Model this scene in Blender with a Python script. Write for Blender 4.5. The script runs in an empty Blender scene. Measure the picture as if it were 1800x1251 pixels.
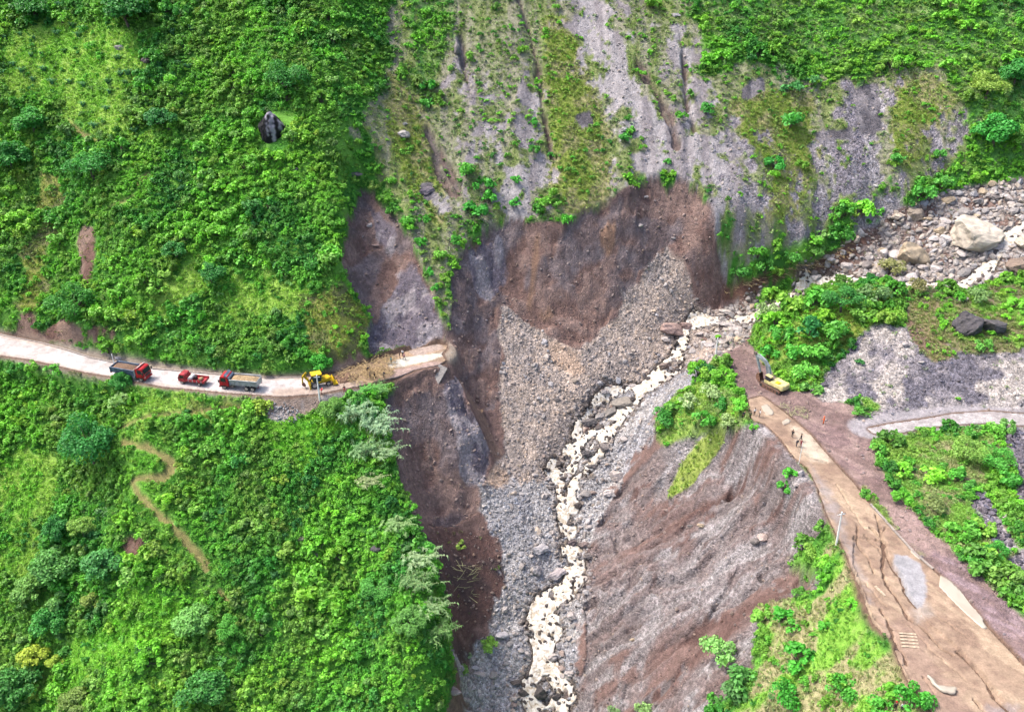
import bpy, bmesh, math, random
import numpy as np
from mathutils import Vector, Matrix, Euler

# ------------------------------------------------------------------ camera, sky, sun, exposure
scene = bpy.context.scene
CAM_DIST, FOCAL, IW, IH = 188.0, 1600.0, 1800.0, 1251.0
PITCH = math.radians(30.0)
CP, SP = math.cos(PITCH), math.sin(PITCH)
CAM = np.array([0.0, -CAM_DIST * CP, CAM_DIST * SP])
cd = bpy.data.cameras.new("camera")
cam = bpy.data.objects.new("camera", cd)
scene.collection.objects.link(cam)
cam.location = CAM
cam.rotation_euler = (math.pi / 2 - PITCH, 0, 0)
cd.sensor_width = 36.0
cd.lens = 36.0 * FOCAL / IW
cd.clip_start, cd.clip_end = 1.0, 3000.0
scene.camera = cam

SUN_DIR = Vector((-0.50, 0.10, 0.86)).normalized()          # towards the sun, high behind thin cloud
world = bpy.data.worlds.new("World")
scene.world = world
world.use_nodes = True
wn = world.node_tree
wn.nodes.clear()
wo = wn.nodes.new("ShaderNodeOutputWorld")
wb = wn.nodes.new("ShaderNodeBackground")
ws = wn.nodes.new("ShaderNodeTexSky")
ws.sky_type = 'NISHITA'
ws.sun_disc = False
ws.sun_elevation = math.asin(SUN_DIR.z)
ws.sun_rotation = math.atan2(SUN_DIR.x, SUN_DIR.y)
ws.air_density, ws.dust_density = 0.7, 4.0
wb.inputs[1].default_value = 0.15
wn.links.new(ws.outputs[0], wb.inputs[0])
wn.links.new(wb.outputs[0], wo.inputs[0])
sd = bpy.data.lights.new("sun", 'SUN')
sd.energy, sd.angle, sd.color = 1.45, math.radians(13), (1.0, 0.95, 0.88)
sun = bpy.data.objects.new("sun", sd)
scene.collection.objects.link(sun)
sun.rotation_euler = SUN_DIR.to_track_quat('Z', 'Y').to_euler()
sun.location = (-150, 30, 260)
scene.view_settings.view_transform = 'Standard'
scene.view_settings.look = 'None'
scene.view_settings.gamma = 1.0
scene.view_settings.use_curve_mapping = False
scene.view_settings.exposure = 1.82
scene.cycles.use_denoising = True
scene.cycles.max_bounces = 4
scene.cycles.diffuse_bounces = 2
scene.cycles.glossy_bounces = 2
scene.cycles.adaptive_threshold = 0.03
scene.cycles.transparent_max_bounces = 4

# ------------------------------------------------------------------ small tools
RNG = np.random.default_rng(7)
COLL = scene.collection

def tag(o, label=None, cat=None, group=None, kind=None):
    if label: o["label"] = label
    if cat: o["category"] = cat
    if group: o["group"] = group
    if kind: o["kind"] = kind
    return o

def hash2(ix, iy, seed):
    n = (ix.astype(np.int64) * 374761393 + iy.astype(np.int64) * 668265263 + seed * 1442695041) & 0xffffffff
    n = ((n ^ (n >> 13)) * 1274126177) & 0xffffffff
    n = n ^ (n >> 16)
    return n / 4294967295.0

def vn(x, y, s, seed=0):
    x = np.asarray(x, float) / s; y = np.asarray(y, float) / s
    ix, iy = np.floor(x), np.floor(y)
    fx, fy = x - ix, y - iy
    fx = fx * fx * fx * (fx * (fx * 6 - 15) + 10); fy = fy * fy * fy * (fy * (fy * 6 - 15) + 10)
    a, b = hash2(ix, iy, seed), hash2(ix + 1, iy, seed)
    c, d = hash2(ix, iy + 1, seed), hash2(ix + 1, iy + 1, seed)
    return (a * (1 - fx) + b * fx) * (1 - fy) + (c * (1 - fx) + d * fx) * fy

def fbm(x, y, s, seed=0, octs=4, gain=0.5):
    t, a, n = 0.0, 1.0, 0.0
    for k in range(octs):
        t = t + a * vn(x + 17.3 * k, y - 9.1 * k, s, seed + k); n += a
        a *= gain; s *= 0.5
    return t / n

def sstep(a, b, x):
    t = np.clip((x - a) / (b - a), 0, 1)
    return t * t * (3 - 2 * t)

def srgb(r, g, b, k=1.0):
    f = lambda c: ((c / 255 + 0.055) / 1.055) ** 2.4 if c > 10 else c / 255 / 12.92
    return np.array([f(r) * k, f(g) * k, f(b) * k])

# the photograph was surveyed pixel by pixel: a pixel is a sight line from the camera station
def sight(u, v):
    u = np.asarray(u, float); v = np.asarray(v, float)
    a, b = (u - IW / 2) / FOCAL, (IH / 2 - v) / FOCAL
    return np.stack([a, CP + b * SP, -SP + b * CP], -1)

def at_z(u, v, z):
    d = sight(u, v)
    t = (z - CAM[2]) / d[..., 2]
    return CAM + d * np.asarray(t)[..., None]

def on_plane(u, v, y0, s):                      # z = s * (y - y0)
    d = sight(u, v)
    t = (s * (CAM[1] - y0) - CAM[2]) / (d[2] - s * d[1])
    return CAM + d * t

def densify(pts, step):
    out = []
    for a, b in zip(pts[:-1], pts[1:]):
        a, b = np.array(a, float), np.array(b, float)
        n = max(1, int(np.linalg.norm((b - a)[:2]) / step))
        for i in range(n): out.append(a + (b - a) * i / n)
    out.append(np.array(pts[-1], float))
    return np.array(out)

# ------------------------------------------------------------------ terrain
CTRL = []
def off(u, v, z):
    """heights were levelled from an upper station; keep their depth below or above the hill's mean 39-degree plane"""
    b = math.radians(45.0) - math.atan((IH / 2 - v) / 2600.0)
    y = -216.37 + (216.37 - z) / math.tan(b)
    k = z - 0.8 * (y - 2.0)
    d = sight(u, v)
    t = (0.8 * (CAM[1] - 2.0) + k - CAM[2]) / (d[2] - 0.8 * d[1])
    return CAM + d * t
def cz(*pts):
    for u, v, z in pts: CTRL.append(off(u, v, z))
def line(step, *pts):
    for u, v, z in densify(pts, step): CTRL.append(off(u, v, z))
def cza(*pts):
    for u, v, z in pts: CTRL.append(at_z(u, v, z))
def linea(step, *pts):
    for u, v, z in densify(pts, step): CTRL.append(at_z(u, v, z))
def plane(y0, s, *pts):
    for u, v in pts: CTRL.append(on_plane(u, v, y0, s))

ROAD_L = [(-260, 540, 3), (-120, 572, 2), (0, 606, 1.2), (100, 626, 1.0), (200, 647, 0.7), (300, 663, 0.5), (400, 675, 0.3),
          (480, 680, 0.2), (560, 677, 0.0), (620, 663, -0.2), (680, 646, -0.4), (730, 633, -0.5), (772, 620, -0.5)]
ROAD_R = [(1284, 612, -0.2), (1310, 660, 0.0), (1345, 715, 0.2), (1400, 775, 0.5), (1450, 835, 0.8), (1530, 935, 1.3),
          (1610, 1040, 1.8), (1690, 1140, 2.3), (1790, 1251, 3.0), (1900, 1380, 3.8)]
SIDE = [(1525, 752, 1.2), (1600, 742, 1.6), (1680, 733, 2.0), (1740, 731, 2.3), (1800, 738, 2.6), (1960, 760, 3.2)]
# left hillside above the road, below the road
plane(0.5, 0.80, *[(u, v) for u in (-250, -120, 0, 100) for v in (-220, -100, 0, 110, 230, 350, 470, 560)])
plane(-8.5, 0.80, *[(u, v) for u in (210, 320, 430) for v in (-220, -100, 0, 110, 230, 350, 470, 570)])
plane(-9.0, 0.84, *[(u, v) for u in (540, 600) for v in (-220, -100, 0, 110, 230, 350, 450, 540, 610)])
plane(-1.5, 0.72, *[(u, v) for u in (-250, -120, 0, 110) for v in (660, 760, 880, 1010, 1140, 1251, 1400)])
plane(-15., 0.74, *[(u, v) for u in (230, 340, 450) for v in (735, 800, 880, 1010, 1140, 1251, 1400)])
plane(-14.5, 0.76, *[(u, v) for u in (560, 640) for v in (720, 780, 880, 1010, 1140, 1251, 1400)])
plane(-14., 0.76, (680, 740), (690, 800), (700, 860), (725, 920), (755, 980), (770, 1050), (785, 1110), (780, 1180), (765, 1251), (760, 1400))
linea(45, *ROAD_L)
# left scar above the road and rib
plane(2.0, 0.84, (650, 300), (700, 380), (735, 440), (765, 520), (775, 575), (690, 220), (680, 100), (690, 0), (690, -150))
cz((620, 420, 15.0), (640, 520, 7.0), (680, 560, 3.0), (690, 600, 0.8), (740, 590, 0.8), (690, 470, 9.0), (640, 350, 18.5), (655, 600, 1.0))
# brow of the great scarp
line(18, (793, 560, 3.8), (790, 480, 9.4), (830, 425, 12.6), (860, 405, 14.0), (900, 390, 15.2), (960, 401, 15.0), (1000, 390, 16.0), (1040, 365, 18.0),
     (1110, 350, 19.6), (1128, 322, 21.2), (1170, 315, 21.8), (1232, 330, 21.0), (1254, 380, 17.0), (1256, 440, 11.5), (1258, 485, 5.5))
# foot of its bare face, where the talus fans begin
line(18, (800, 640, -4.0), (835, 660, -7.5), (862, 620, -6.0), (872, 555, -1.8), (884, 532, 0.0), (930, 570, -4.0), (980, 604, -7.0), (1020, 616, -8.2),
     (1052, 585, -5.6), (1095, 515, 0.6), (1140, 455, 6.2), (1180, 436, 8.2), (1206, 470, 5.0), (1218, 520, -0.6))
cz((1245, 535, -3.4), (1280, 525, -3.0), (1230, 550, -4.6))
# open hillside above the brow
plane(4.0, 0.84, *[(u, v) for u in (780, 880, 980) for v in (-220, -110, 0, 100, 200, 300)])
plane(5.0, 0.85, *[(u, v) for u in (1090, 1190, 1290) for v in (-220, -110, 0, 100, 200, 270)])
plane(8.5, 0.85, *[(u, v) for u in (1390, 1490, 1590) for v in (-220, -110, 0, 100, 200, 300)])
plane(7.0, 0.85, *[(u, v) for u in (1700, 1800, 1930, 2060) for v in (-220, -110, 0, 100, 200)])
cz((1300, 400, 14.5), (1360, 380, 15.5), (1420, 400, 13.5), (1500, 370, 15.5), (1600, 330, 18.5), (1700, 290, 22.0), (1800, 270, 24.0), (1950, 230, 27))
# upper torrent valley: far bank, bed, near bank
line(40, (1290, 480, 3.5), (1380, 455, 5.8), (1480, 420, 9.0), (1560, 385, 12.5), (1680, 330, 17.5), (1800, 310, 20.5), (1950, 270, 24))
line(30, (1960, 360, 21), (1790, 400, 15.5), (1740, 440, 12.5), (1700, 480, 8.8), (1600, 480, 6.6), (1500, 470, 4.5), (1420, 490, 0.0), (1310, 545, -4.2))
cz((1640, 430, 10.5), (1560, 430, 7.6), (1780, 470, 12.0), (1900, 450, 15))
line(30, (1335, 560, 2.0), (1350, 520, 6.0), (1400, 508, 9.2), (1480, 500, 10.2), (1560, 500, 9.5), (1620, 505, 8.4), (1680, 520, 8.2), (1760, 505, 9.8), (1850, 490, 12))
# torrent bed
TORRENT = [(1310, 545, -4.2), (1250, 560, -5.4), (1205, 590, -7.4), (1170, 650, -11.2), (1130, 690, -14.0), (1085, 715, -16.6), (1040, 765, -19.6), (1005, 820, -23.2),
           (990, 880, -27.0), (1000, 945, -31.0), (1005, 1000, -34.2), (970, 1050, -37.2), (945, 1100, -40.4), (955, 1170, -44.8), (945, 1251, -50.0), (930, 1400, -60)]
line(20, *TORRENT)
# talus fans
cz((900, 600, -5.2), (925, 680, -11.6), (960, 640, -9.6), (1010, 680, -12.6), (940, 760, -17.8), (910, 830, -22.6), (880, 740, -16.0), (870, 800, -20.4), (1050, 660, -11.6),
   (1090, 620, -8.8), (1130, 560, -4.2), (1170, 500, 1.4), (1190, 560, -4.4), (1110, 670, -12.4), (1020, 740, -17.6))
# lower slump face, its dark rock rib, the hollow behind it
cz((720, 720, -6.0), (760, 740, -8.8), (740, 820, -15.0), (780, 850, -18.4), (760, 900, -21.0), (800, 915, -23.6), (800, 780, -12.6))
line(20, (752, 668, -1.4), (690, 690, -1.8))
line(18, (788, 650, -1.6), (815, 690, -5.6), (840, 745, -11.2), (862, 808, -18.8), (848, 858, -22.4))
line(20, (800, 655, -5.5), (845, 705, -12.4), (872, 770, -18.6), (885, 810, -21.2))
# gravel floor of the gully and its left bank
cz((850, 900, -25.4), (900, 900, -26.0), (880, 960, -30.2), (930, 960, -30.6), (920, 1020, -34.6), (880, 1060, -36.8), (850, 1120, -40.4), (830, 1180, -44.0), (820, 1251, -48.6),
   (880, 1180, -45.0), (800, 1400, -58), (890, 1000, -33.2), (880, 1251, -50))
cz((830, 960, -27.4), (840, 1040, -33.6), (815, 1090, -36.0), (808, 1160, -40.4))
# spur between the torrent and the right-hand road, slope below that road
cz((1240, 640, -1.2), (1215, 660, -4.5), (1180, 700, -7.4), (1230, 700, -2.6), (1280, 690, -0.4), (1160, 750, -11.0), (1220, 745, -5.0), (1275, 742, -1.6), (1150, 800, -16.2),
   (1172, 862, -17.8), (1215, 800, -11.4), (1085, 840, -24.2), (1080, 780, -19.8), (1260, 570, -5.6))
linea(20, (1318, 735, 0.1), (1340, 745, 0.1), (1385, 785, 0.4), (1420, 840, 0.6), (1455, 905, 0.9), (1480, 960, 1.1), (1510, 1010, 1.3), (1540, 1080, 1.6), (1580, 1160, 2.0), (1640, 1251, 2.4))
cza((1350, 782, -4.6), (1392, 826, -4.2), (1305, 772, -3.6))
cz((1330, 775, -3.8), (1290, 790, -6.8), (1370, 830, -4.6), (1300, 860, -10.4), (1230, 880, -15.0), (1150, 920, -23.4), (1060, 930, -28.6), (1200, 960, -20.6), (1100, 1000, -28.6),
   (1045, 1010, -33.2), (1390, 910, -3.4), (1320, 960, -10.4), (1300, 1020, -13.6), (1200, 1080, -23.6), (1100, 1120, -32.8), (1040, 1120, -38.8), (1440, 960, -0.6), (1420, 1010, -4.0),
   (1350, 1070, -10.0), (1250, 1160, -20.0), (1130, 1200, -34.0), (1040, 1220, -45.4), (1200, 1251, -28.0), (1320, 1251, -15.0), (1420, 1160, -6.0), (1480, 1080, -1.2),
   (1500, 1180, -1.6), (1480, 1251, -4.5), (1250, 1400, -30), (1450, 1400, -10), (1080, 1400, -50))
linea(40, *ROAD_R)
# platform, scree mound, hump, side road
linea(60, *SIDE)
cza((1340, 640, 0.2), (1400, 700, 0.5), (1450, 740, 0.7), (1500, 790, 0.9), (1560, 880, 1.3), (1640, 970, 1.8), (1720, 1060, 2.3), (1800, 1150, 3.0), (1950, 1300, 4.2),
   (1430, 690, 0.7), (1480, 650, 2.8), (1540, 620, 5.4), (1600, 600, 7.2), (1680, 600, 7.6), (1760, 600, 8.0), (1700, 550, 9.4), (1800, 660, 5.6), (1700, 680, 3.4), (1600, 690, 3.0), (1540, 700, 2.0),
   (1900, 600, 9), (1980, 700, 6), (1330, 600, 0.8), (1365, 650, 0.6), (1410, 665, 1.4), (1350, 575, 4.2), (1420, 570, 7.4), (1400, 620, 4.0), (1480, 560, 8.4), (1540, 545, 8.8), (1470, 610, 5.0),
   (1640, 800, 1.9), (1720, 800, 2.2), (1600, 830, 1.4), (1680, 900, 2.0), (1760, 900, 1.6), (1740, 980, 2.4), (1800, 860, 2.0), (1800, 990, 3.0), (1900, 900, 3), (2000, 1000, 4))
# out of the frame
for x in np.arange(-230, 231, 46):
    for yy in (120, 170): CTRL.append(np.array([x, yy, 0.82 * (yy - 1)]))
    CTRL.append(np.array([x, -170, -95 if abs(x) < 60 else (-115 if x < 0 else -30)]))
for yy in (-110, -60, -10, 40):
    CTRL.append(np.array([-235, yy, 0.78 * yy])); CTRL.append(np.array([235, yy, 10 + max(0, yy) * 0.6]))
CTRL = np.array(CTRL)

X0, X1, Y0, Y1, ST = -150.0, 150.0, -104.0, 100.0, 0.32
gx = np.arange(X0, X1 + 1e-6, ST); gy = np.arange(Y0, Y1 + 1e-6, ST)
NX, NY = len(gx), len(gy)
GX, GY = np.meshgrid(gx, gy)

def rbf_fit(P):
    d = np.sqrt(((P[:, None, :2] - P[None, :, :2]) ** 2).sum(-1) + 0.6)
    n = len(P)
    A = np.zeros((n + 3, n + 3))
    A[:n, :n] = d + np.eye(n) * -0.35
    A[:n, n] = 1; A[:n, n + 1:] = P[:, :2]; A[n, :n] = 1; A[n + 1:, :n] = P[:, :2].T
    w = np.linalg.solve(A, np.concatenate([P[:, 2], np.zeros(3)]))
    return w
def rbf_eval(P, w, x, y):
    n = len(P)
    out = w[n] + w[n + 1] * x + w[n + 2] * y
    for k in range(n):
        out = out + w[k] * np.sqrt((x - P[k, 0]) ** 2 + (y - P[k, 1]) ** 2 + 0.6)
    return out

def blur(a, sig):
    sig = sig / ST
    if sig < 0.3: return a
    r = int(3 * sig + 1)
    k = np.exp(-0.5 * (np.arange(-r, r + 1) / sig) ** 2); k /= k.sum()
    n0, n1 = a.shape
    p = np.pad(a, ((r, r), (0, 0)), 'edge')
    f = lambda m, ax: np.apply_along_axis(lambda c: np.convolve(c, k, 'valid'), ax, m)
    a = f(p, 0)
    return f(np.pad(a, ((0, 0), (r, r)), 'edge'), 1)

cgx = np.arange(X0, X1 + 1.0, 0.9); cgy = np.arange(Y0, Y1 + 1.0, 0.9)
CX, CY = np.meshgrid(cgx, cgy)
W = rbf_fit(CTRL)
HC = rbf_eval(CTRL, W, CX, CY)
def bil(grid, x, y, x0, y0, st):
    fx = np.clip((np.asarray(x, float) - x0) / st, 0, grid.shape[1] - 1.001); fy = np.clip((np.asarray(y, float) - y0) / st, 0, grid.shape[0] - 1.001)
    ix, iy = fx.astype(int), fy.astype(int)
    fx, fy = fx - ix, fy - iy
    return (grid[iy, ix] * (1 - fx) + grid[iy, ix + 1] * fx) * (1 - fy) + (grid[iy + 1, ix] * (1 - fx) + grid[iy + 1, ix + 1] * fx) * fy
H = bil(HC, GX, GY, X0, Y0, 0.9)
H = blur(H, 0.55)

def nearest(poly, x, y):                       # poly Nx3 (world), distance in plan, height and arc position of the nearest point
    best = np.full(x.shape, 1e9); zz = np.zeros(x.shape); ss = np.zeros(x.shape); s0 = 0.0
    for a, b in zip(poly[:-1], poly[1:]):
        d = b[:2] - a[:2]; L = np.linalg.norm(d)
        if L < 1e-6: continue
        t = np.clip(((x - a[0]) * d[0] + (y - a[1]) * d[1]) / L ** 2, 0, 1)
        q = np.hypot(x - a[0] - t * d[0], y - a[1] - t * d[1])
        m = q < best
        best = np.where(m, q, best); zz = np.where(m, a[2] + t * (b[2] - a[2]), zz); ss = np.where(m, s0 + t * L, ss)
        s0 += L
    return best, zz, ss
def uvz(pts): return np.array([at_z(u, v, z) for u, v, z in pts])
WROAD_L, WROAD_R, WSIDE = uvz(ROAD_L), uvz(ROAD_R), uvz(SIDE)
def bench(H, poly, half, soft):
    d, z, _ = nearest(poly, GX, GY)
    w = sstep(half + soft, half, d)
    return H * (1 - w) + z * w, w
H, WL = bench(H, WROAD_L, 3.3, 2.2)
H, WR = bench(H, WROAD_R, 4.5, 3.5)
H, WS = bench(H, WSIDE, 2.4, 3.0)
WTOR = np.array([off(u, v, z) for u, v, z in densify(TORRENT, 15)])
_d, _z, _s = nearest(WTOR, GX, GY)
_w = sstep(7.5, 1.6, _d) * sstep(0.0, 3.0, _s + 1.0)
H = H * (1 - _w) + (_z + 0.02 * _d ** 2) * _w
H = blur(H, 0.35)
H0 = H.copy()
def hz(x, y): return bil(H, x, y, X0, Y0, ST)
def h0(x, y): return bil(H0, x, y, X0, Y0, ST)

def ground(u, v, hf=h0):                       # where a sight line meets the ground
    u = np.atleast_1d(np.asarray(u, float)); v = np.atleast_1d(np.asarray(v, float))
    d = sight(u, v); d = d / np.linalg.norm(d, axis=-1, keepdims=True)
    t = np.full(u.shape, 60.0); done = np.zeros(u.shape, bool)
    for k in range(440):
        p = CAM + d * t[:, None]
        below = p[:, 2] <= hf(p[:, 0], p[:, 1])
        done |= below
        if done.all(): break
        t = np.where(done, t, t + 0.6)
    lo, hi = t - 0.6, t
    for k in range(8):
        m = (lo + hi) / 2; p = CAM + d * m[:, None]
        b = p[:, 2] <= hf(p[:, 0], p[:, 1])
        hi = np.where(b, m, hi); lo = np.where(b, lo, m)
    return CAM + d * hi[:, None]
def g1(u, v, hf=None):
    return ground([u], [v], hf or hz)[0]
def to_px(p):
    p = np.asarray(p, float) - CAM
    dep = p[..., 1] * CP - p[..., 2] * SP
    return IW / 2 + FOCAL * p[..., 0] / dep, IH / 2 - FOCAL * (p[..., 1] * SP + p[..., 2] * CP) / dep, dep

def inside(poly, x, y):
    c = np.zeros(x.shape, bool)
    xj, yj = poly[-1][0], poly[-1][1]
    for p in poly:
        xi, yi = p[0], p[1]
        if yi != yj:
            c ^= ((yi > y) != (yj > y)) & (x < (xj - xi) * (y - yi) / (yj - yi) + xi)
        xj, yj = xi, yi
    return c
def fill(poly):                                # polygon (world) -> 0/1 on the grid
    poly = np.asarray(poly)
    m = np.zeros((NY, NX))
    i0 = max(0, int((poly[:, 0].min() - X0) / ST) - 1); i1 = min(NX, int((poly[:, 0].max() - X0) / ST) + 2)
    j0 = max(0, int((poly[:, 1].min() - Y0) / ST) - 1); j1 = min(NY, int((poly[:, 1].max() - Y0) / ST) + 2)
    if i1 > i0 and j1 > j0: m[j0:j1, i0:i1] = inside(poly, GX[j0:j1, i0:i1], GY[j0:j1, i0:i1])
    return m
def world_poly(uv, step=9):
    q = densify(list(uv) + [uv[0]], step)[:-1]
    return ground(q[:, 0], q[:, 1])
NZ1 = fbm(GX, GY, 3.2, 11, 4); NZ2 = fbm(GX, GY, 9.0, 23, 4); NZ3 = vn(GX, GY, 0.8, 31)
def area(*polys, feather=0.9, ragged=0.8):
    m = np.zeros((NY, NX))
    for uv in polys: m = np.maximum(m, fill(world_poly(uv)))
    if feather > 0: m = blur(m, feather)
    return sstep(0.36, 0.64, m + ragged * ((NZ1 - 0.5) * 0.9 + (NZ3 - 0.5) * 0.25) * (m > 0.02) * (m < 0.98))
def strip(pts, half, feather=0.5, ragged=0.8, wob=0.0):   # a band along a traced line, half width in metres
    q = densify(pts, 9); w = ground(q[:, 0], q[:, 1])
    d, _, _ = nearest(w, GX, GY)
    d = np.abs(d + wob * (NZ2 - 0.5) * 2 + 0.4 * wob * (NZ1 - 0.5))
    return sstep(half + feather, half - feather, d + ragged * (NZ1 - 0.5) * 2 * half)

# ------------------------------------------------------------------ ground cover: traced zones laid on the ground
KA = 0.60                                       # photograph brightness -> albedo
def C(r, g, b): return srgb(r, g, b, KA)
TINT = np.zeros((NY, NX, 3)); STONE = np.zeros((NY, NX)); SHRUB = np.zeros((NY, NX)); GRASS = np.zeros((NY, NX)); RUB = np.zeros((NY, NX))
def mixc(a, b, w): return a * (1 - w[..., None]) + b * w[..., None]
def zone(m, col, stone=0.0, col2=None, pat=None, shrub=0.0, grass=0.0, rub=None):
    global TINT, STONE, SHRUB, GRASS, RUB
    c = np.broadcast_to(col, TINT.shape)
    if col2 is not None: c = mixc(c, np.broadcast_to(col2, TINT.shape), pat)
    TINT = mixc(TINT, c, m)
    STONE = STONE * (1 - m) + stone * m
    SHRUB = SHRUB * (1 - m) + shrub * m; GRASS = GRASS * (1 - m) + grass * m
    RUB = RUB * (1 - m) + (stone if rub is None else rub) * m
P_big = sstep(0.42, 0.6, NZ2); P_mid = sstep(0.42, 0.58, NZ1)
STK_Y = sstep(0.40, 0.62, fbm(GX, GY * 0.10, 2.6, 61, 4))        # streaks running down the main face
WX = GX + 14 * (fbm(GX, GY, 13, 57, 3) - 0.5); WY = GY + 7 * (fbm(GX, GY, 8, 58, 4) - 0.5)
STK_X = sstep(0.38, 0.64, 0.75 * fbm(WX * 0.20, WY, 3.6, 71, 5) + 0.25 * NZ2)   # streaks running down towards the torrent
STK_X2 = sstep(0.44, 0.62, fbm(WX * 0.22, WY, 1.8, 75, 4))
ONE = np.ones((NY, NX))

GREEN, GREEN2 = C(72, 132, 44), C(110, 166, 62)
zone(ONE, GREEN, 0.0, GREEN2, P_mid, 1.0, 1.0)
# open lawn-like meadows on the left hillside
MEADOW = area([(0, 60), (90, 40), (190, 30), (260, 60), (250, 140), (215, 190), (150, 215), (90, 180), (0, 165)],
              [(110, 190), (170, 210), (250, 225), (280, 262), (215, 262), (150, 240)],
              [(200, 705), (320, 690), (440, 700), (450, 715), (330, 725), (220, 760)],
              [(0, 780), (100, 790), (110, 860), (80, 960), (50, 1030), (0, 1060)],
              [(330, 470), (420, 490), (500, 490), (560, 500), (520, 560), (430, 545), (370, 520), (240, 560)], feather=2.0, ragged=1.6)
zone(MEADOW, C(120, 172, 60), 0.0, C(150, 186, 80), P_mid, 0.05, 1.0)
MEADOW2 = area([(470, 730), (560, 715), (590, 760), (520, 830), (470, 800)], [(215, 1060), (300, 1030), (320, 1080), (240, 1150), (130, 1200), (100, 1160)], feather=1.6, ragged=1.6)
zone(MEADOW2, C(98, 165, 45), 0.0, C(120, 178, 55), P_mid, 0.25, 1.0)
# bare and mossy patches in the thickets
MOSS = area([(40, 430), (80, 415), (85, 500), (70, 560), (30, 550)], [(540, 520), (600, 500), (640, 540), (655, 590), (600, 640), (545, 640), (530, 570)],
            [(70, 300), (110, 310), (110, 400), (80, 420), (60, 350)], feather=1.2, ragged=1.4)
zone(MOSS, C(140, 146, 72), 0.15, C(112, 116, 72), P_mid, 0.10, 0.7)
EARTHL = area([(138, 400), (165, 395), (170, 440), (160, 510), (143, 510)], [(0, 585), (60, 588), (110, 560), (150, 580), (150, 606), (80, 604), (0, 598)],
              [(205, 945), (260, 940), (258, 985), (230, 995)], [(30, 560), (60, 540), (70, 580), (30, 590)], [(148, 565), (210, 572), (214, 600), (160, 600)], feather=0.8)
zone(EARTHL, C(108, 82, 72), 0.25, C(135, 112, 98), P_mid, 0.03, 0.1)

# the open scree-and-grass face above the scarp
FACE = area([(680, -40), (1215, -40), (1230, 130), (1330, 110), (1420, 150), (1560, 110), (1690, 130), (1712, 230), (1700, 290), (1600, 350), (1500, 400), (1400, 450),
             (1285, 490), (1262, 500), (1250, 380), (1170, 310), (1000, 390), (830, 425), (792, 480), (798, 600), (775, 560), (735, 440), (700, 380), (640, 310), (640, 210), (690, 120)],
            feather=2.2, ragged=1.6)
zone(FACE, C(126, 138, 84), 0.35, C(150, 145, 128), np.maximum(STK_Y * 0.8, P_mid * 0.5), 0.12, 0.42, 0.2)
LUSH = area([(1200, -40), (1860, -40), (1860, 300), (1720, 300), (1690, 240), (1700, 140), (1640, 90), (1560, 120), (1480, 110), (1400, 90), (1330, 70), (1240, 60)],
            [(715, 0), (790, 0), (800, 70), (770, 130), (725, 110)], [(720, 100), (770, 160), (740, 190), (715, 150)], feather=2.0, ragged=1.5)
zone(LUSH, C(92, 146, 66), 0.05, C(132, 160, 92), P_mid, 0.5, 0.9, 0)
OLIVE = area([(1280, 180), (1340, 150), (1430, 170), (1450, 260), (1420, 340), (1390, 410), (1330, 400), (1360, 300), (1300, 250)],
             [(1560, 150), (1640, 130), (1690, 170), (1640, 240), (1590, 320), (1560, 250)], [(1600, 330), (1700, 260), (1705, 300), (1620, 350)],
             [(690, 120), (740, 200), (770, 300), (800, 400), (760, 400), (700, 300), (670, 220)], [(950, 0), (1010, 40), (1060, 200), (1080, 340), (1000, 385), (965, 330), (955, 150)], feather=1.4, ragged=1.6)
zone(OLIVE, C(130, 144, 68), 0.15, C(150, 146, 102), P_mid, 0.06, 0.75, 0.1)
GREYS = C(164, 158, 157)
SCREE = area([(972, -40), (1048, -40), (1085, 60), (1105, 140), (1150, 180), (1178, 235), (1190, 190), (1178, 110), (1172, 50), (1205, 60), (1218, 150), (1237, 220), (1290, 250), (1345, 252),
              (1335, 330), (1300, 360), (1290, 430), (1258, 430), (1256, 372), (1228, 330), (1168, 313), (1120, 325), (1085, 352), (1118, 290), (1118, 220), (1080, 170), (1045, 120), (1008, 60)],
             [(903, 140), (937, 150), (938, 240), (952, 330), (955, 396), (915, 392), (876, 398), (880, 340), (898, 250)],
             [(800, 100), (815, 95), (845, 210), (870, 280), (850, 290), (820, 200)], [(795, 295), (822, 330), (836, 378), (805, 382), (790, 340)],
             [(1290, 400), (1400, 400), (1440, 350), (1430, 420), (1330, 470), (1280, 485)], feather=2.4, ragged=2.6)
zone(SCREE, GREYS, 0.4, C(140, 133, 134), STK_Y, 0.0, 0.02, 0.35)
DARKS = area([(1500, 150), (1530, 132), (1556, 150), (1560, 230), (1552, 260), (1590, 330), (1592, 400), (1520, 402), (1432, 396), (1440, 310), (1458, 240), (1495, 225)],
             [(1690, 205), (1705, 225), (1640, 300), (1600, 300), (1640, 250)], [(1290, 255), (1345, 255), (1338, 330), (1300, 345)], [(1430, 330), (1400, 420), (1380, 410), (1412, 330)], feather=2.6, ragged=2.8)
zone(DARKS, C(130, 124, 130), 1.0, C(156, 150, 152), STK_Y, 0.0, 0.03)
GULLY = np.maximum.reduce([strip([(912, 0), (930, 50), (946, 110), (952, 180), (960, 220), (972, 270)], 0.55, wob=2.2), strip([(1122, 50), (1118, 110), (1150, 160), (1175, 205), (1190, 262)], 0.55, wob=2.2),
                           strip([(1195, 60), (1203, 120), (1208, 180), (1222, 230)], 0.5, wob=2.0), strip([(750, 220), (775, 280), (800, 330)], 0.9, wob=2.2), strip([(808, 60), (818, 130), (830, 180)], 0.5, wob=2.0)])
zone(GULLY * 0.95, C(114, 97, 91), 0.35, C(104, 95, 94), P_mid)
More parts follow.
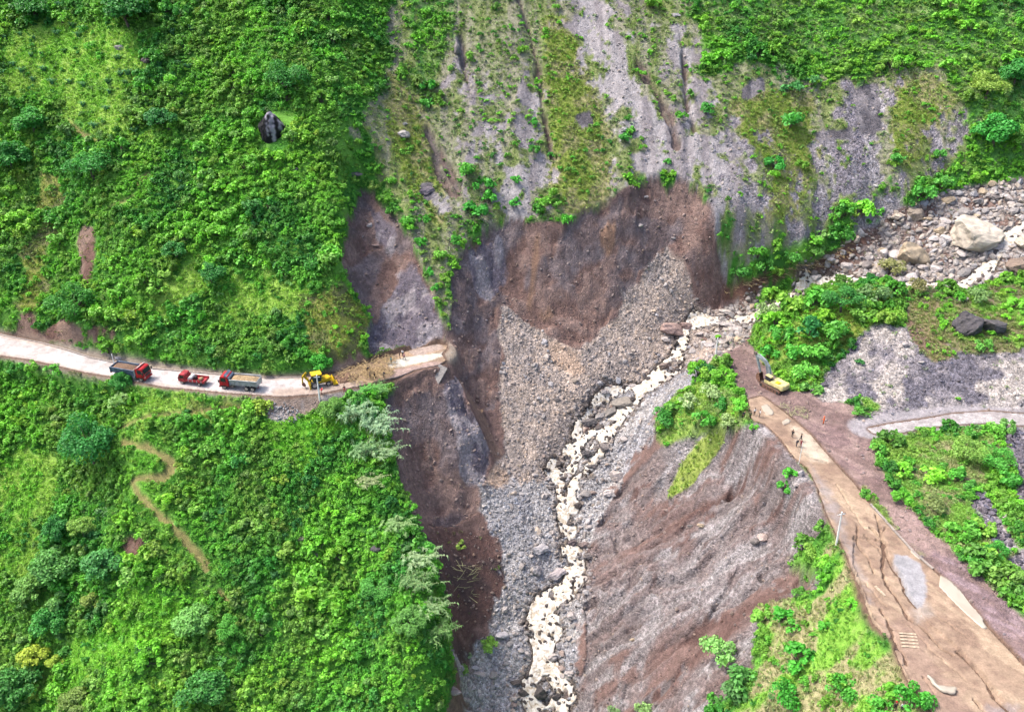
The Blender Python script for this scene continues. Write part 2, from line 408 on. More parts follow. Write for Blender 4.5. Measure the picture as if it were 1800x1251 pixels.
BLUFF = area([(735, 318), (760, 312), (768, 345), (745, 352)], [(1010, 195), (1040, 190), (1045, 220), (1015, 222)], [(800, 70), (812, 70), (818, 118), (804, 118)], [(1500, 150), (1545, 135), (1552, 230), (1512, 232)],
             [(1430, 228), (1500, 222), (1502, 240), (1436, 246)], [(1300, 160), (1342, 135), (1348, 160), (1305, 185)], feather=0.5)
zone(BLUFF, C(96, 92, 96), 0.5, C(132, 126, 128), P_mid)

# bare soil of the landslide
NF = fbm(GX + 0.35 * GY, H0 * 0.8 + GY * 0.35, 2.8, 83, 5); NF2 = fbm(GX - 0.2 * GY, H0 * 0.8 + GY * 0.3, 7.0, 84, 4)   # mottling measured on the steep faces
RAVINE = area([(792, 480), (830, 428), (900, 392), (1000, 392), (1125, 325), (1230, 332), (1254, 400), (1275, 515), (1330, 530), (1320, 600), (1260, 640), (1215, 660), (1165, 720), (1140, 800), (1085, 862), (1045, 930), (1022, 1000), (1032, 1150), (995, 1290),
               (775, 1290), (800, 1185), (792, 1080), (768, 1000), (735, 925), (704, 850), (690, 780), (680, 700), (752, 655), (785, 640), (790, 600), (797, 540)],
              [(1140, 725), (1175, 775), (1240, 760), (1300, 745), (1200, 890), (1100, 940), (1060, 1030), (1060, 1290), (980, 1290), (990, 1000), (1070, 830)], feather=0.5, ragged=0.4)
zone(RAVINE, C(128, 104, 96), 0.3, C(112, 92, 88), P_mid, 0, 0, 0.3)
SOIL, SOIL2, SOILG = C(120, 96, 88), C(138, 115, 106), C(126, 113, 112)
SCARP = area([(790, 480), (830, 425), (860, 405), (900, 390), (960, 401), (985, 409), (1000, 390), (1040, 365), (1070, 355), (1110, 352), (1125, 322), (1165, 315), (1230, 330), (1252, 375), (1255, 450),
              (1272, 512), (1262, 548), (1232, 548), (1222, 510), (1210, 470), (1188, 437), (1165, 437), (1130, 480), (1090, 540), (1050, 592), (1020, 618), (980, 602), (930, 570), (905, 548), (884, 531),
              (871, 548), (884, 620), (880, 690), (868, 725), (835, 715), (802, 655), (780, 622), (790, 600), (795, 545)],
             [(632, 318), (650, 330), (690, 370), (720, 420), (745, 470), (772, 545), (783, 592), (740, 608), (690, 614), (640, 632), (655, 560), (625, 520), (605, 470), (598, 440), (615, 390)],
             [(676, 690), (752, 655), (792, 650), (820, 700), (850, 775), (862, 815), (845, 870), (838, 902), (800, 925), (755, 925), (728, 905), (704, 850), (690, 780), (680, 730)],
             feather=0.55, ragged=1.0)
SCARP = sstep(0.25, 0.75, SCARP)
zone(SCARP, SOIL, 0.4, SOIL2, sstep(0.42, 0.6, NF), 0, 0, 0.4)
zone(SCARP * sstep(0.46, 0.6, NF2), SOILG, 0.45, C(112, 97, 95), sstep(0.4, 0.6, NF), 0, 0, 0.35)
zone(np.maximum(strip([(945, 420), (938, 470), (930, 530)], 0.7), area([(940, 540), (985, 530), (985, 560), (945, 560)], [(1050, 395), (1085, 380), (1080, 440), (1060, 440)], feather=0.9)) * SCARP,
     C(138, 110, 92), 0.3)
ROCKF = area([(640, 335), (700, 400), (690, 440), (665, 420), (650, 370)], [(640, 590), (680, 520), (720, 440), (745, 480), (776, 560), (770, 595), (700, 608), (650, 615)],
             [(778, 652), (800, 660), (830, 718), (862, 800), (846, 858), (818, 838), (806, 770), (785, 700)], [(825, 430), (880, 420), (900, 480), (860, 520), (825, 490)], feather=0.7, ragged=1.2)
zone(ROCKF, C(112, 104, 112), 0.55, C(150, 142, 144), sstep(0.5, 0.6, NZ1), 0, 0)
zone(area([(800, 656), (835, 692), (872, 780), (892, 800), (872, 822), (850, 760), (825, 705)], [(560, 640), (600, 640), (640, 625), (660, 640), (600, 660)], feather=0.8), C(142, 118, 104), 0.15)
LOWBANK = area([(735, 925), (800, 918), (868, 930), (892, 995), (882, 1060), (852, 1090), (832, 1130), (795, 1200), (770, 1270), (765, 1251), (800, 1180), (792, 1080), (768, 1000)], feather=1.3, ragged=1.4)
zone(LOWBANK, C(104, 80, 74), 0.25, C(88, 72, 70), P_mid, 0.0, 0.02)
# talus fans and the gravel floor
TALUS = area([(884, 532), (930, 570), (1020, 617), (1050, 592), (1090, 540), (1130, 480), (1165, 437), (1188, 437), (1210, 470), (1222, 510), (1232, 548), (1260, 545), (1330, 530), (1330, 570), (1300, 610), (1260, 640), (1230, 640),
              (1190, 640), (1160, 670), (1100, 700), (1050, 730), (1010, 780), (970, 840), (960, 900), (850, 885), (866, 815), (890, 795), (878, 720), (884, 640), (872, 560)], feather=0.9, ragged=1.0)
zone(TALUS, C(180, 164, 151), 0.9, C(160, 148, 140), P_mid, 0, 0, 1.0)
zone(area([(930, 572), (1018, 620), (1030, 660), (1000, 670), (960, 620)], [(840, 820), (880, 810), (900, 850), (850, 880)], feather=1.3) * TALUS, C(178, 155, 136), 0.7)
GRAVEL = area([(845, 880), (910, 845), (965, 830), (980, 900), (990, 980), (1060, 900), (1040, 980), (1030, 1080), (1010, 1251), (780, 1290), (800, 1200), (850, 1130), (884, 1060), (892, 1000), (868, 932), (838, 900)],
              [(1100, 690), (1180, 640), (1230, 640), (1210, 690), (1160, 720), (1140, 790), (1090, 850), (1050, 920), (1000, 960), (960, 850), (1010, 780)], feather=1.4, ragged=1.6)
zone(GRAVEL, C(174, 170, 168), 1.0, C(156, 154, 156), P_big, 0, 0, 1.0)
# the slope falling from the right-hand road to the torrent
RSLOPE = area([(1290, 755), (1325, 742), (1345, 745), (1390, 790), (1432, 850), (1458, 920), (1430, 950), (1380, 985), (1445, 1005), (1450, 1030), (1360, 1060), (1330, 1110), (1320, 1190), (1200, 1290), (995, 1290), (1032, 1150),
               (1022, 1000), (1045, 930), (1085, 862), (1130, 815), (1170, 780), (1240, 755), (1285, 745)], feather=0.6, ragged=0.6)
zone(RSLOPE, C(154, 148, 147), 0.95, C(122, 113, 112), np.clip(0.55 * STK_X2 + 0.6 * P_mid - 0.1, 0, 1), 0, 0, 0.8)
BROWN = area([(1150, 880), (1230, 850), (1290, 780), (1318, 800), (1300, 850), (1250, 920), (1160, 985), (1040, 1040), (1030, 1000), (1060, 930)], [(1040, 1251), (1060, 1190), (1180, 1130), (1300, 1065), (1390, 1010), (1450, 1010), (1350, 1070), (1250, 1150), (1120, 1251)],
             [(1385, 985), (1445, 1005), (1440, 1040), (1390, 1050)], [(1170, 1251), (1230, 1170), (1330, 1110), (1330, 1150), (1260, 1251)], [(1350, 760), (1440, 870), (1440, 900), (1390, 880)], feather=2.2, ragged=2.0)
zone(RSLOPE * np.clip(BROWN * (0.45 + 0.75 * STK_X), 0, 1), C(104, 81, 75), 0.4, C(124, 101, 94), STK_X2, 0, 0, 0.4)
GREYBAND = area([(1320, 770), (1400, 830), (1452, 915), (1400, 960), (1300, 1000), (1180, 1080), (1060, 1190), (1030, 1150), (1040, 1090), (1150, 1010), (1240, 930), (1290, 850)],
                [(1085, 862), (1150, 800), (1230, 770), (1290, 770), (1250, 830), (1170, 880), (1110, 900)], [(1100, 1251), (1280, 1110), (1340, 1060), (1330, 1140), (1230, 1251)], feather=2.5, ragged=1.2)
zone(RSLOPE * (1 - BROWN) * sstep(0.3, 0.9, STK_X) * 0.6, C(98, 83, 80), 0.4, C(118, 100, 95), P_mid, 0, 0, 0.5)
zone(RSLOPE * STK_X2 * (1 - STK_X) * 0.25, C(98, 80, 79), 0.35, C(118, 92, 84), P_mid, 0, 0, 0.3)
zone(area([(1395, 1030), (1440, 1000), (1452, 1040), (1400, 1052)], feather=1.2) * RSLOPE, C(140, 112, 92), 0.3)
# grassy spur, tongue of grass, verge below the road
SPUR = area([(1150, 745), (1182, 695), (1235, 668), (1290, 690), (1320, 712), (1318, 738), (1285, 748), (1240, 760), (1200, 770), (1170, 790), (1155, 775)], feather=0.6)
zone(SPUR, C(140, 168, 78), 0.08, C(112, 134, 76), P_mid, 0.12, 1.0, 0.1)
TONGUE = area([(1286, 745), (1262, 785), (1230, 825), (1200, 852), (1172, 868), (1182, 832), (1215, 785), (1250, 755)], feather=0.4)
zone(TONGUE, C(150, 166, 82), 0.0, C(126, 146, 68), P_mid, 0.0, 1.0, 0)
VERGE = area([(1322, 1070), (1400, 1052), (1462, 1050), (1462, 1000), (1420, 945), (1395, 965), (1385, 945), (1420, 925), (1462, 945), (1500, 1000), (1530, 1020), (1505, 1080), (1560, 1150), (1600, 1200), (1660, 1300),
               (1250, 1300), (1330, 1200), (1350, 1120)], feather=0.9)
zone(VERGE, C(126, 172, 66), 0.05, C(158, 152, 112), sstep(0.42, 0.55, NZ1), 0.08, 0.75, 0.1)
# muddy platform, hump, scree mound
PLAT = area([(1268, 622), (1318, 600), (1335, 615), (1348, 640), (1392, 690), (1430, 690), (1500, 715), (1535, 742), (1545, 770), (1535, 810), (1580, 870), (1650, 950), (1720, 1010), (1830, 1110), (1830, 1300), (1700, 1251),
             (1620, 1060), (1530, 900), (1440, 790), (1330, 742), (1322, 715), (1296, 680)], feather=0.9)
zone(PLAT, C(130, 108, 106), 0.4, C(148, 126, 120), P_mid, 0, 0, 0.3)
zone(area([(1620, 960), (1680, 980), (1740, 1030), (1830, 1110), (1830, 1240), (1760, 1150), (1700, 1060)], feather=1.4), C(150, 130, 134), 0.45, C(128, 108, 110), P_mid)
TRK = sstep(0.5, 0.62, fbm((GX * 0.62 - GY * 0.78) * 0.10, GX * 0.78 + GY * 0.62, 1.3, 97, 4))
zone(PLAT * TRK * 0.7, C(152, 130, 122), 0.3, C(112, 92, 88), P_big, 0, 0, 0.2)
HUMP = area([(1318, 590), (1330, 560), (1350, 515), (1400, 500), (1500, 490), (1560, 500), (1600, 525), (1560, 560), (1510, 590), (1470, 625), (1430, 665), (1390, 672), (1345, 640), (1325, 615)], feather=0.6)
zone(HUMP, C(98, 146, 58), 0.05, C(138, 152, 70), P_mid, 0.45, 1.0, 0)
MOUND = area([(1425, 690), (1450, 660), (1500, 605), (1545, 570), (1610, 575), (1700, 618), (1830, 600), (1830, 728), (1740, 722), (1680, 724), (1600, 734), (1540, 740), (1505, 712), (1450, 705)], feather=1.0)
zone(MOUND, C(134, 128, 132), 0.95, C(168, 160, 154), P_big, 0, 0.02)
zone(MOUND * sstep(0.5, 0.62, fbm(GX, GY, 5.0, 91, 3)), C(108, 104, 112), 1.0)
BOULD = area([(1262, 548), (1330, 500), (1400, 480), (1440, 460), (1500, 420), (1560, 380), (1680, 330), (1860, 300), (1860, 500), (1780, 480), (1700, 510), (1620, 500), (1560, 495), (1480, 485), (1420, 490), (1340, 520), (1330, 560), (1310, 600), (1262, 620), (1230, 600)],
             feather=0.9)
zone(BOULD, C(150, 140, 134), 0.8, C(118, 98, 90), P_mid, 0, 0.02, 1.0)
zone(area([(1270, 500), (1340, 480), (1440, 450), (1520, 415), (1530, 430), (1430, 480), (1340, 510), (1270, 535)], feather=0.7), C(112, 84, 72), 0.3)
zone(area([(1280, 490), (1340, 450), (1440, 415), (1500, 395), (1510, 405), (1440, 445), (1350, 480), (1290, 500)], [(1590, 350), (1640, 310), (1690, 290), (1690, 315), (1640, 345), (1600, 360)], feather=0.5), C(72, 128, 52), 0.0, GREEN2, P_mid, 0.9, 1.0, 0)
RVEG = area([(1540, 770), (1570, 765), (1640, 770), (1680, 755), (1750, 765), (1790, 800), (1770, 840), (1720, 850), (1690, 865), (1720, 900), (1780, 930), (1790, 960), (1760, 1010), (1750, 985), (1680, 965), (1645, 920), (1600, 880), (1560, 830)],
            [(1505, 690), (1560, 720), (1520, 730)], [(1510, 845), (1540, 880), (1580, 930), (1570, 935), (1520, 880)], [(1590, 940), (1640, 985), (1620, 980)],
            [(1660, 530), (1700, 515), (1760, 510), (1820, 500), (1820, 600), (1760, 620), (1690, 615), (1650, 580)], feather=0.7)
zone(RVEG, C(126, 162, 72), 0.05, C(146, 142, 104), P_mid, 0.10, 0.8, 0.1)
zone(area([(1600, 520), (1660, 530), (1650, 590), (1690, 625), (1640, 640), (1600, 590), (1590, 550)], feather=0.8), C(132, 120, 88), 0.3, C(120, 100, 84), P_mid, 0.05, 0.5, 0.3)
RGRAV = area([(1700, 870), (1730, 860), (1760, 920), (1790, 960), (1770, 970), (1720, 920)], [(1750, 760), (1830, 750), (1830, 900), (1790, 880), (1780, 800)], [(1770, 985), (1830, 950), (1830, 1060), (1770, 1010)], feather=0.6)
zone(RGRAV, C(122, 116, 124), 1.0, C(150, 142, 148), P_mid)
zone(area([(1590, 500), (1700, 510), (1820, 495), (1820, 605), (1760, 622), (1690, 618), (1600, 560)], feather=1.2) * sstep(0.38, 0.55, NZ1), C(124, 120, 84), 0.3, C(112, 100, 84), P_big, 0.06, 0.5, 0.3)
zone(area([(690, 670), (712, 652), (760, 640), (792, 628), (802, 660), (750, 685), (690, 704)], feather=0.5), C(124, 102, 94), 0.35)
# trampled shoulder of the left road and of the footpath
SHOULDER = area([(455, 700), (540, 690), (600, 680), (670, 672), (640, 690), (590, 700), (540, 725), (510, 742), (470, 740)], feather=0.5)
zone(SHOULDER, C(148, 130, 118), 0.4, C(160, 152, 148), P_mid)
zone(area([(320, 705), (400, 705), (460, 712), (470, 730), (420, 728), (350, 735)], feather=1.4, ragged=1.6) * 0.8, C(150, 158, 88), 0.1, shrub=0.0, grass=0.9)
PATH = np.maximum.reduce([strip([(210, 750), (260, 728), (330, 722), (400, 715), (460, 714)], 0.4), strip([(215, 775), (260, 785), (295, 805), (308, 818), (285, 838), (245, 838), (232, 845), (245, 870), (268, 890), (285, 912), (305, 925), (330, 955), (362, 992)], 0.7, 0.35),
                          strip([(385, 1038), (408, 1062)], 0.35, 0.3), strip([(120, 215), (150, 238), (170, 248)], 0.3, 0.3), strip([(195, 365), (232, 345)], 0.5), strip([(240, 320), (258, 305)], 0.5)])
CLEARPATH = sstep(0.02, 0.25, blur(PATH, 1.7))
zone(PATH * 0.85, C(146, 130, 86), 0.1)
ROADS = np.maximum.reduce([WL, WR * (1 - 0), WS])
CLIFFCLEAR = area([(452, 200), (512, 200), (508, 275), (458, 278)], feather=0.6)
SHRUB *= (1 - CLIFFCLEAR); GRASS *= (1 - 0.7 * CLIFFCLEAR)
SHRUB *= (1 - 0.95 * CLEARPATH); GRASS *= (1 - PATH)
zone(sstep(0.6, 1, WL) , C(150, 138, 124), 0.2)
zone(sstep(0.5, 1, WS), C(158, 152, 154), 0.25)

# relief
VEGR = np.clip(np.maximum(SHRUB, GRASS * 0.6), 0, 1)
CALM = 1 - np.maximum.reduce([sstep(0.2, 0.9, WL), sstep(0.2, 0.9, WR), sstep(0.2, 0.9, WS)])
H = H + CALM * (1.3 * (NZ2 - 0.5) + VEGR * 1.6 * (fbm(GX, GY, 7, 41, 3) - 0.5))
H = H + CALM * np.clip(FACE + SCREE + DARKS, 0, 1) * (3.0 * (fbm(GX + 5 * (NZ2 - 0.5), GY * 0.14, 6.5, 62, 3) - 0.5) - 1.5 * GULLY)
RIDGE_Y = 1 - np.abs(2 * fbm(GX, GY * 0.16, 3.4, 63, 3) - 1); RIDGE_X = 1 - np.abs(2 * fbm(WX * 0.2, WY, 4.2, 67, 3) - 1)
H = H + CALM * SCARP * (2.0 * (NF - 0.5) + 2.4 * (NF2 - 0.5) + 0.7 * (NZ1 - 0.5) - 0.25 * sstep(0.86, 1.0, RIDGE_Y))
H = H + CALM * RSLOPE * (2.2 * (fbm(WX * 0.22, WY, 4.6, 66, 4) - 0.5) + 1.4 * (NZ1 - 0.5) - 1.2 * sstep(0.84, 1.0, RIDGE_X) - 1.5 * sstep(0.5, 0.58, fbm(WX * 0.45, WY, 7, 69, 3)) + 0.6 * (fbm(GX, GY, 1.4, 70, 3) - 0.5))
H = H + CALM * RUB * 0.7 * (fbm(GX, GY, 1.5, 68, 3) - 0.5) + CALM * LOWBANK * 1.0 * (NZ1 - 0.5)
H = H + (1 - CALM) * 0.08 * (NZ1 - 0.5) - 0.35 * PATH
H = H - 1.1 * SCARP * CALM * sstep(0.30, 0.02, blur(TALUS, 3.0))
_q = densify([(1318, 738), (1345, 746), (1390, 792), (1432, 850), (1458, 920)], 8); _d = nearest(ground(_q[:, 0], _q[:, 1]), GX, GY)[0]
H = H - 2.4 * RSLOPE * CALM * sstep(10.0, 2.0, _d)
EDGE = np.clip(blur(SCARP, 1.0) * (1 - SCARP) * 4, 0, 1)
H = H + 0.35 * EDGE * CALM

# ------------------------------------------------------------------ materials
def new_mat(name):
    m = bpy.data.materials.new(name); m.use_nodes = True
    nt = m.node_tree
    return m, nt, nt.nodes["Principled BSDF"]
def node(nt, typ, **kw):
    n = nt.nodes.new(typ)
    for k, v in kw.items(): setattr(n, k, v)
    return n
def plain(name, rgb, rough=0.6, metal=0.0, grime=0.25, scale=3.0, spec=0.4):
    m, nt, b = new_mat(name)
    tc = node(nt, "ShaderNodeTexCoord"); nz = node(nt, "ShaderNodeTexNoise")
    nz.inputs["Scale"].default_value = scale; nz.inputs["Detail"].default_value = 5
    nt.links.new(tc.outputs["Object"], nz.inputs["Vector"])
    mr = node(nt, "ShaderNodeMapRange"); mr.inputs[1].default_value = 0.35; mr.inputs[2].default_value = 0.7
    mr.inputs[3].default_value = 1 - grime; mr.inputs[4].default_value = 1 + grime * 0.5
    nt.links.new(nz.outputs["Fac"], mr.inputs[0])
    mx = node(nt, "ShaderNodeVectorMath", operation='SCALE'); mx.inputs[0].default_value = tuple(rgb)
    nt.links.new(mr.outputs[0], mx.inputs["Scale"]); nt.links.new(mx.outputs[0], b.inputs["Base Color"])
    b.inputs["Roughness"].default_value = rough; b.inputs["Metallic"].default_value = metal
    b.inputs["Specular IOR Level"].default_value = spec
    return m
def ground_material(name, stone_scale=1.0, bump=1.0):
    """soil, gravel and turf: colour of the place from its attribute, broken up by grain, pebbles and fine relief"""
    m, nt, b = new_mat(name); L = nt.links.new
    at = node(nt, "ShaderNodeAttribute", attribute_name="tint"); st = node(nt, "ShaderNodeAttribute", attribute_name="stone")
    geo = node(nt, "ShaderNodeNewGeometry")
    def noise(scale, detail=4):
        n = node(nt, "ShaderNodeTexNoise"); n.inputs["Scale"].default_value = scale; n.inputs["Detail"].default_value = detail; L(geo.outputs["Position"], n.inputs["Vector"]); return n
    n1, n2 = noise(0.9, 3), noise(4.5, 2)
    v1 = node(nt, "ShaderNodeTexVoronoi"); v1.inputs["Scale"].default_value = 1.7 * stone_scale; L(geo.outputs["Position"], v1.inputs["Vector"])
    v2 = node(nt, "ShaderNodeTexVoronoi"); v2.inputs["Scale"].default_value = 3.6 * stone_scale; L(geo.outputs["Position"], v2.inputs["Vector"])
    def mrange(src, a, bb, c, d):
        r = node(nt, "ShaderNodeMapRange"); r.inputs[1].default_value = a; r.inputs[2].default_value = bb; r.inputs[3].default_value = c; r.inputs[4].default_value = d; L(src, r.inputs[0]); return r.outputs[0]
    def math_(op, a, bb):
        r = node(nt, "ShaderNodeMath", operation=op)
        for i, s in enumerate((a, bb)):
            if isinstance(s, (int, float)): r.inputs[i].default_value = s
            else: L(s, r.inputs[i])
        return r.outputs[0]
    base = math_('MULTIPLY', mrange(n1.outputs["Fac"], 0.3, 0.7, 0.80, 1.20), mrange(n2.outputs["Fac"], 0.3, 0.7, 0.86, 1.14))
    sep1 = node(nt, "ShaderNodeSeparateColor"); L(v1.outputs["Color"], sep1.inputs[0])
    sep2 = node(nt, "ShaderNodeSeparateColor"); L(v2.outputs["Color"], sep2.inputs[0])
    peb = math_('MULTIPLY', mrange(sep1.outputs[0], 0, 1, 0.66, 1.34), mrange(sep2.outputs[1], 0, 1, 0.62, 1.38))
    mixp = node(nt, "ShaderNodeMix"); L(st.outputs["Fac"], mixp.inputs[0]); mixp.inputs[2].default_value = 1.0; L(peb, mixp.inputs[3])
    tot = math_('MULTIPLY', base, mixp.outputs[0])
    sc = node(nt, "ShaderNodeVectorMath", operation='SCALE'); L(at.outputs["Color"], sc.inputs[0]); L(tot, sc.inputs["Scale"]); L(sc.outputs[0], b.inputs["Base Color"])
    b.inputs["Roughness"].default_value = 0.9; b.inputs["Specular IOR Level"].default_value = 0.2
    hgt = math_('ADD', math_('MULTIPLY', n2.outputs["Fac"], 0.5), math_('MULTIPLY', math_('ADD', v1.outputs["Distance"], v2.outputs["Distance"]), math_('MULTIPLY', st.outputs["Fac"], -0.45)))
    bp = node(nt, "ShaderNodeBump"); bp.inputs["Strength"].default_value = 0.8 * bump; bp.inputs["Distance"].default_value = 0.6; L(hgt, bp.inputs["Height"]); L(bp.outputs[0], b.inputs["Normal"])
    return m
M_GROUND = ground_material("ground_earth_and_gravel")
M_ROAD = ground_material("road_surface", 2.0, 0.35)
def instance_material(name, rough, leafy=False, spec=0.3):
    m, nt, b = new_mat(name); L = nt.links.new
    at = node(nt, "ShaderNodeAttribute", attribute_name="tint", attribute_type='INSTANCER')
    fc = node(nt, "ShaderNodeAttribute", attribute_name="shade")
    sc = node(nt, "ShaderNodeVectorMath", operation='SCALE'); L(at.outputs["Vector"], sc.inputs[0]); L(fc.outputs["Fac"], sc.inputs["Scale"])
    b.inputs["Roughness"].default_value = rough; b.inputs["Specular IOR Level"].default_value = spec
    if leafy:
        L(sc.outputs[0], b.inputs["Base Color"])
        tr = node(nt, "ShaderNodeBsdfTranslucent"); mx = node(nt, "ShaderNodeMixShader"); mx.inputs[0].default_value = 0.3
        t2 = node(nt, "ShaderNodeVectorMath", operation='MULTIPLY'); t2.inputs[1].default_value = (1.1, 1.15, 0.6); L(sc.outputs[0], t2.inputs[0]); L(t2.outputs[0], tr.inputs["Color"])
        out = nt.nodes["Material Output"]
        L(b.outputs[0], mx.inputs[1]); L(tr.outputs[0], mx.inputs[2]); L(mx.outputs[0], out.inputs[0])
    else:
        tc = node(nt, "ShaderNodeTexCoord"); nz = node(nt, "ShaderNodeTexNoise"); nz.inputs["Scale"].default_value = 4.5; nz.inputs["Detail"].default_value = 7; nz.inputs["Roughness"].default_value = 0.65
        L(tc.outputs["Object"], nz.inputs["Vector"])
        mr = node(nt, "ShaderNodeMapRange"); mr.inputs[1].default_value = 0.3; mr.inputs[2].default_value = 0.7; mr.inputs[3].default_value = 0.72; mr.inputs[4].default_value = 1.25; L(nz.outputs["Fac"], mr.inputs[0])
        s2 = node(nt, "ShaderNodeVectorMath", operation='SCALE'); L(sc.outputs[0], s2.inputs[0]); L(mr.outputs[0], s2.inputs["Scale"]); L(s2.outputs[0], b.inputs["Base Color"])
        bp = node(nt, "ShaderNodeBump"); bp.inputs["Strength"].default_value = 0.8; bp.inputs["Distance"].default_value = 0.3; L(nz.outputs["Fac"], bp.inputs["Height"]); L(bp.outputs[0], b.inputs["Normal"])
    return m
M_LEAF = instance_material("leaves", 0.55, True)
M_ROCK = instance_material("weathered_rock", 0.85)
M_BARK = plain("bark", (0.09, 0.07, 0.05), 0.9, grime=0.4)

# ------------------------------------------------------------------ mesh tools
def fast_mesh(name, verts, faces, mats=(), smooth=False, attrs=None):
    verts = np.asarray(verts, np.float32); faces = np.asarray(faces, np.int32)
    me = bpy.data.meshes.new(name)
    me.vertices.add(len(verts)); me.vertices.foreach_set("co", verts.ravel())
    n = faces.shape[1]
    me.loops.add(faces.size); me.loops.foreach_set("vertex_index", faces.ravel())
    me.polygons.add(len(faces)); me.polygons.foreach_set("loop_start", np.arange(0, faces.size, n, dtype=np.int32))
    me.polygons.foreach_set("use_smooth", np.full(len(faces), smooth))
    for m in mats: me.materials.append(m)
    for k, a in (attrs or {}).items():
        a = np.asarray(a, np.float32)
        if a.ndim == 2: me.attributes.new(k, 'FLOAT_VECTOR', 'POINT').data.foreach_set("vector", a.ravel())
        else: me.attributes.new(k, 'FLOAT', 'POINT').data.foreach_set("value", a)
    me.update()
    return me
def link(name, me, parent=None, loc=None):
    o = bpy.data.objects.new(name, me); COLL.objects.link(o)
    if parent is not None: o.parent = parent
    if loc is not None: o.location = loc
    return o
def grid_faces(nx, ny):
    I, J = np.meshgrid(np.arange(nx - 1), np.arange(ny - 1))
    a = (J * nx + I).ravel()
    return np.stack([a, a + 1, a + nx + 1, a + nx], -1)

def patch(name, poly_or_mask, res, zf, tintf, stonef, mat, skirt=0.4, bounds=None):
    """a sheet of ground in plan: every cell inside the outline, edges turned down"""
    if callable(poly_or_mask):
        x0, x1, y0, y1 = bounds; test = poly_or_mask
    else:
        pw = np.asarray(poly_or_mask); x0, y0 = pw[:, :2].min(0); x1, y1 = pw[:, :2].max(0); test = lambda x, y: inside(pw, x, y)
    xs = np.arange(x0, x1 + res, res); ys = np.arange(y0, y1 + res, res)
    A, B = np.meshgrid(xs, ys)
    cx, cy = A[:-1, :-1] + res / 2, B[:-1, :-1] + res / 2
    keep = test(cx, cy).ravel()
    f = grid_faces(len(xs), len(ys))[keep]
    used = np.unique(f); remap = np.full(A.size, -1); remap[used] = np.arange(len(used)); f = remap[f]
    x, y = A.ravel()[used], B.ravel()[used]
    z = zf(x, y)
    e = np.concatenate([f[:, [0, 1]], f[:, [1, 2]], f[:, [2, 3]], f[:, [3, 0]]])
    key = np.sort(e, 1); code = key[:, 0].astype(np.int64) * len(used) + key[:, 1]
    _, inv, cnt = np.unique(code, return_inverse=True, return_counts=True)
    be = e[cnt[inv] == 1]
    # ease the stair-stepped outline
    nb = [[] for _ in range(0)]
    bx, by = x.copy(), y.copy(); acc = np.zeros((len(used), 3))
    for a, c in ((0, 1), (1, 0)):
        np.add.at(acc, be[:, a], np.stack([x[be[:, c]], y[be[:, c]], np.ones(len(be))], -1))
    bm = acc[:, 2] > 0
    bx[bm] = 0.4 * x[bm] + 0.6 * acc[bm, 0] / acc[bm, 2]; by[bm] = 0.4 * y[bm] + 0.6 * acc[bm, 1] / acc[bm, 2]
    t, s = tintf(x, y), stonef(x, y)
    V = np.stack([bx, by, z], -1)
    bv = np.unique(be); low = V[bv].copy(); low[:, 2] -= skirt
    rm = np.full(len(used), -1); rm[bv] = len(used) + np.arange(len(bv))
    sf = np.stack([be[:, 1], be[:, 0], rm[be[:, 0]], rm[be[:, 1]]], -1)
    me = fast_mesh(name, np.concatenate([V, low]), np.concatenate([f, sf]), [mat], True,
                   {"tint": np.concatenate([t, t[bv] * 0.8]), "stone": np.concatenate([s, s[bv]])})
    return link(name, me)

# ------------------------------------------------------------------ torrent: braided strands carve the bed
STRANDS = [
    ([(1335, 548), (1317, 555), (1290, 560), (1263, 561), (1241, 561), (1219, 567), (1203, 581), (1197, 601), (1191, 621), (1182, 632), (1170, 648), (1160, 662), (1148, 676), (1127, 683), (1116, 701), (1102, 719), (1089, 735), (1075, 751), (1066, 760), (1052, 780), (1049, 806), (1036, 818), (1020, 832), (1010, 849), (1003, 882), (996, 897)], 1.15),
    ([(1186, 628), (1160, 645), (1150, 660), (1130, 678)], 0.8), ([(1195, 618), (1194, 640), (1186, 656), (1160, 668)], 0.6),
    ([(1138, 679), (1108, 684), (1084, 688), (1062, 694), (1051, 701), (1046, 713), (1030, 730), (1017, 744), (1014, 762), (1018, 780), (1020, 792), (1016, 812), (1012, 830)], 0.75),
    ([(1075, 751), (1052, 752), (1036, 762), (1022, 772)], 0.6), ([(1018, 784), (1001, 791), (985, 800), (979, 812), (980, 834), (984, 858), (988, 880), (996, 895)], 0.85),
    ([(1001, 791), (1010, 806), (1003, 822), (990, 838)], 0.5), ([(1112, 704), (1098, 708), (1082, 728), (1070, 745)], 0.7), ([(985, 800), (968, 812), (960, 826), (970, 838), (982, 848)], 0.3),
    ([(996, 892), (998, 916), (1001, 937), (1003, 959), (1010, 988), (1010, 1015), (996, 1036), (972, 1050), (953, 1062), (952, 1085), (958, 1112), (954, 1142), (952, 1166)], 1.55),
    ([(945, 1070), (940, 1095), (945, 1120), (970, 1108), (975, 1095)], 1.3),
    ([(952, 1160), (941, 1184), (930, 1203), (934, 1228), (945, 1251), (940, 1300)], 1.2), ([(955, 1166), (975, 1181), (990, 1206), (994, 1230), (978, 1246), (955, 1262)], 1.15),
    ([(1830, 378), (1800, 392), (1778, 412), (1760, 436), (1745, 456), (1728, 474), (1710, 490), (1690, 499), (1676, 502)], 1.15), ([(1676, 500), (1640, 500), (1590, 498), (1540, 490), (1480, 488), (1420, 500), (1380, 522), (1335, 548)], 0.9),
]
SW = [(ground(*densify(p, 6)[:, :2].T), h) for p, h in STRANDS]
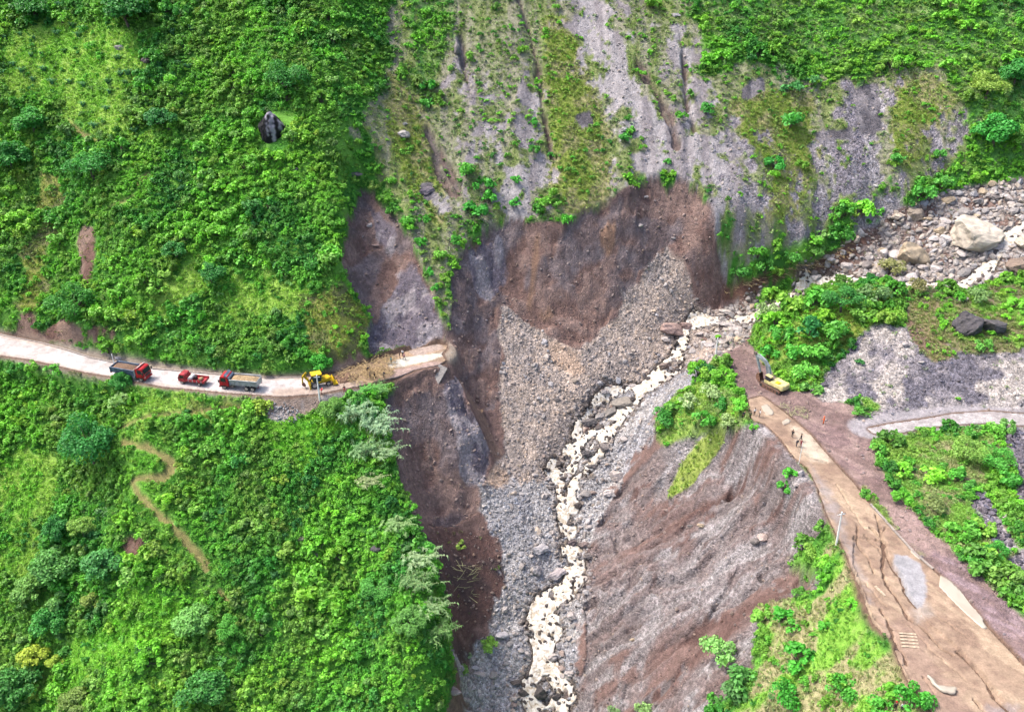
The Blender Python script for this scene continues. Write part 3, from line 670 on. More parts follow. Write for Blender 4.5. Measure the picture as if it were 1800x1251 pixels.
def wet(x, y):
    best = np.full(x.shape, 9.0)
    for w, h in SW:
        b0, b1 = w[:, :2].min(0) - 6, w[:, :2].max(0) + 6
        k = (x > b0[0]) & (x < b1[0]) & (y > b0[1]) & (y < b1[1])
        if not k.any(): continue
        d, _, s = nearest(w, x[k], y[k])
        best[k] = np.minimum(best[k], d - h * (0.85 + 0.8 * vn(s, s * 0 + 3.1 * h, 3.0, 5)))
    return best + 1.5 * (fbm(x, y, 1.7, 51, 3) - 0.5) + 1.3 * sstep(0.64, 0.76, fbm(x, y, 2.0, 52, 2))
WETG = wet(GX, GY)
HB = blur(H, 0.9)
NEARW = sstep(2.5, 0.5, WETG)
H = H * (1 - NEARW) + (HB - 0.15) * NEARW
H = np.where(WETG < 0.45, np.minimum(H, HB - 0.35 - 0.35 * sstep(0.45, -0.6, WETG)), H)
zone(sstep(1.0, 0.2, WETG), C(104, 94, 86), 0.9)
SHRUB *= sstep(0.5, 2.0, WETG); GRASS *= sstep(0.3, 1.0, WETG)

# roads press into the ground a little so that their sheets lie proud
POLY_L = world_poly([(-260, 525), (-120, 558), (0, 588), (60, 600), (120, 617), (160, 630), (200, 638), (260, 648), (330, 655), (400, 660), (460, 664), (530, 664), (560, 661), (600, 654), (640, 639), (680, 624), (720, 612), (755, 604), (772, 600), (778, 606),
                     (785, 604), (786, 613), (776, 622), (784, 634), (772, 643), (760, 645), (745, 647), (727, 651), (712, 659), (700, 666), (680, 668), (660, 672), (640, 678), (600, 684), (560, 692), (500, 697), (460, 694), (400, 690), (340, 684),
                     (290, 680), (240, 670), (200, 662), (150, 654), (100, 642), (50, 631), (0, 624), (-120, 596), (-260, 562)], 7)
POLY_R = world_poly([(1316, 702), (1340, 696), (1375, 722), (1400, 742), (1425, 764), (1448, 792), (1468, 814), (1500, 848), (1530, 888), (1572, 935), (1608, 975), (1640, 1002), (1662, 1022), (1700, 1060), (1735, 1100), (1800, 1168), (1860, 1220), (1990, 1340), (1860, 1420),
                     (1700, 1330), (1640, 1251), (1590, 1190), (1568, 1130), (1530, 1092), (1518, 1060), (1502, 1010), (1480, 955), (1455, 905), (1440, 862), (1420, 822), (1396, 802), (1372, 770), (1345, 744), (1322, 738)], 7)
POLY_S = world_poly([(1525, 753), (1560, 746), (1620, 737), (1680, 727), (1740, 723), (1800, 728), (1860, 735), (1960, 748), (1960, 772), (1860, 757), (1800, 748), (1740, 744), (1690, 745), (1640, 750), (1600, 758), (1560, 764), (1536, 762)], 8)
CUT = np.zeros((NY, NX), bool)
for pw in (POLY_L, POLY_R, POLY_S):
    m = fill(pw) > 0.5
    CUT |= m
CUTS = blur(CUT.astype(float), 0.5)
def zl(x, y): return nearest(WROAD_L, x, y)[1] + 0.05
def zr(x, y): return nearest(WROAD_R, x, y)[1] + 0.05 + 0.25 * (fbm(x, y, 9, 15, 2) - 0.5)
def zs(x, y): return nearest(WSIDE, x, y)[1] + 0.06 + 0.1 * (fbm(x, y, 3, 16, 2) - 0.5)
for pw, zf, dep in ((POLY_L, zl, 0.22), (POLY_R, zr, 0.75), (POLY_S, zs, 0.22)):
    m = fill(pw) > 0.5
    k = blur(m.astype(float), 0.4)
    tgt = zf(GX[m], GY[m]) - dep
    H[m] = np.where(k[m] > 0.8, tgt, np.minimum(H[m], tgt + 0.1))
zone(sstep(0.0, 0.3, CUTS), C(112, 90, 76), 0.2); SHRUB[blur(CUT.astype(float), 0.8) > 0.08] = 0; GRASS[CUTS > 0.3] = 0; RUB[CUTS > 0.2] = 0

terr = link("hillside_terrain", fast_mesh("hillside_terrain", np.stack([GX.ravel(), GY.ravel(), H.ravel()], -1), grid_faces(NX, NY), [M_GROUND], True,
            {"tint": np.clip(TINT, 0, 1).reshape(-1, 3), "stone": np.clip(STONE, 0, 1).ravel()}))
tag(terr, "steep hillside of grass, scree, bare landslide earth and gravel", "hillside", kind="structure")

# far ground that carries the slope on beyond the surveyed sheet
fx = np.linspace(-900, 900, 61); fy = np.linspace(-700, 700, 51)
FX, FY = np.meshgrid(fx, fy)
FZ = 0.62 * FY + 16 * (fbm(FX, FY, 160, 3, 3) - 0.5) + np.where(FX > 60, (FX - 60) * 0.10, 0) - 26
ins = (np.abs(FX) < 175) & (np.abs(FY) < 125)
FZ = np.where(ins, np.minimum(FZ, 0.5 * FY - 75), FZ)
far = link("far_hillside", fast_mesh("far_hillside", np.stack([FX.ravel(), FY.ravel(), FZ.ravel()], -1), grid_faces(61, 51), [M_GROUND], True,
           {"tint": np.tile(C(72, 125, 48), (FX.size, 1)), "stone": np.zeros(FX.size)}))
tag(far, "green mountainside running on beyond the landslide", "hillside", kind="structure")

# ------------------------------------------------------------------ water
def mud_water(name, rgb, rgb2, rough, scale, bump):
    m, nt, b = new_mat(name); L = nt.links.new
    geo = node(nt, "ShaderNodeNewGeometry"); nz = node(nt, "ShaderNodeTexNoise"); nz.inputs["Scale"].default_value = scale; nz.inputs["Detail"].default_value = 6; nz.inputs["Distortion"].default_value = 0.8
    L(geo.outputs["Position"], nz.inputs["Vector"])
    cr = node(nt, "ShaderNodeValToRGB"); cr.color_ramp.elements[0].position = 0.36; cr.color_ramp.elements[1].position = 0.56
    cr.color_ramp.elements[0].color = (*rgb2, 1); cr.color_ramp.elements[1].color = (*rgb, 1)
    L(nz.outputs["Fac"], cr.inputs[0]); L(cr.outputs[0], b.inputs["Base Color"])
    b.inputs["Roughness"].default_value = rough; b.inputs["IOR"].default_value = 1.33
    bp = node(nt, "ShaderNodeBump"); bp.inputs["Strength"].default_value = bump; bp.inputs["Distance"].default_value = 0.4; L(nz.outputs["Fac"], bp.inputs["Height"]); L(bp.outputs[0], b.inputs["Normal"])
    return m
M_WATER = mud_water("muddy_rapids", srgb(248, 241, 228, 0.47), srgb(206, 188, 160, 0.42), 0.42, 1.3, 0.7)
M_PUDDLE = mud_water("still_muddy_puddle", srgb(232, 220, 200, 0.36), srgb(218, 202, 180, 0.36), 0.22, 0.25, 0.02)
allw = np.concatenate([w for w, h in SW])
def zwat(x, y):
    return bil(HB, x, y, X0, Y0, ST) - 0.16 + 0.42 * (fbm(x, y, 1.5, 55, 3) - 0.5) + 0.10 * np.clip(-wet(x, y), 0, 1.5)
w_o = patch("torrent_water", lambda x, y: wet(x, y) < 0.0, 0.2, zwat, lambda x, y: np.ones((len(x), 3)), lambda x, y: np.zeros(len(x)), M_WATER, 0.5,
            (allw[:, 0].min() - 3, min(150, allw[:, 0].max() + 3), allw[:, 1].min() - 3, allw[:, 1].max() + 3))
tag(w_o, "cream-coloured muddy torrent tumbling between boulders down the gully", "stream", kind="structure")

# ------------------------------------------------------------------ roads
def wl(p, step=6): q = densify(p, step); return ground(q[:, 0], q[:, 1])
def blob(uv, x, y, soft, seed=3):
    pw = world_poly(uv, 8)
    d, _, _ = nearest(np.concatenate([pw, pw[:1]]), x, y)
    d = np.where(inside(pw, x, y), -d, d) + 1.1 * soft * (fbm(x, y, 1.1, seed, 3) - 0.5) * 2
    return sstep(soft, -soft, d)
def tint_l(x, y):
    u, v, _ = to_px(np.stack([x, y, zl(x, y)], -1))
    t = np.tile(C(196, 189, 186), (len(x), 1)); n = fbm(x, y, 2.5, 19, 4)
    t = mixc(t, C(182, 173, 168), sstep(0.5, 0.65, n))
    d, _, s = nearest(WROAD_L, x, y)
    t = mixc(t, C(186, 168, 154), sstep(1.9, 2.9, d) * 0.8)
    m = blob([(575, 640), (700, 600), (800, 590), (800, 650), (700, 680), (620, 690), (560, 668)], x, y, 0.8)
    t = mixc(t, mixc(np.tile(C(172, 146, 120), (len(x), 1)), C(150, 128, 108), sstep(0.45, 0.6, n)), m)
    t = mixc(t, C(168, 150, 136), blob([(480, 684), (560, 680), (600, 672), (640, 668), (640, 690), (560, 700), (480, 702)], x, y, 0.5) * 0.9)
    t = mixc(t, C(164, 142, 132), blob([(690, 652), (760, 636), (790, 640), (780, 660), (690, 680)], x, y, 0.6))
    t = mixc(t, C(170, 152, 140), blob([(715, 615), (770, 600), (782, 612), (730, 628)], x, y, 0.5))
    t = mixc(t, C(202, 196, 182), blob([(680, 636), (712, 628), (750, 624), (776, 620), (780, 626), (755, 634), (715, 643), (685, 648)], x, y, 0.35))
    return t
road_l = patch("mountain_road", POLY_L, 0.2, lambda x, y: zl(x, y) + 0.05 * (fbm(x, y, 1.5, 18, 3) - 0.5), tint_l, lambda x, y: 0.05 + 0.4 * blob([(575, 640), (800, 590), (800, 660), (620, 690)], x, y, 0.8), M_ROAD, 0.3)
tag(road_l, "pale mountain road along the green slope, snapped off above the gully", "road", kind="structure")
CRACKS = [([(1532, 928), (1555, 950), (1556, 965), (1563, 984), (1583, 1009), (1591, 1032), (1600, 1051), (1612, 1063)], 0.20, 0.55), ([(1507, 925), (1508, 953), (1530, 984), (1538, 1004)], 0.11, 0.35),
          ([(1540, 905), (1548, 930), (1553, 970), (1552, 998), (1558, 1021), (1574, 1043), (1588, 1063), (1597, 1082), (1611, 1091), (1631, 1108), (1653, 1133), (1675, 1147)], 0.15, 0.45),
          ([(1684, 1141), (1703, 1158), (1726, 1181), (1740, 1206), (1751, 1225), (1762, 1234), (1790, 1260)], 0.22, 0.5), ([(1549, 1066), (1563, 1088), (1570, 1108), (1577, 1130), (1591, 1147), (1596, 1162)], 0.16, 0.45),
          ([(1540, 1092), (1570, 1098), (1600, 1108)], 0.09, 0.3), ([(1712, 1225), (1732, 1245)], 0.16, 0.4), ([(1408, 795), (1420, 801), (1432, 807), (1453, 813)], 0.16, 0.5), ([(1625, 1182), (1640, 1205), (1646, 1215)], 0.09, 0.3),
          ([(1470, 850), (1500, 900), (1520, 930)], 0.07, 0.2), ([(1600, 1095), (1640, 1140), (1700, 1190)], 0.06, 0.15), ([(1634, 1070), (1655, 1086), (1700, 1120)], 0.06, 0.15), ([(1500, 1000), (1530, 1030), (1560, 1060)], 0.07, 0.2),
          ([(1555, 925), (1552, 940), (1556, 955)], 0.07, 0.3), ([(1520, 940), (1545, 960), (1552, 975)], 0.06, 0.25)]
CW = [(wl(p, 5), w, d) for p, w, d in CRACKS]
def jig(x, y): return x + 0.5 * (fbm(x, y, 0.9, 35, 3) - 0.5), y + 0.5 * (fbm(x, y, 0.9, 36, 3) - 0.5)
STEP = world_poly([(1556, 950), (1563, 984), (1583, 1009), (1591, 1032), (1612, 1063), (1640, 1100), (1690, 1140), (1740, 1200), (1790, 1260), (1700, 1330), (1600, 1200), (1530, 1092), (1500, 1000), (1500, 940)], 8)
def zroad(x, y):
    z = zr(x, y) + 0.12 * (fbm(x, y, 2.0, 37, 3) - 0.5)
    jx, jy = jig(x, y)
    z = z - 0.4 * inside(STEP, jx, jy)
    for w, hw, dep in CW:
        d, _, s = nearest(w, jx, jy)
        ww = 1.25 * hw * (0.6 + 0.8 * vn(s, s * 0, 2.0, 38))
        z = z - 1.2 * dep * sstep(ww + 0.08, ww * 0.4, d)
    return z
def tint_r(x, y):
    n, n2 = fbm(x, y, 3.0, 39, 4), fbm(x * 1.0 + y * 0.6, (y - x * 0.6) * 0.25, 2.0, 40, 4)
    t = mixc(np.tile(C(158, 135, 115), (len(x), 1)), C(142, 119, 102), sstep(0.4, 0.6, n))
    t = mixc(t, C(176, 154, 130), sstep(0.52, 0.66, n2) * 0.8)
    t = mixc(t, C(190, 176, 156), blob([(1395, 750), (1425, 768), (1462, 812), (1430, 812), (1405, 790)], x, y, 0.8) * 0.9)
    t = mixc(t, C(150, 142, 140), blob([(1425, 815), (1470, 880), (1500, 970), (1530, 1060), (1505, 1010), (1470, 930), (1440, 860)], x, y, 1.0) * 0.7)
    t = mixc(t, C(160, 148, 138), blob([(1600, 1065), (1625, 1055), (1640, 1080), (1612, 1092)], x, y, 0.6) * 0.8)
    t = mixc(t, C(156, 154, 156), blob([(1569, 972), (1594, 977), (1617, 991), (1627, 1012), (1628, 1046), (1620, 1068), (1604, 1056), (1591, 1035), (1582, 1011), (1572, 993)], x, y, 0.28, 8))
    t = mixc(t, C(150, 126, 112), blob([(1545, 1075), (1600, 1095), (1640, 1150), (1700, 1230), (1720, 1300), (1660, 1300), (1580, 1170), (1540, 1100)], x, y, 1.2) * 0.7)
    t = mixc(t, C(140, 130, 128), blob([(1740, 1235), (1790, 1240), (1800, 1290), (1730, 1290)], x, y, 0.8) * 0.8)
    return t
road_r = patch("cracked_road", POLY_R, 0.13, zroad, tint_r, lambda x, y: 0.15 + 0 * x, M_ROAD, 0.8)
tag(road_r, "mud-covered road with long open cracks sinking towards the gully", "road", kind="structure")
side = patch("side_track", POLY_S, 0.3, zs, lambda x, y: mixc(np.tile(C(172, 166, 164), (len(x), 1)), C(156, 148, 146), sstep(0.4, 0.6, fbm(x, y, 2, 44, 3))), lambda x, y: 0.4 + 0 * x, M_ROAD, 0.3)
tag(side, "grey gravel track leading off behind the bushes", "track", kind="structure")
PUDDLES = [("long cream puddle in the ditch beside the cracked road", [(1653, 1011), (1670, 1020), (1686, 1036), (1702, 1052), (1724, 1080), (1735, 1106), (1728, 1104), (1712, 1092), (1681, 1063), (1650, 1030)], 'R'),
           ("narrow cream puddle strung along the ditch above the grey asphalt", [(1598, 960), (1606, 968), (1622, 983), (1614, 982), (1602, 972)], 'R'),
           ("crooked pale puddle on the sunken lower corner of the road", [(1629, 1181), (1638, 1186), (1648, 1200), (1662, 1204), (1682, 1208), (1679, 1217), (1660, 1213), (1645, 1202)], 'R'),
           ("square pale puddle on the road beside the spur", [(1338, 714), (1348, 711), (1360, 724), (1358, 730), (1348, 730), (1341, 722)], 'R'),
           ("small pale puddle nearest the crescent-shaped road break", [(1374, 742), (1384, 736), (1390, 740), (1386, 745), (1377, 747)], 'R')]
def zmax(pw, zf):
    return float(np.mean(zf(pw[:, 0], pw[:, 1])))
for lab, uv, k in PUDDLES:
    pw = world_poly(uv, 4); zc = zr(pw[:, 0], pw[:, 1])
    # still water finds its level along a gently tilted plane
    A = np.stack([pw[:, 0], pw[:, 1], np.ones(len(pw))], -1); co = np.linalg.lstsq(A, zc, rcond=None)[0]
    o = patch("puddle", pw, 0.2, lambda x, y, co=co: co[0] * x + co[1] * y + co[2] + 0.09, lambda x, y: np.ones((len(x), 3)), lambda x, y: 0 * x, M_PUDDLE, 0.3)
    tag(o, lab, "puddle", kind="structure")

# ------------------------------------------------------------------ plants and stones: the shapes they share
def unit(v): return v / np.maximum(1e-9, np.linalg.norm(v, axis=-1, keepdims=True))
def leaf_cards(P, N, size, rng, long=1.5, droop=0.0):
    """leaf-sized diamonds at points P facing roughly N"""
    n = len(P)
    N = unit(N + rng.normal(0, 0.55, (n, 3)))
    T = unit(np.cross(N, rng.normal(0, 1, (n, 3)))); B = np.cross(N, T)
    s = (size * rng.uniform(0.6, 1.35, n))[:, None]
    a = P - T * s * 0.5 * long; b = P + B * s * 0.5 + N * s * 0.08; c = P + T * s * 0.5 * long - np.array([0, 0, 1]) * s * droop; d = P - B * s * 0.5 + N * s * 0.08
    V = np.stack([a, b, c, d], 1).reshape(-1, 3); F = np.arange(4 * n).reshape(-1, 4)
    sh = np.repeat(rng.uniform(0.62, 1.38, n), 4)
    return V, F, sh
def dome_points(n, r, h, lobes, rng, inner=0.35):
    """points through an uneven many-lobed crown: r half-width, h height"""
    cs, rs = [], []
    for k in range(lobes):
        a = rng.uniform(0, 6.283); q = math.sqrt(rng.uniform(0, 1)) * 0.88
        z = h * (0.25 + 0.52 * rng.uniform(0.2, 1) * (1 - q * q * 0.8))
        cs.append((math.cos(a) * q * r, math.sin(a) * q * r, z)); rs.append(r * rng.uniform(0.16, 0.46))
    cs, rs = np.array(cs), np.array(rs)
    k = rng.choice(lobes, n, p=rs ** 2 / (rs ** 2).sum())
    d = unit(rng.normal(0, 1, (n, 3))); d[:, 2] = np.where(d[:, 2] < -0.35, -d[:, 2], d[:, 2])
    rad = rs[k] * np.where(rng.uniform(size=n) < inner, rng.uniform(0.3, 1, n), rng.uniform(0.85, 1.08, n))
    sq = min(1.0, 0.9 * h / r)
    P = cs[k] + d * rad[:, None] * np.array([1, 1, sq]); P[:, 2] = np.maximum(P[:, 2], 0.03)
    return P, unit(d + np.array([0, 0, 0.45])), cs, rs
def tube(path, radii, sides=5):
    path = np.asarray(path, float); V, F = [], []
    for i, p in enumerate(path):
        t = unit((path[min(i + 1, len(path) - 1)] - path[max(i - 1, 0)])[None])[0]
        u = np.cross(t, [0.3, 0.9, 0.2]); u /= np.linalg.norm(u); w = np.cross(t, u)
        for k in range(sides):
            a = 6.283 * k / sides
            V.append(p + (u * math.cos(a) + w * math.sin(a)) * radii[i])
    for i in range(len(path) - 1):
        for k in range(sides):
            F.append((i * sides + k, i * sides + (k + 1) % sides, (i + 1) * sides + (k + 1) % sides, (i + 1) * sides + k))
    return np.array(V), np.array(F)
def join(parts):
    V, F, o = [], [], 0
    for v, f in parts:
        V.append(v); F.append(f + o); o += len(v)
    return np.concatenate(V), np.concatenate(F)
def stems_mesh(name, cs, rng, r0=0.07):
    ps = []
    for c in cs[:6]:
        mid = np.array([c[0] * 0.35, c[1] * 0.35, c[2] * 0.5]) + rng.normal(0, 0.05, 3)
        ps.append(tube([(c[0] * 0.06, c[1] * 0.06, -0.3), mid, c], [r0, r0 * 0.7, r0 * 0.25], 4))
    v, f = join(ps)
    return fast_mesh(name, v, f, [M_BARK])
def leafy_mesh(name, n, r, h, lobes, leaf, seed, long=1.5, droop=0.0, inner=0.35):
    rng = np.random.default_rng(seed)
    P, N, cs, rs = dome_points(n, r, h, lobes, rng, inner)
    V, F, sh = leaf_cards(P, N, leaf, rng, long, droop)
    lob = rng.uniform(0.85, 1.15, lobes)
    return fast_mesh(name, V, F, [M_LEAF], False, {"shade": sh}), cs
def blade_mesh(name, n, r, h, w, seed, lean=0.6):
    rng = np.random.default_rng(seed); V, F = [], []; sh = []
    for k in range(n):
        a = rng.uniform(0, 6.283); q = math.sqrt(rng.uniform(0, 1)) * r; b = np.array([math.cos(a) * q, math.sin(a) * q, -0.03])
        a2 = a + rng.normal(0, 0.8); hh = h * rng.uniform(0.5, 1.1); l = lean * rng.uniform(0.3, 1.2) * hh
        d = np.array([math.cos(a2), math.sin(a2), 0]); s = np.array([-d[1], d[0], 0]) * w
        m = b + d * l * 0.35 + np.array([0, 0, hh * 0.7]); t = b + d * l + np.array([0, 0, hh * rng.uniform(0.7, 1.0)])
        o = len(V); V += [b - s, b + s, m + s * 0.8, m - s * 0.8, t + s * 0.1, t - s * 0.1]; F += [(o, o + 1, o + 2, o + 3), (o + 3, o + 2, o + 4, o + 5)]; sh += [rng.uniform(0.65, 1.35)] * 6
    return fast_mesh(name, np.array(V), np.array(F), [M_LEAF], False, {"shade": sh})
def rock_mesh(name, seed, sub=2, cuts=9, rough=0.12, flat=(1, 1, 1)):
    rng = np.random.default_rng(seed)
    bm = bmesh.new(); bmesh.ops.create_icosphere(bm, subdivisions=sub, radius=1.0)
    V = np.array([v.co[:] for v in bm.verts]); F = np.array([[v.index for v in f.verts] for f in bm.faces]); bm.free()
    for k in range(cuts):
        n = unit(rng.normal(0, 1, (1, 3)))[0]; d = rng.uniform(0.45, 0.85)
        s = V @ n
        V = V - np.outer(np.maximum(0, s - d) * 0.92, n)
    V = V * (1 + rough * (vn(V[:, 0] * 3 + V[:, 2] * 2.1, V[:, 1] * 3 - V[:, 2] * 1.7, 1.3, seed)[:, None] - 0.5) * 2)
    V = V * (1 + 0.5 * rough * (vn(V[:, 0] * 3 - V[:, 2] * 2.6, V[:, 1] * 3 + V[:, 2] * 2.2, 0.5, seed + 3)[:, None] - 0.5) * 2)
    V = V * np.array(flat)
    V /= np.abs(V).max()
    return fast_mesh(name, V, F, [M_ROCK], False, {"shade": np.clip(0.88 + 0.24 * vn(V[:, 0] + V[:, 2], V[:, 1], 0.5, seed + 9), 0, 2)})
def hidden_collection(name, meshes):
    c = bpy.data.collections.new(name)
    for i, m in enumerate(meshes):
        o = bpy.data.objects.new("%s_%02d" % (name, i), m); c.objects.link(o)
    return c

SH = [leafy_mesh("shrub_foliage", 330, 1.3, 1.7, 9, 0.27, 100 + i) for i in range(5)]
SM = [leafy_mesh("bush_foliage", 190, 0.8, 1.0, 6, 0.19, 120 + i) for i in range(4)]
GC = [leafy_mesh("ground_plant", 60, 0.6, 0.45, 4, 0.20, 140 + i, inner=0.6) for i in range(3)]
GB = [blade_mesh("grass_tuft", 26, 0.38, 0.5, 0.035, 150 + i) for i in range(3)]
SH_STEM = [stems_mesh("shrub_stem", c, np.random.default_rng(160 + i)) for i, (m, c) in enumerate(SH)]
SM_STEM = [stems_mesh("bush_stem", c, np.random.default_rng(170 + i), 0.04) for i, (m, c) in enumerate(SM)]
RK = [rock_mesh("rock_shape", 200 + i, 2, 9, 0.10, ((1, .8, .7), (1, .9, .6), (.9, .75, .8), (1, .65, .6))[i % 4]) for i in range(10)]
RKB = [rock_mesh("boulder_shape", 240 + i, 4, 14, 0.14, ((1, .85, .75), (1, .9, .62), (.9, .8, .8), (1, .7, .65))[i % 4]) for i in range(9)]
ST_ = [rock_mesh("stone_shape", 280 + i, 1, 6, 0.10, (1, .85, .65)) for i in range(6)]

def scatter(name, pts, rot, scl, tint, idx, meshes):
    me = bpy.data.meshes.new(name); n = len(pts)
    me.vertices.add(n); me.vertices.foreach_set("co", np.asarray(pts, np.float32).ravel())
    for k, a in (("rot", rot), ("scl", scl), ("tint", tint)):
        me.attributes.new(k, 'FLOAT_VECTOR', 'POINT').data.foreach_set("vector", np.asarray(a, np.float32).ravel())
    me.attributes.new("idx", 'INT', 'POINT').data.foreach_set("value", np.asarray(idx, np.int32))
    me.update()
    o = link(name, me)
    ng = bpy.data.node_groups.new(name, 'GeometryNodeTree')
    ng.interface.new_socket("Geometry", in_out='INPUT', socket_type='NodeSocketGeometry'); ng.interface.new_socket("Geometry", in_out='OUTPUT', socket_type='NodeSocketGeometry')
    gi, go = ng.nodes.new("NodeGroupInput"), ng.nodes.new("NodeGroupOutput")
    ip = ng.nodes.new("GeometryNodeInstanceOnPoints"); ci = ng.nodes.new("GeometryNodeCollectionInfo")
    ci.inputs["Collection"].default_value = hidden_collection(name + "_shapes", meshes); ci.inputs["Separate Children"].default_value = True; ci.inputs["Reset Children"].default_value = True
    def na(k, t):
        q = ng.nodes.new("GeometryNodeInputNamedAttribute"); q.data_type = t; q.inputs["Name"].default_value = k; return q.outputs["Attribute"]
    L = ng.links.new
    L(gi.outputs[0], ip.inputs["Points"]); L(ci.outputs[0], ip.inputs["Instance"]); ip.inputs["Pick Instance"].default_value = True
    L(na("idx", 'INT'), ip.inputs["Instance Index"]); L(na("rot", 'FLOAT_VECTOR'), ip.inputs["Rotation"]); L(na("scl", 'FLOAT_VECTOR'), ip.inputs["Scale"]); L(ip.outputs[0], go.inputs[0])
    mod = o.modifiers.new("scatter", 'NODES'); mod.node_group = ng
    return o
def sample(dens, spacing, seed, jitter=0.48):
    """jittered points over the survey area, kept with the chance given by the density map"""
    rng = np.random.default_rng(seed)
    xs = np.arange(X0 + 2, X1 - 2, spacing); ys = np.arange(Y0 + 2, Y1 - 2, spacing * 0.87)
    A, B = np.meshgrid(xs, ys); A = A + (np.arange(len(ys)) % 2)[:, None] * spacing / 2
    x = (A + rng.uniform(-jitter, jitter, A.shape) * spacing).ravel(); y = (B + rng.uniform(-jitter, jitter, A.shape) * spacing).ravel()
    z = hz(x, y)
    u, v, dep = to_px(np.stack([x, y, z], -1))
    ok = (u > -160) & (u < 1960) & (v > -160) & (v < 1400) & (rng.uniform(size=x.shape) < bil(dens, x, y, X0, Y0, ST))
    return np.stack([x, y, z], -1)[ok]
GXs, GYs = np.gradient(H, ST)[1], np.gradient(H, ST)[0]
def lean(p, k=0.35):                            # plants lean a little out of the slope
    gx_, gy_ = bil(GXs, p[:, 0], p[:, 1], X0, Y0, ST), bil(GYs, p[:, 0], p[:, 1], X0, Y0, ST)
    return np.stack([np.arctan(gy_) * k, -np.arctan(gx_) * k], -1)

# leaf colours
FK = 1.0
def F_(r, g, b): return srgb(r, g, b, FK)
G_BRIGHT, G_MID, G_DEEP, G_BLUE, G_YEL, G_SAGE, G_LIME, G_OLIVE = F_(104, 172, 54), F_(76, 148, 46), F_(44, 108, 46), F_(66, 122, 78), F_(158, 176, 66), F_(138, 164, 112), F_(126, 190, 52), F_(118, 134, 62)
def palette(n, w, rng):
    pal = np.array([G_BRIGHT, G_MID, G_DEEP, G_BLUE, G_YEL, G_SAGE, G_LIME, G_OLIVE]); w = np.array(w, float)
    a = pal[rng.choice(8, n, p=w / w.sum())]; b = pal[rng.choice(8, n, p=w / w.sum())]; t = rng.uniform(0, 0.5, n)[:, None]
    return (a * (1 - t) + b * t) * rng.uniform(0.82, 1.18, (n, 1))
def field_palette(p, rng):
    """neighbouring plants share a kind, so the colour drifts in drifts across the slope"""
    n = len(p); f = fbm(p[:, 0], p[:, 1], 11, 301, 3); g = fbm(p[:, 0], p[:, 1], 6, 311, 3); h = fbm(p[:, 0], p[:, 1], 16, 321, 2)
    c = np.tile(G_MID, (n, 1)); c = mixc(c, G_BRIGHT, sstep(0.44, 0.56, f)); c = mixc(c, G_DEEP, sstep(0.53, 0.62, g) * 0.9); c = mixc(c, G_LIME, sstep(0.52, 0.64, h) * 0.75); c = mixc(c, G_YEL, sstep(0.56, 0.66, 1 - f) * 0.28); c = mixc(c, G_OLIVE, sstep(0.58, 0.66, 1 - g) * 0.6)
    j = palette(n, (4, 4, 2, 0.6, 0.4, 0.5, 1, 0.5), rng)
    return mixc(c, j, np.full(n, 0.38)) * rng.uniform(0.85, 1.15, (n, 1))

# ------------------------------------------------------------------ thickets, ground plants and grass (beyond counting)
rng = np.random.default_rng(31)
p_sh = sample(np.clip(SHRUB, 0, 1) ** 1.3 * (0.55 + 0.45 * sstep(0.35, 0.55, fbm(GX, GY, 5, 401, 3))), 1.75, 32)
big = rng.uniform(size=len(p_sh))
size = rng.uniform(0.5, 1.3, len(p_sh)) * (0.75 + 0.6 * fbm(p_sh[:, 0], p_sh[:, 1], 8, 402, 2))
order = np.argsort(-size)
N_THING = 190                                   # the largest of the thicket stand as shrubs of their own
u_, v_, _ = to_px(p_sh); inframe = (u_ > 5) & (u_ < 1795) & (v_ > 5) & (v_ < 1246)
pick = [i for i in order if inframe[i]][:N_THING]
size[pick] *= 1.25
tint_sh = field_palette(p_sh, rng)
rest = np.ones(len(p_sh), bool); rest[pick] = False
def rots(p, rng): l = lean(p); return np.stack([l[:, 0] + rng.normal(0, .08, len(p)), l[:, 1] + rng.normal(0, .08, len(p)), rng.uniform(0, 6.283, len(p))], -1)
def scl3(s, rng): return np.stack([s * rng.uniform(.85, 1.2, len(s)), s * rng.uniform(.85, 1.2, len(s)), s * rng.uniform(.8, 1.25, len(s))], -1)
q = p_sh[rest]; q[:, 2] -= 0.1
o = scatter("thicket_shrubbery", q, rots(q, rng), scl3(size[rest], rng), tint_sh[rest], rng.integers(0, 5, rest.sum()), [m for m, c in SH])
tag(o, "dense mass of leafy green shrubs covering the hillside", "shrubbery", kind="stuff")
SHRUB_SPOTS = [(p_sh[i], size[i], tint_sh[i]) for i in pick]

p = sample(np.clip(SHRUB * 0.9 + GRASS * 0.10, 0, 1), 1.05, 33)
s = rng.uniform(0.55, 1.15, len(p)); t = field_palette(p, rng)
o = scatter("undergrowth", p, rots(p, rng), scl3(s, rng), t, rng.integers(0, 4, len(p)), [m for m, c in SM])
tag(o, "low leafy undergrowth filling the gaps of the thicket", "undergrowth", kind="stuff")
p = sample(np.clip(GRASS * 0.75, 0, 1), 0.85, 34)
def local(p):
    n = len(p); return np.stack([bil(TINT[..., i], p[:, 0], p[:, 1], X0, Y0, ST) for i in range(3)], -1) * (FK / KA * 1.08) * rng.uniform(0.8, 1.2, (n, 1))
s = rng.uniform(0.5, 1.2, len(p)); t = mixc(field_palette(p, rng), local(p), np.full(len(p), 0.6))
o = scatter("ground_cover", p, rots(p, rng), scl3(s, rng), t, rng.integers(0, 3, len(p)), [m for m, c in GC])
tag(o, "low green ground plants spread over the slopes", "ground cover", kind="stuff")
p = sample(np.clip(GRASS * (1 - 0.75 * SHRUB), 0, 1), 0.62, 35)
s = rng.uniform(0.6, 1.3, len(p)); t = mixc(field_palette(p, rng), local(p), np.full(len(p), 0.75))
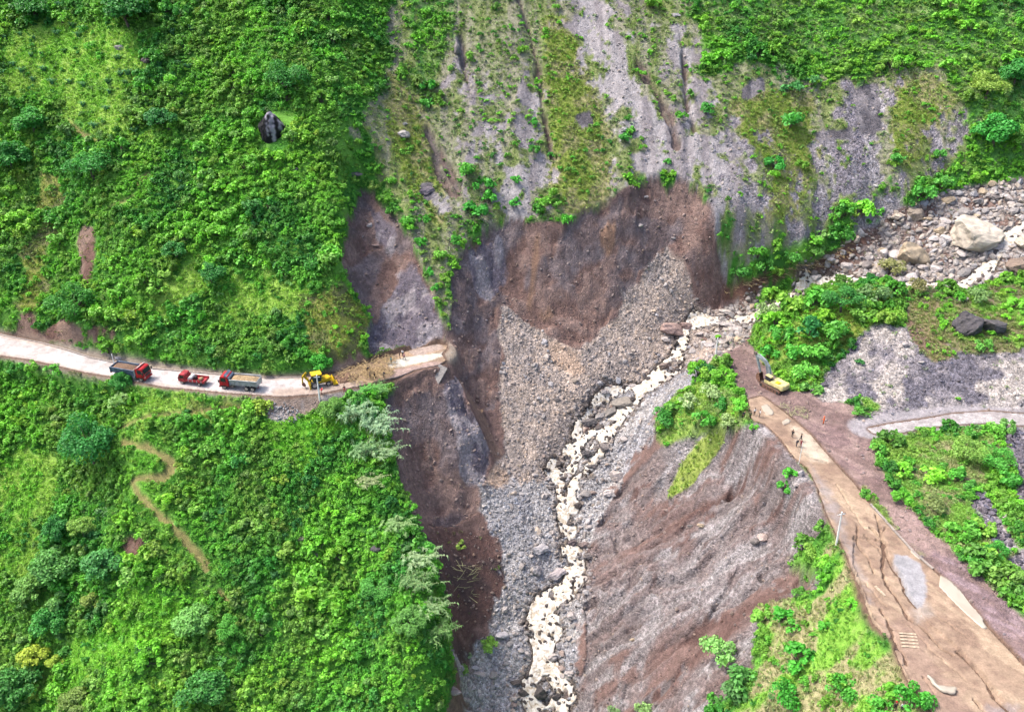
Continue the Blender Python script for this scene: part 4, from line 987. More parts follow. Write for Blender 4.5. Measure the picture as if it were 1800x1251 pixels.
o = scatter("grass", p, rots(p, rng), scl3(s, rng), t, rng.integers(0, 3, len(p)), GB)
tag(o, "tufts of grass over the meadows and verges", "grass", kind="stuff")

# ------------------------------------------------------------------ stones too many to count
def grey(n, rng, base, spread=0.22, warm=0.06):
    b = np.asarray(base)[None] * rng.uniform(1 - spread, 1 + spread, (n, 1)); return b * (1 + rng.normal(0, warm, (n, 3)) * np.array([1, .3, -1]))
def stones(name, label, dens, spacing, smin, smax, power, base, seed, warm=0.05, spread=0.25, mesh=None, zadd=0.0):
    rng = np.random.default_rng(seed)
    p = sample(dens, spacing, seed); n = len(p)
    s = smin + (smax - smin) * rng.uniform(size=n) ** power
    p[:, 2] += s * 0.15 + zadd * (wet(p[:, 0], p[:, 1]) < 0.1)
    b = base(p) if callable(base) else np.tile(base, (n, 1))
    t = b * rng.uniform(1 - spread, 1 + spread, (n, 1)) * (1 + rng.normal(0, warm, (n, 1)) * np.array([[1, .2, -1]]))
    o = scatter(name, p, rng.uniform(0, 6.283, (n, 3)) * np.array([0.15, 0.15, 1]), scl3(s, rng), t, rng.integers(0, len(mesh or ST_), n), mesh or ST_)
    tag(o, label, "gravel", kind="stuff")
    return o
def tint_at(p, k=1.12): return np.stack([bil(TINT[..., i], p[:, 0], p[:, 1], X0, Y0, ST) for i in range(3)], -1) * k
DRYM = sstep(0.0, 0.5, WETG)
stones("talus_rubble", "grey-brown rubble of the talus fans and gully floor", np.clip((TALUS + GRAVEL) * 0.75, 0, 1) * DRYM * RUB, 0.54, 0.10, 0.42, 2.6, lambda p: tint_at(p, 1.3), 501, spread=0.38)
stones("scree_gravel", "grey scree stones spilling down the open face and slopes", np.clip((SCREE + DARKS + MOUND + RGRAV + RSLOPE * np.clip(GREYBAND + 0.3, 0, 1) * STK_X) * 0.6, 0, 1) * DRYM * RUB, 0.72, 0.10, 0.38, 2.6, lambda p: tint_at(p, 1.12), 502, spread=0.36)
stones("scarp_stones", "pale stones stuck in the brown landslide earth", np.clip(SCARP * 0.30 + PLAT * 0.16 + RSLOPE * 0.22 + LOWBANK * 0.3 + ROCKF * 0.3 + FACE * 0.05 + RAVINE * 0.2, 0, 1) * (1 - TALUS), 0.8, 0.10, 0.42, 3.0, lambda p: mixc(tint_at(p, 1.2), C(178, 162, 150), np.full(len(p), 0.4)), 503)
stones("bed_cobbles", "wet cobbles and small boulders lining the torrent", np.maximum(sstep(2.2, 0.6, WETG) * sstep(-0.9, -0.1, WETG) * 0.8, 0.42 * sstep(0, -0.3, WETG)), 0.8, 0.22, 0.66, 1.8, lambda p: mixc(np.tile(C(150, 140, 134), (len(p), 1)), C(92, 84, 80), sstep(0.7, 0.1, wet(p[:, 0], p[:, 1]))), 504, mesh=RK, zadd=0.38)

# ------------------------------------------------------------------ trees, shrubs, reeds
def empty(name, loc, rz=0.0):
    o = bpy.data.objects.new(name, None); COLL.objects.link(o)
    o.empty_display_size = 0.3; o.location = Vector([float(a) for a in loc]); o.rotation_euler = (0, 0, rz)
    return o
def tinted(o, c): o["tint"] = [float(a) for a in c]; return o
FINE = [leafy_mesh("fine_bush_foliage", 720, 1.3, 1.9, 11, 0.17, 180 + i) for i in range(2)]
FINE_STEM = [stems_mesh("fine_bush_stem", c, np.random.default_rng(190 + i)) for i, (m, c) in enumerate(FINE)]
_k = [0]
def shrub(p, s, tint, label, group, cat="shrub", name="shrub", fine=False, seed=None):
    _k[0] += 1; r = random.Random(_k[0] * 7 + 1)
    o = empty(name, (p[0], p[1], p[2] - 0.1), r.uniform(0, 6.28)); tag(o, label, cat, group)
    pool, stems = (FINE, FINE_STEM) if fine else (SH, SH_STEM)
    i = r.randrange(len(pool)); sx = s * r.uniform(0.92, 1.1)
    f = link("foliage", pool[i][0], o); f.scale = (sx, s, s * r.uniform(0.85, 1.15)); tinted(f, tint)
    t = link("stem", stems[i], o); t.scale = f.scale
    return o
LANDMARKS = [((60, 110), "on the upper left meadow's fringe", 'a'), ((165, 290), "near the flat-topped tree below the meadow", 'a'), ((60, 400), "near the mossy strip at the left edge", 'a'), ((290, 90), "upslope, right of the upper meadow", 'a'), ((480, 230), "near the black rock face", 'a'), ((400, 60), "high in the thicket at the top edge", 'a'), ((580, 80), "near the top, where thicket meets the scree face", 'a'),
             ((330, 330), "in the middle of the upper thicket", 'a'), ((560, 380), "near the left scar's edge", 'a'), ((240, 480), "near the narrow brown gash of the upper thicket", 'a'), ((400, 520), "in the bright grass band above the trucks", 'a'), ((340, 610), "just uphill of the trucks", 'a'), ((560, 580), "uphill of the backhoe", 'a'), ((90, 560), "above the road's far left end", 'a'),
             ((60, 690), "just below the road's far left end", 'b'), ((260, 700), "just downhill of the trucks", 'b'), ((165, 790), "near the large round tree by the footpath", 'b'), ((350, 790), "right of the zigzag footpath", 'b'), ((520, 770), "between the footpath and the big canes", 'b'), ((60, 880), "on the grassy far left of the lower slope", 'b'), ((250, 960), "near the bare earth patch of the lower slope", 'b'), ((440, 900), "in the middle of the lower thicket", 'b'),
             ((620, 920), "near the pale crags of the lower thicket", 'b'), ((100, 1140), "near the yellow-leaved trees", 'b'), ((300, 1130), "near the pale silvery tree", 'b'), ((500, 1080), "low in the middle of the lower thicket", 'b'), ((450, 1210), "at the bottom edge of the lower thicket", 'b'), ((680, 1150), "near the gully at the lower thicket's end", 'b'), ((230, 850), "inside the bends of the footpath", 'b'),
             ((740, 60), "at the top beside the left rill", 'c'), ((1300, 40), "at the top edge right of the wide chute", 'c'), ((1480, 60), "at the top edge over the grey cliff", 'c'), ((1650, 60), "at the top edge toward the right corner", 'c'), ((1780, 40), "in the top right corner", 'c'), ((1700, 250), "above the boulder field", 'c'), ((1400, 200), "on the mossy bluff", 'c'), ((900, 200), "between the grey chutes", 'c'), ((780, 400), "on the narrow rib by the great scarp", 'c'),
             ((1400, 450), "on the torrent's far bank", 'd'), ((1430, 560), "on the hump behind the excavator", 'd'), ((1740, 540), "around the black mossy outcrop", 'd'), ((1230, 710), "on the spur over the torrent", 'd'), ((1450, 1130), "on the verge below the cracked road", 'e'), ((1700, 850), "in the weeds below the gravel track", 'e')]
GROUPS = dict(a="shrubs of the thicket above the pale road", b="shrubs of the thicket below the pale road", c="shrubs of the open upper face", d="shrubs around the upper torrent", e="shrubs beside the cracked road")
def hue(t):
    lum = 0.21 * t[0] + 0.72 * t[1] + 0.07 * t[2]; r = t[0] / t[1]
    return ("lime-green" if r > 0.42 and lum > 0.24 else "bright green" if lum > 0.24 else "olive-green" if r > 0.45 else "mid-green" if lum > 0.17 else "dark green")
for k, (p, s, t) in enumerate(SHRUB_SPOTS):
    u, v, _ = to_px(p)
    _, where, g = min(LANDMARKS, key=lambda m: (m[0][0] - u) ** 2 + (m[0][1] - v) ** 2)
    shrub(p, s, t, ("larger " if s > 1.35 else "") + hue(t) + " leafy shrub " + where, GROUPS[g])

TREES = {}
def tree_parts(kind, seed):
    """trunk with limbs and a crown of leaves, about 6 m wide and 5.5 m tall"""
    rng = np.random.default_rng(seed); R, Hh = 3.0, 5.4
    P, N, cs, rs = dome_points(3600 if kind != 'feather' else 4200, R, Hh, 22, rng, 0.3)
    leaf = {'broad': 0.30, 'fine': 0.20, 'feather': 0.16}[kind]
    P[:, 2] += 0.5
    V, F, sh = leaf_cards(P, N, leaf, rng, 1.5 if kind != 'feather' else 3.0, 0.25 if kind == 'feather' else 0.05)
    crown = fast_mesh("crown", V, F, [M_LEAF], False, {"shade": sh})
    fork = np.array([rng.normal(0, .15), rng.normal(0, .15), 1.5])
    ps = [tube([(0, 0, -0.6), (fork[0] * .4, fork[1] * .4, 0.6), fork, fork + [rng.normal(0, .2), rng.normal(0, .2), 1.3]], [0.24, 0.19, 0.15, 0.09], 8)]
    for c in cs[:14]:
        c = c + np.array([0, 0, 0.5]); m = fork * 0.45 + c * 0.55 + rng.normal(0, .12, 3) + [0, 0, 0.25]
        ps.append(tube([fork + rng.normal(0, .05, 3), m, c], [0.10, 0.06, 0.02], 5))
    v, f = join(ps)
    return crown, fast_mesh("trunk", v, f, [M_BARK])
for kind in ('broad', 'fine', 'feather'):
    TREES[kind] = [tree_parts(kind, 600 + 10 * len(TREES) + i) for i in range(3)]
def tree(u, v, wpx, label, tint, kind='broad', squash=1.0, group=None, name="tree", cat="tree"):
    _k[0] += 1; r = random.Random(_k[0] * 13 + 5)
    p = g1(u, v + wpx * 0.34); dep = to_px(p)[2]; s = wpx / (FOCAL / dep) / 6.2
    o = empty(name, (p[0], p[1], p[2]), r.uniform(0, 6.28)); tag(o, label, cat, group)
    cr, tr = TREES[kind][r.randrange(3)]
    a = link("crown", cr, o); a.scale = (s, s * r.uniform(.9, 1.1), s * squash); tinted(a, (np.asarray(tint) * 0.65 + G_MID * 0.35) * 1.12)
    b = link("trunk", tr, o); b.scale = a.scale
    return o
D_GREEN, D_DARK = F_(40, 104, 50), F_(36, 84, 46)
for a in [
    (165, 780, 100, "large dark green round tree beside the zigzag footpath", F_(48, 112, 62), 'fine', 1.1),
    (505, 145, 74, "dark spreading tree standing over the black rock face", F_(58, 112, 56), 'fine', 1.0),
    (228, 22, 82, "dark bushy tree at the top edge of the upper meadow", F_(46, 96, 52), 'broad', 0.9),
    (62, 16, 56, "dark tree at the top corner left of the upper meadow", F_(52, 104, 50), 'broad', 0.8),
    (135, 535, 74, "dark tree overhanging the bare bank above the road bend", F_(58, 112, 46), 'fine', 1.0),
    (98, 990, 74, "grey-green tree with a black gap beneath, lower left slope", F_(92, 132, 72), 'broad', 0.9),
    (60, 1030, 58, "pale olive tree leaning over the dark hollow, lower left slope", F_(112, 142, 74), 'broad', 0.9),
    (186, 990, 66, "bluish round tree next to the bare earth patch", F_(76, 126, 78), 'broad', 0.9),
    (108, 930, 48, "slim dark tree above the grey-green trees", F_(40, 98, 54), 'broad', 1.1),
    (148, 925, 46, "yellow-green tree behind the bluish round tree", F_(128, 150, 70), 'broad', 0.9),
    (62, 1148, 46, "yellow-leaved tree near the lower left corner", F_(176, 178, 62), 'broad', 0.8),
    (100, 1160, 34, "small yellow-leaved tree beside the larger yellow one", F_(168, 176, 64), 'broad', 0.8),
    (30, 1200, 84, "dark tree filling the lower left corner", F_(50, 92, 48), 'broad', 0.8),
    (92, 1085, 62, "dark green shrubby tree above the yellow-leaved trees", F_(48, 112, 50), 'broad', 0.8),
    (163, 1055, 36, "olive tree with bronze tips beside the grassy hollow", F_(138, 138, 72), 'broad', 0.9),
    (252, 1142, 36, "compact blackish bush-like tree on the lower meadow", F_(50, 78, 48), 'fine', 0.8),
    (345, 1085, 66, "pale silvery tree on the lower slope", F_(116, 158, 86), 'broad', 0.8),
    (400, 1100, 50, "mid-green tree beside the pale silvery tree", F_(84, 146, 56), 'fine', 0.9),
    (360, 1205, 76, "broad dark tree at the bottom edge of the left slope", F_(52, 100, 50), 'broad', 0.8),
    (138, 1228, 56, "bronze-topped tree at the bottom edge", F_(112, 112, 62), 'broad', 0.8),
    (62, 215, 62, "green tree left of the short meadow path", F_(64, 128, 56), 'broad', 0.8),
    (22, 275, 70, "dark tree at the left edge below the meadow", F_(50, 110, 52), 'broad', 0.8),
    (165, 285, 84, "wide flat-topped dark tree below the meadow path", F_(54, 118, 56), 'fine', 0.7),
    (285, 212, 48, "blue-green dark tree right of the meadow", F_(52, 104, 66), 'broad', 0.9),
    (372, 478, 58, "blackish green tree in the middle of the upper thicket", F_(44, 100, 56), 'fine', 0.8),
    (310, 440, 44, "dark green tree upslope of the three trucks", F_(48, 104, 54), 'broad', 0.8),
    (215, 672, 36, "dark green bush-like tree in front of the blue-bed truck", F_(46, 112, 50), 'broad', 1.0),
    (564, 638, 38, "bright round tree behind the yellow backhoe", F_(62, 146, 48), 'broad', 0.9),
    (586, 718, 52, "feathery grey-green tree at the foot of the roadside pole", F_(112, 140, 74), 'feather', 0.9),
    (720, 1085, 60, "feathery dull-green tree on the lower slope edge", F_(104, 140, 76), 'feather', 0.8),
    (660, 1030, 54, "mid-green tree on the lower slope near the dark pit", F_(84, 140, 66), 'fine', 0.8),
    (1732, 150, 66, "yellow-tinged tree at the right end of the upper slope", F_(146, 158, 74), 'fine', 0.8),
    (1782, 130, 60, "dark tree at the right edge of the upper slope", F_(50, 118, 58), 'broad', 0.8),
    (1745, 232, 76, "deep green tree above the boulder field", F_(50, 132, 56), 'broad', 0.8),
    (1790, 240, 50, "olive tree at the right edge above the boulder field", F_(110, 150, 64), 'broad', 0.8),
    (1478, 525, 70, "dark green tree on the back of the hump", F_(60, 116, 62), 'fine', 0.8),
    (1750, 800, 66, "deep green spreading tree below the gravel track", F_(84, 152, 62), 'fine', 0.7),
    (1698, 782, 70, "pale olive spreading tree below the gravel track", F_(134, 158, 78), 'fine', 0.7),
    (1750, 968, 44, "round dark green tree beside the dark boulder heap", F_(58, 132, 54), 'fine', 0.9),
]: tree(a[0], a[1], a[2], a[3], a[4], a[5], a[6])

def bush(u, v, wpx, label, tint, fine=False, group=None):
    p = g1(u, v + wpx * 0.32); s = wpx / (FOCAL / to_px(p)[2]) / 2.6
    shrub(p, s, tint, label, group, "bush", "bush", fine)
for a in [
    (1265, 1140, 62, "single round pale-green bush alone on the brown lower slope", F_(128, 178, 96), True),
    (1240, 645, 36, "dark green bush below the pole at the torrent head", F_(62, 124, 56), True), (1165, 730, 46, "deep green bush at the tip of the spur over the torrent", F_(74, 142, 60), True),
    (1188, 708, 40, "mid-green bush behind the spur's tip", F_(104, 160, 66), False), (1212, 700, 42, "sage-grey bush in the middle of the spur", F_(148, 172, 118), True),
    (1246, 684, 44, "pale sage bush on the upper spur", F_(150, 176, 116), True), (1238, 728, 46, "bright green bush on the lower spur", F_(86, 160, 58), False), (1268, 706, 34, "dark green bush on the spur near the road", F_(70, 140, 58), False),
    (1300, 712, 34, "lime-green bush at the road side of the spur", F_(112, 188, 62), True), (1280, 737, 40, "sage bush above the grass tongue", F_(144, 168, 108), True), (1322, 748, 20, "small lime bush beside the white-shirted person", F_(110, 182, 64), False),
    (1350, 545, 46, "feathery grey-green bush at the near end of the hump", F_(140, 164, 110), True), (1388, 526, 50, "yellow-green bush on the hump's crest", F_(126, 172, 62), False), (1432, 522, 56, "bright green bush on the hump's crest", F_(92, 166, 58), False),
    (1535, 512, 58, "grey-green bush at the far end of the hump", F_(104, 138, 82), True), (1368, 582, 50, "mid-green bush on the hump's flank facing the torrent", F_(84, 158, 58), False), (1424, 572, 58, "dark green bush in the middle of the hump", F_(54, 124, 62), False),
    (1462, 578, 50, "green bush on the hump's flank facing the scree", F_(86, 152, 58), False), (1352, 616, 42, "bright bush beside the excavator's boom", F_(76, 156, 56), False), (1392, 612, 52, "bright leafy bush above the excavator", F_(84, 164, 58), False),
    (1432, 612, 48, "green bush next to the scree on the hump", F_(94, 162, 58), False), (1414, 650, 48, "round light-green bush just behind the excavator", F_(112, 182, 72), True), (1446, 555, 40, "lime bush high on the hump", F_(134, 188, 60), False),
    (1388, 826, 30, "bright green bush under the broken road edge", F_(90, 176, 58), False), (1380, 852, 28, "low green bush below the broken road edge", F_(84, 164, 58), False),
    (1343, 1080, 44, "yellow-green bush at the left tip of the grassy verge", F_(122, 174, 70), False), (1376, 1076, 46, "deep green bush near the left tip of the verge", F_(74, 160, 52), False), (1406, 1148, 62, "largest round green bush on the verge", F_(78, 162, 54), False),
    (1452, 1096, 30, "small green bush mid-verge", F_(88, 164, 58), False), (1496, 1058, 32, "lime bush at the road side of the verge", F_(112, 192, 58), False), (1376, 1212, 60, "dark green bush low on the verge", F_(64, 142, 46), True),
    (1480, 1205, 62, "green bush at the bottom middle of the verge", F_(76, 150, 50), True), (1604, 1222, 66, "deep green bush at the bottom end of the verge by the road", F_(72, 152, 50), True), (1550, 1236, 56, "green bush at the bottom edge of the picture, on the verge", F_(82, 158, 54), True),
    (1424, 962, 34, "yellow-green bush beneath the leaning pole", F_(130, 172, 72), True), (1448, 985, 34, "lime bush on the verge below the leaning pole", F_(124, 190, 60), False),
    (1545, 787, 30, "bright bush at the edge of the muddy platform", F_(94, 166, 62), False), (1590, 822, 42, "lime-green bush at the left end of the right-hand weeds", F_(122, 190, 60), False), (1634, 828, 46, "bright lime bush in the middle of the right-hand weeds", F_(130, 196, 58), False),
    (1682, 832, 38, "green bush between the two lime bushes and the spreading trees", F_(88, 164, 58), False), (1772, 838, 40, "green bush at the boulder-side end of the spreading trees", F_(84, 162, 60), False), (1640, 880, 42, "dull olive bush on the bank over the cracked road", F_(124, 140, 82), True),
    (1690, 925, 56, "green bush on the lower right-hand weeds", F_(96, 162, 58), False), (1728, 918, 46, "yellow-green bush beside the pink gravel", F_(126, 174, 66), False), (1518, 862, 26, "small green bush on the ditch edge of the cracked road", F_(98, 162, 62), False),
    (1508, 722, 26, "small green bush at the foot of the scree mound", F_(96, 156, 62), True), (1512, 366, 44, "bright lime bush on the dark scree above the torrent", F_(120, 192, 56), False), (1488, 356, 26, "lime bush touching the larger lime bush on dark scree", F_(116, 186, 56), False), (1545, 372, 24, "small green bush right of the lime bushes on dark scree", F_(92, 168, 58), False),
    (1300, 478, 40, "green bush at the near end of the torrent's far bank", F_(84, 150, 64), True), (1345, 462, 44, "green bush second along the torrent's far bank", F_(92, 156, 64), True), (1388, 448, 42, "green bush midway along the torrent's far bank", F_(84, 150, 60), True),
    (1430, 436, 40, "pale green bush farther along the torrent's far bank", F_(112, 164, 74), True), (1478, 414, 42, "green bush at the upper end of the torrent's far bank", F_(88, 156, 62), True),
    (996, 386, 26, "bright round bush on the very brow of the scarp", F_(92, 176, 58), False), (850, 322, 44, "green bush clump on the slope left of the grey chute", F_(72, 152, 54), False), (838, 362, 46, "deep green bush above the scarp's left brow", F_(66, 146, 52), False), (862, 345, 34, "green bush beside the left grey chute", F_(76, 156, 54), False),
    (818, 300, 34, "green bush high on the rib above the left scar", F_(84, 152, 56), False), (745, 386, 26, "green bush at the shoulder of the left scar", F_(76, 152, 52), False), (742, 424, 26, "green bush midway down the rib", F_(74, 154, 52), False), (757, 478, 22, "round green bush on the narrow rib", F_(70, 156, 54), False), (766, 505, 22, "lower green bush on the narrow rib", F_(76, 158, 54), False), (776, 446, 26, "lime bush on the rib by the great scarp", F_(112, 172, 60), False),
    (800, 420, 28, "green bush at the scarp's upper left corner", F_(84, 160, 58), False), (910, 314, 24, "small round bush between two grey chutes", F_(76, 160, 56), False), (908, 354, 24, "small round bush below its twin between the chutes", F_(74, 158, 56), False), (940, 214, 22, "small bush on the grey chute", F_(72, 150, 56), False), (966, 272, 18, "tiny bush at the foot of the brown rill", F_(76, 156, 60), False), (748, 150, 34, "green bush on the ridge at the top of the left scar", F_(74, 152, 54), False), (755, 180, 30, "green bush lower on the ridge over the left scar", F_(82, 156, 56), False),
    (1100, 240, 26, "bush among the boulders of the wide chute", F_(76, 150, 58), False), (1172, 284, 16, "tiny bush low in the wide chute", F_(76, 150, 58), False), (1240, 188, 34, "green bush right of the wide chute", F_(72, 146, 56), False), (1386, 210, 44, "green bush on the mossy bluff", F_(76, 150, 60), False), (1392, 152, 38, "bluish bush above the mossy bluff", F_(78, 142, 76), False), (1364, 284, 38, "dark round bush below the mossy bluff", F_(66, 150, 56), False), (1425, 140, 32, "bluish bush in the upper right meadow", F_(84, 142, 78), False),
    (1578, 278, 28, "green bush beside the right dark scree", F_(82, 152, 60), False), (1645, 268, 28, "green bush between the two dark scree patches", F_(84, 154, 62), False), (1615, 335, 46, "bushy green clump over the boulder field", F_(84, 156, 62), False), (1655, 315, 44, "green bush on the bank above the boulder field", F_(90, 158, 62), False), (1782, 528, 36, "lime bush over the black outcrop", F_(124, 192, 64), False), (1720, 520, 44, "grey-green bush on top of the black outcrop", F_(112, 144, 84), True), (1730, 605, 40, "green bush under the black outcrop", F_(100, 160, 66), True), (1570, 470, 44, "dry olive bush among the boulders upstream of the hump", F_(136, 138, 88), True), (1610, 500, 40, "brownish bush at the torrent's near bank", F_(128, 126, 82), True),
    (858, 1130, 34, "yellow-green bush on the gully floor below the brown bank", F_(132, 176, 76), True), (815, 1178, 26, "small dull bush at the foot of the left gully bank", F_(120, 156, 76), True), (1080, 1245, 26, "sage bush at the bottom edge left of the torrent slope", F_(120, 152, 98), True), (1130, 1245, 36, "pale sage bush at the bottom edge of the brown slope", F_(136, 170, 104), True), (1395, 1098, 30, "green bush in the verge hollow", F_(84, 160, 54), False), (812, 955, 22, "uprooted yellow-green bush lying on the brown bank", F_(150, 176, 84), False),
]: bush(*a)

# dots of blue-green agave on the upper meadow
AG = blade_mesh("agave_rosette", 46, 0.25, 0.9, 0.075, 777, 1.1)
rr = random.Random(4)
spots = [(10, 40), (35, 42), (60, 70), (98, 60), (130, 48), (12, 68), (105, 15), (165, 12), (55, 100), (75, 95), (115, 92), (140, 65), (178, 98), (95, 150), (125, 148), (190, 145), (215, 135), (20, 115), (40, 130), (80, 128), (60, 145), (150, 155), (170, 225), (225, 130),
         (195, 165), (235, 165), (252, 155), (250, 132), (262, 188), (210, 108), (300, 92), (322, 85), (300, 62), (340, 50), (355, 70), (280, 118), (310, 118), (330, 118), (15, 20), (240, 232), (190, 195), (145, 185), (220, 150), (322, 168), (240, 200), (288, 140), (38, 60), (5, 130)]
for u, v in spots:
    p = g1(u + rr.uniform(-3, 3), v + rr.uniform(-3, 3)); o = empty("agave", (p[0], p[1], p[2]), rr.uniform(0, 6)); tag(o, "blue-green spiky plant dotted over the upper left meadow", "agave", "spiky plants dotted over the upper meadow")
    s = rr.uniform(1.0, 1.7); f = link("rosette", AG, o); f.scale = (s, s, s); tinted(f, F_(82, 132, 92) if rr.random() < .8 else F_(70, 116, 70))

# giant cane along the broken edge
def cane_parts(seed, n=46, h=5.2, lean=(0.55, -0.2)):
    rng = np.random.default_rng(seed); cs, LV = [], []
    for k in range(n):
        b = np.array([rng.normal(0, 1.1), rng.normal(0, 1.0), -0.3]); hh = h * rng.uniform(0.6, 1.1)
        d = np.array([lean[0] + rng.normal(0, .45), lean[1] + rng.normal(0, .45), 0]); pts = [b + d * hh * t ** 2 * 0.75 + np.array([0, 0, hh * (t - 0.32 * t * t)]) for t in (0, .3, .6, .85, 1)]
        cs.append(tube(pts, [.035, .03, .025, .015, .006], 4))
        for j in range(30):
            t = rng.uniform(0.25, 1); i = min(3, int(t * 4)); q = pts[i] + (pts[i + 1] - pts[i]) * rng.uniform(0, 1)
            a = rng.uniform(0, 6.283); e = np.array([math.cos(a), math.sin(a), 0]); L = rng.uniform(0.4, 0.75); w = np.cross(e, [0, 0, 1]) * 0.045
            m = q + e * L * .5 + [0, 0, .12 * L]; t_ = q + e * L - np.array([0, 0, L * rng.uniform(.2, .8)])
            LV.append((q - w * .5, q + w * .5, m + w, m - w)); LV.append((m - w, m + w, t_ + w * .15, t_ - w * .15))
    V = np.array(LV).reshape(-1, 3); F = np.arange(len(V)).reshape(-1, 4); sh = np.repeat(rng.uniform(.7, 1.3, len(LV)), 4)
    v, f = join(cs)
    return fast_mesh("cane_leaves", V, F, [M_LEAF], False, {"shade": sh}), fast_mesh("cane_stalks", v, f, [M_CANE])
M_CANE = plain("cane_stalk", C(178, 176, 128), 0.7, grime=0.3)
CANE = [cane_parts(800), cane_parts(801), cane_parts(802, 30, 4.6, (0.9, -0.3))]
for u, v, s, i, lab, tin in [
    (620, 735, 1.0, 0, "tall pale cane clump on the crest beside the slump face", F_(138, 172, 128)), (655, 755, 1.05, 1, "drooping silvery cane clump right at the slump face edge", F_(146, 178, 138)), (668, 800, 0.9, 2, "cane clump hanging over the slump face", F_(140, 170, 122)),
    (635, 800, 0.95, 0, "cane clump downslope of the silvery one", F_(124, 162, 108)), (640, 850, 0.8, 2, "thin straw-coloured cane clump lowest under the big canes", F_(150, 164, 116)), (690, 925, 0.85, 2, "cane clump at the upper end of the brown bank", F_(132, 166, 104)),
    (728, 985, 1.0, 2, "leaning cane clump reaching out over the brown bank", F_(146, 172, 124)), (720, 1030, 0.9, 1, "cane clump on the edge midway down the brown bank", F_(124, 160, 100)), (752, 1070, 0.85, 2, "cane clump on the edge above the gully floor", F_(132, 164, 108)), (765, 1120, 0.8, 0, "lowest cane clump on the left gully edge", F_(116, 156, 88)),
    (660, 690, 0.55, 1, "short cane clump on the verge by the snapped road", F_(120, 176, 96)), (640, 690, 0.5, 0, "short bright reeds next to the person crouched in the verge", F_(110, 180, 84))]:
    p = g1(u, v); o = empty("giant_cane", (p[0], p[1], p[2]), rr.uniform(-.5, .5)); tag(o, lab, "reeds")
    f = link("leaves", CANE[i][0], o); f.scale = (s, s, s); tinted(f, tin); t = link("stalks", CANE[i][1], o); t.scale = f.scale

# ------------------------------------------------------------------ boulders and outcrops
def boulder(u, v, w, h, label, tint, group=None, sink=0.3, name="boulder", cat="boulder", seed=None, rz=None):
    _k[0] += 1; r = random.Random(_k[0] * 3 + 11 if seed is None else seed)
    p = g1(u, v + h * 0.25); sc = FOCAL / to_px(p)[2]
    a, b = w / sc / 2, h / sc / 2
    o = link(name, RKB[r.randrange(len(RKB))]); o.location = (p[0], p[1], p[2] + b * (1 - sink) * 0.55)
    o.scale = (a * 1.08, (a + b) / 2 * 1.0, b * 1.05); o.rotation_euler = (r.uniform(-.15, .15), r.uniform(-.15, .15), r.choice((0, math.pi)) + r.uniform(-.3, .3) if rz is None else rz)
    tag(o, label, cat, group); tinted(o, tint)
    return o
R_PALE, R_GREY, R_DARK, R_PINK, R_TAN, R_MID = C(188, 178, 172), C(150, 144, 140), C(96, 88, 84), C(172, 146, 136), C(182, 164, 138), C(128, 120, 116)
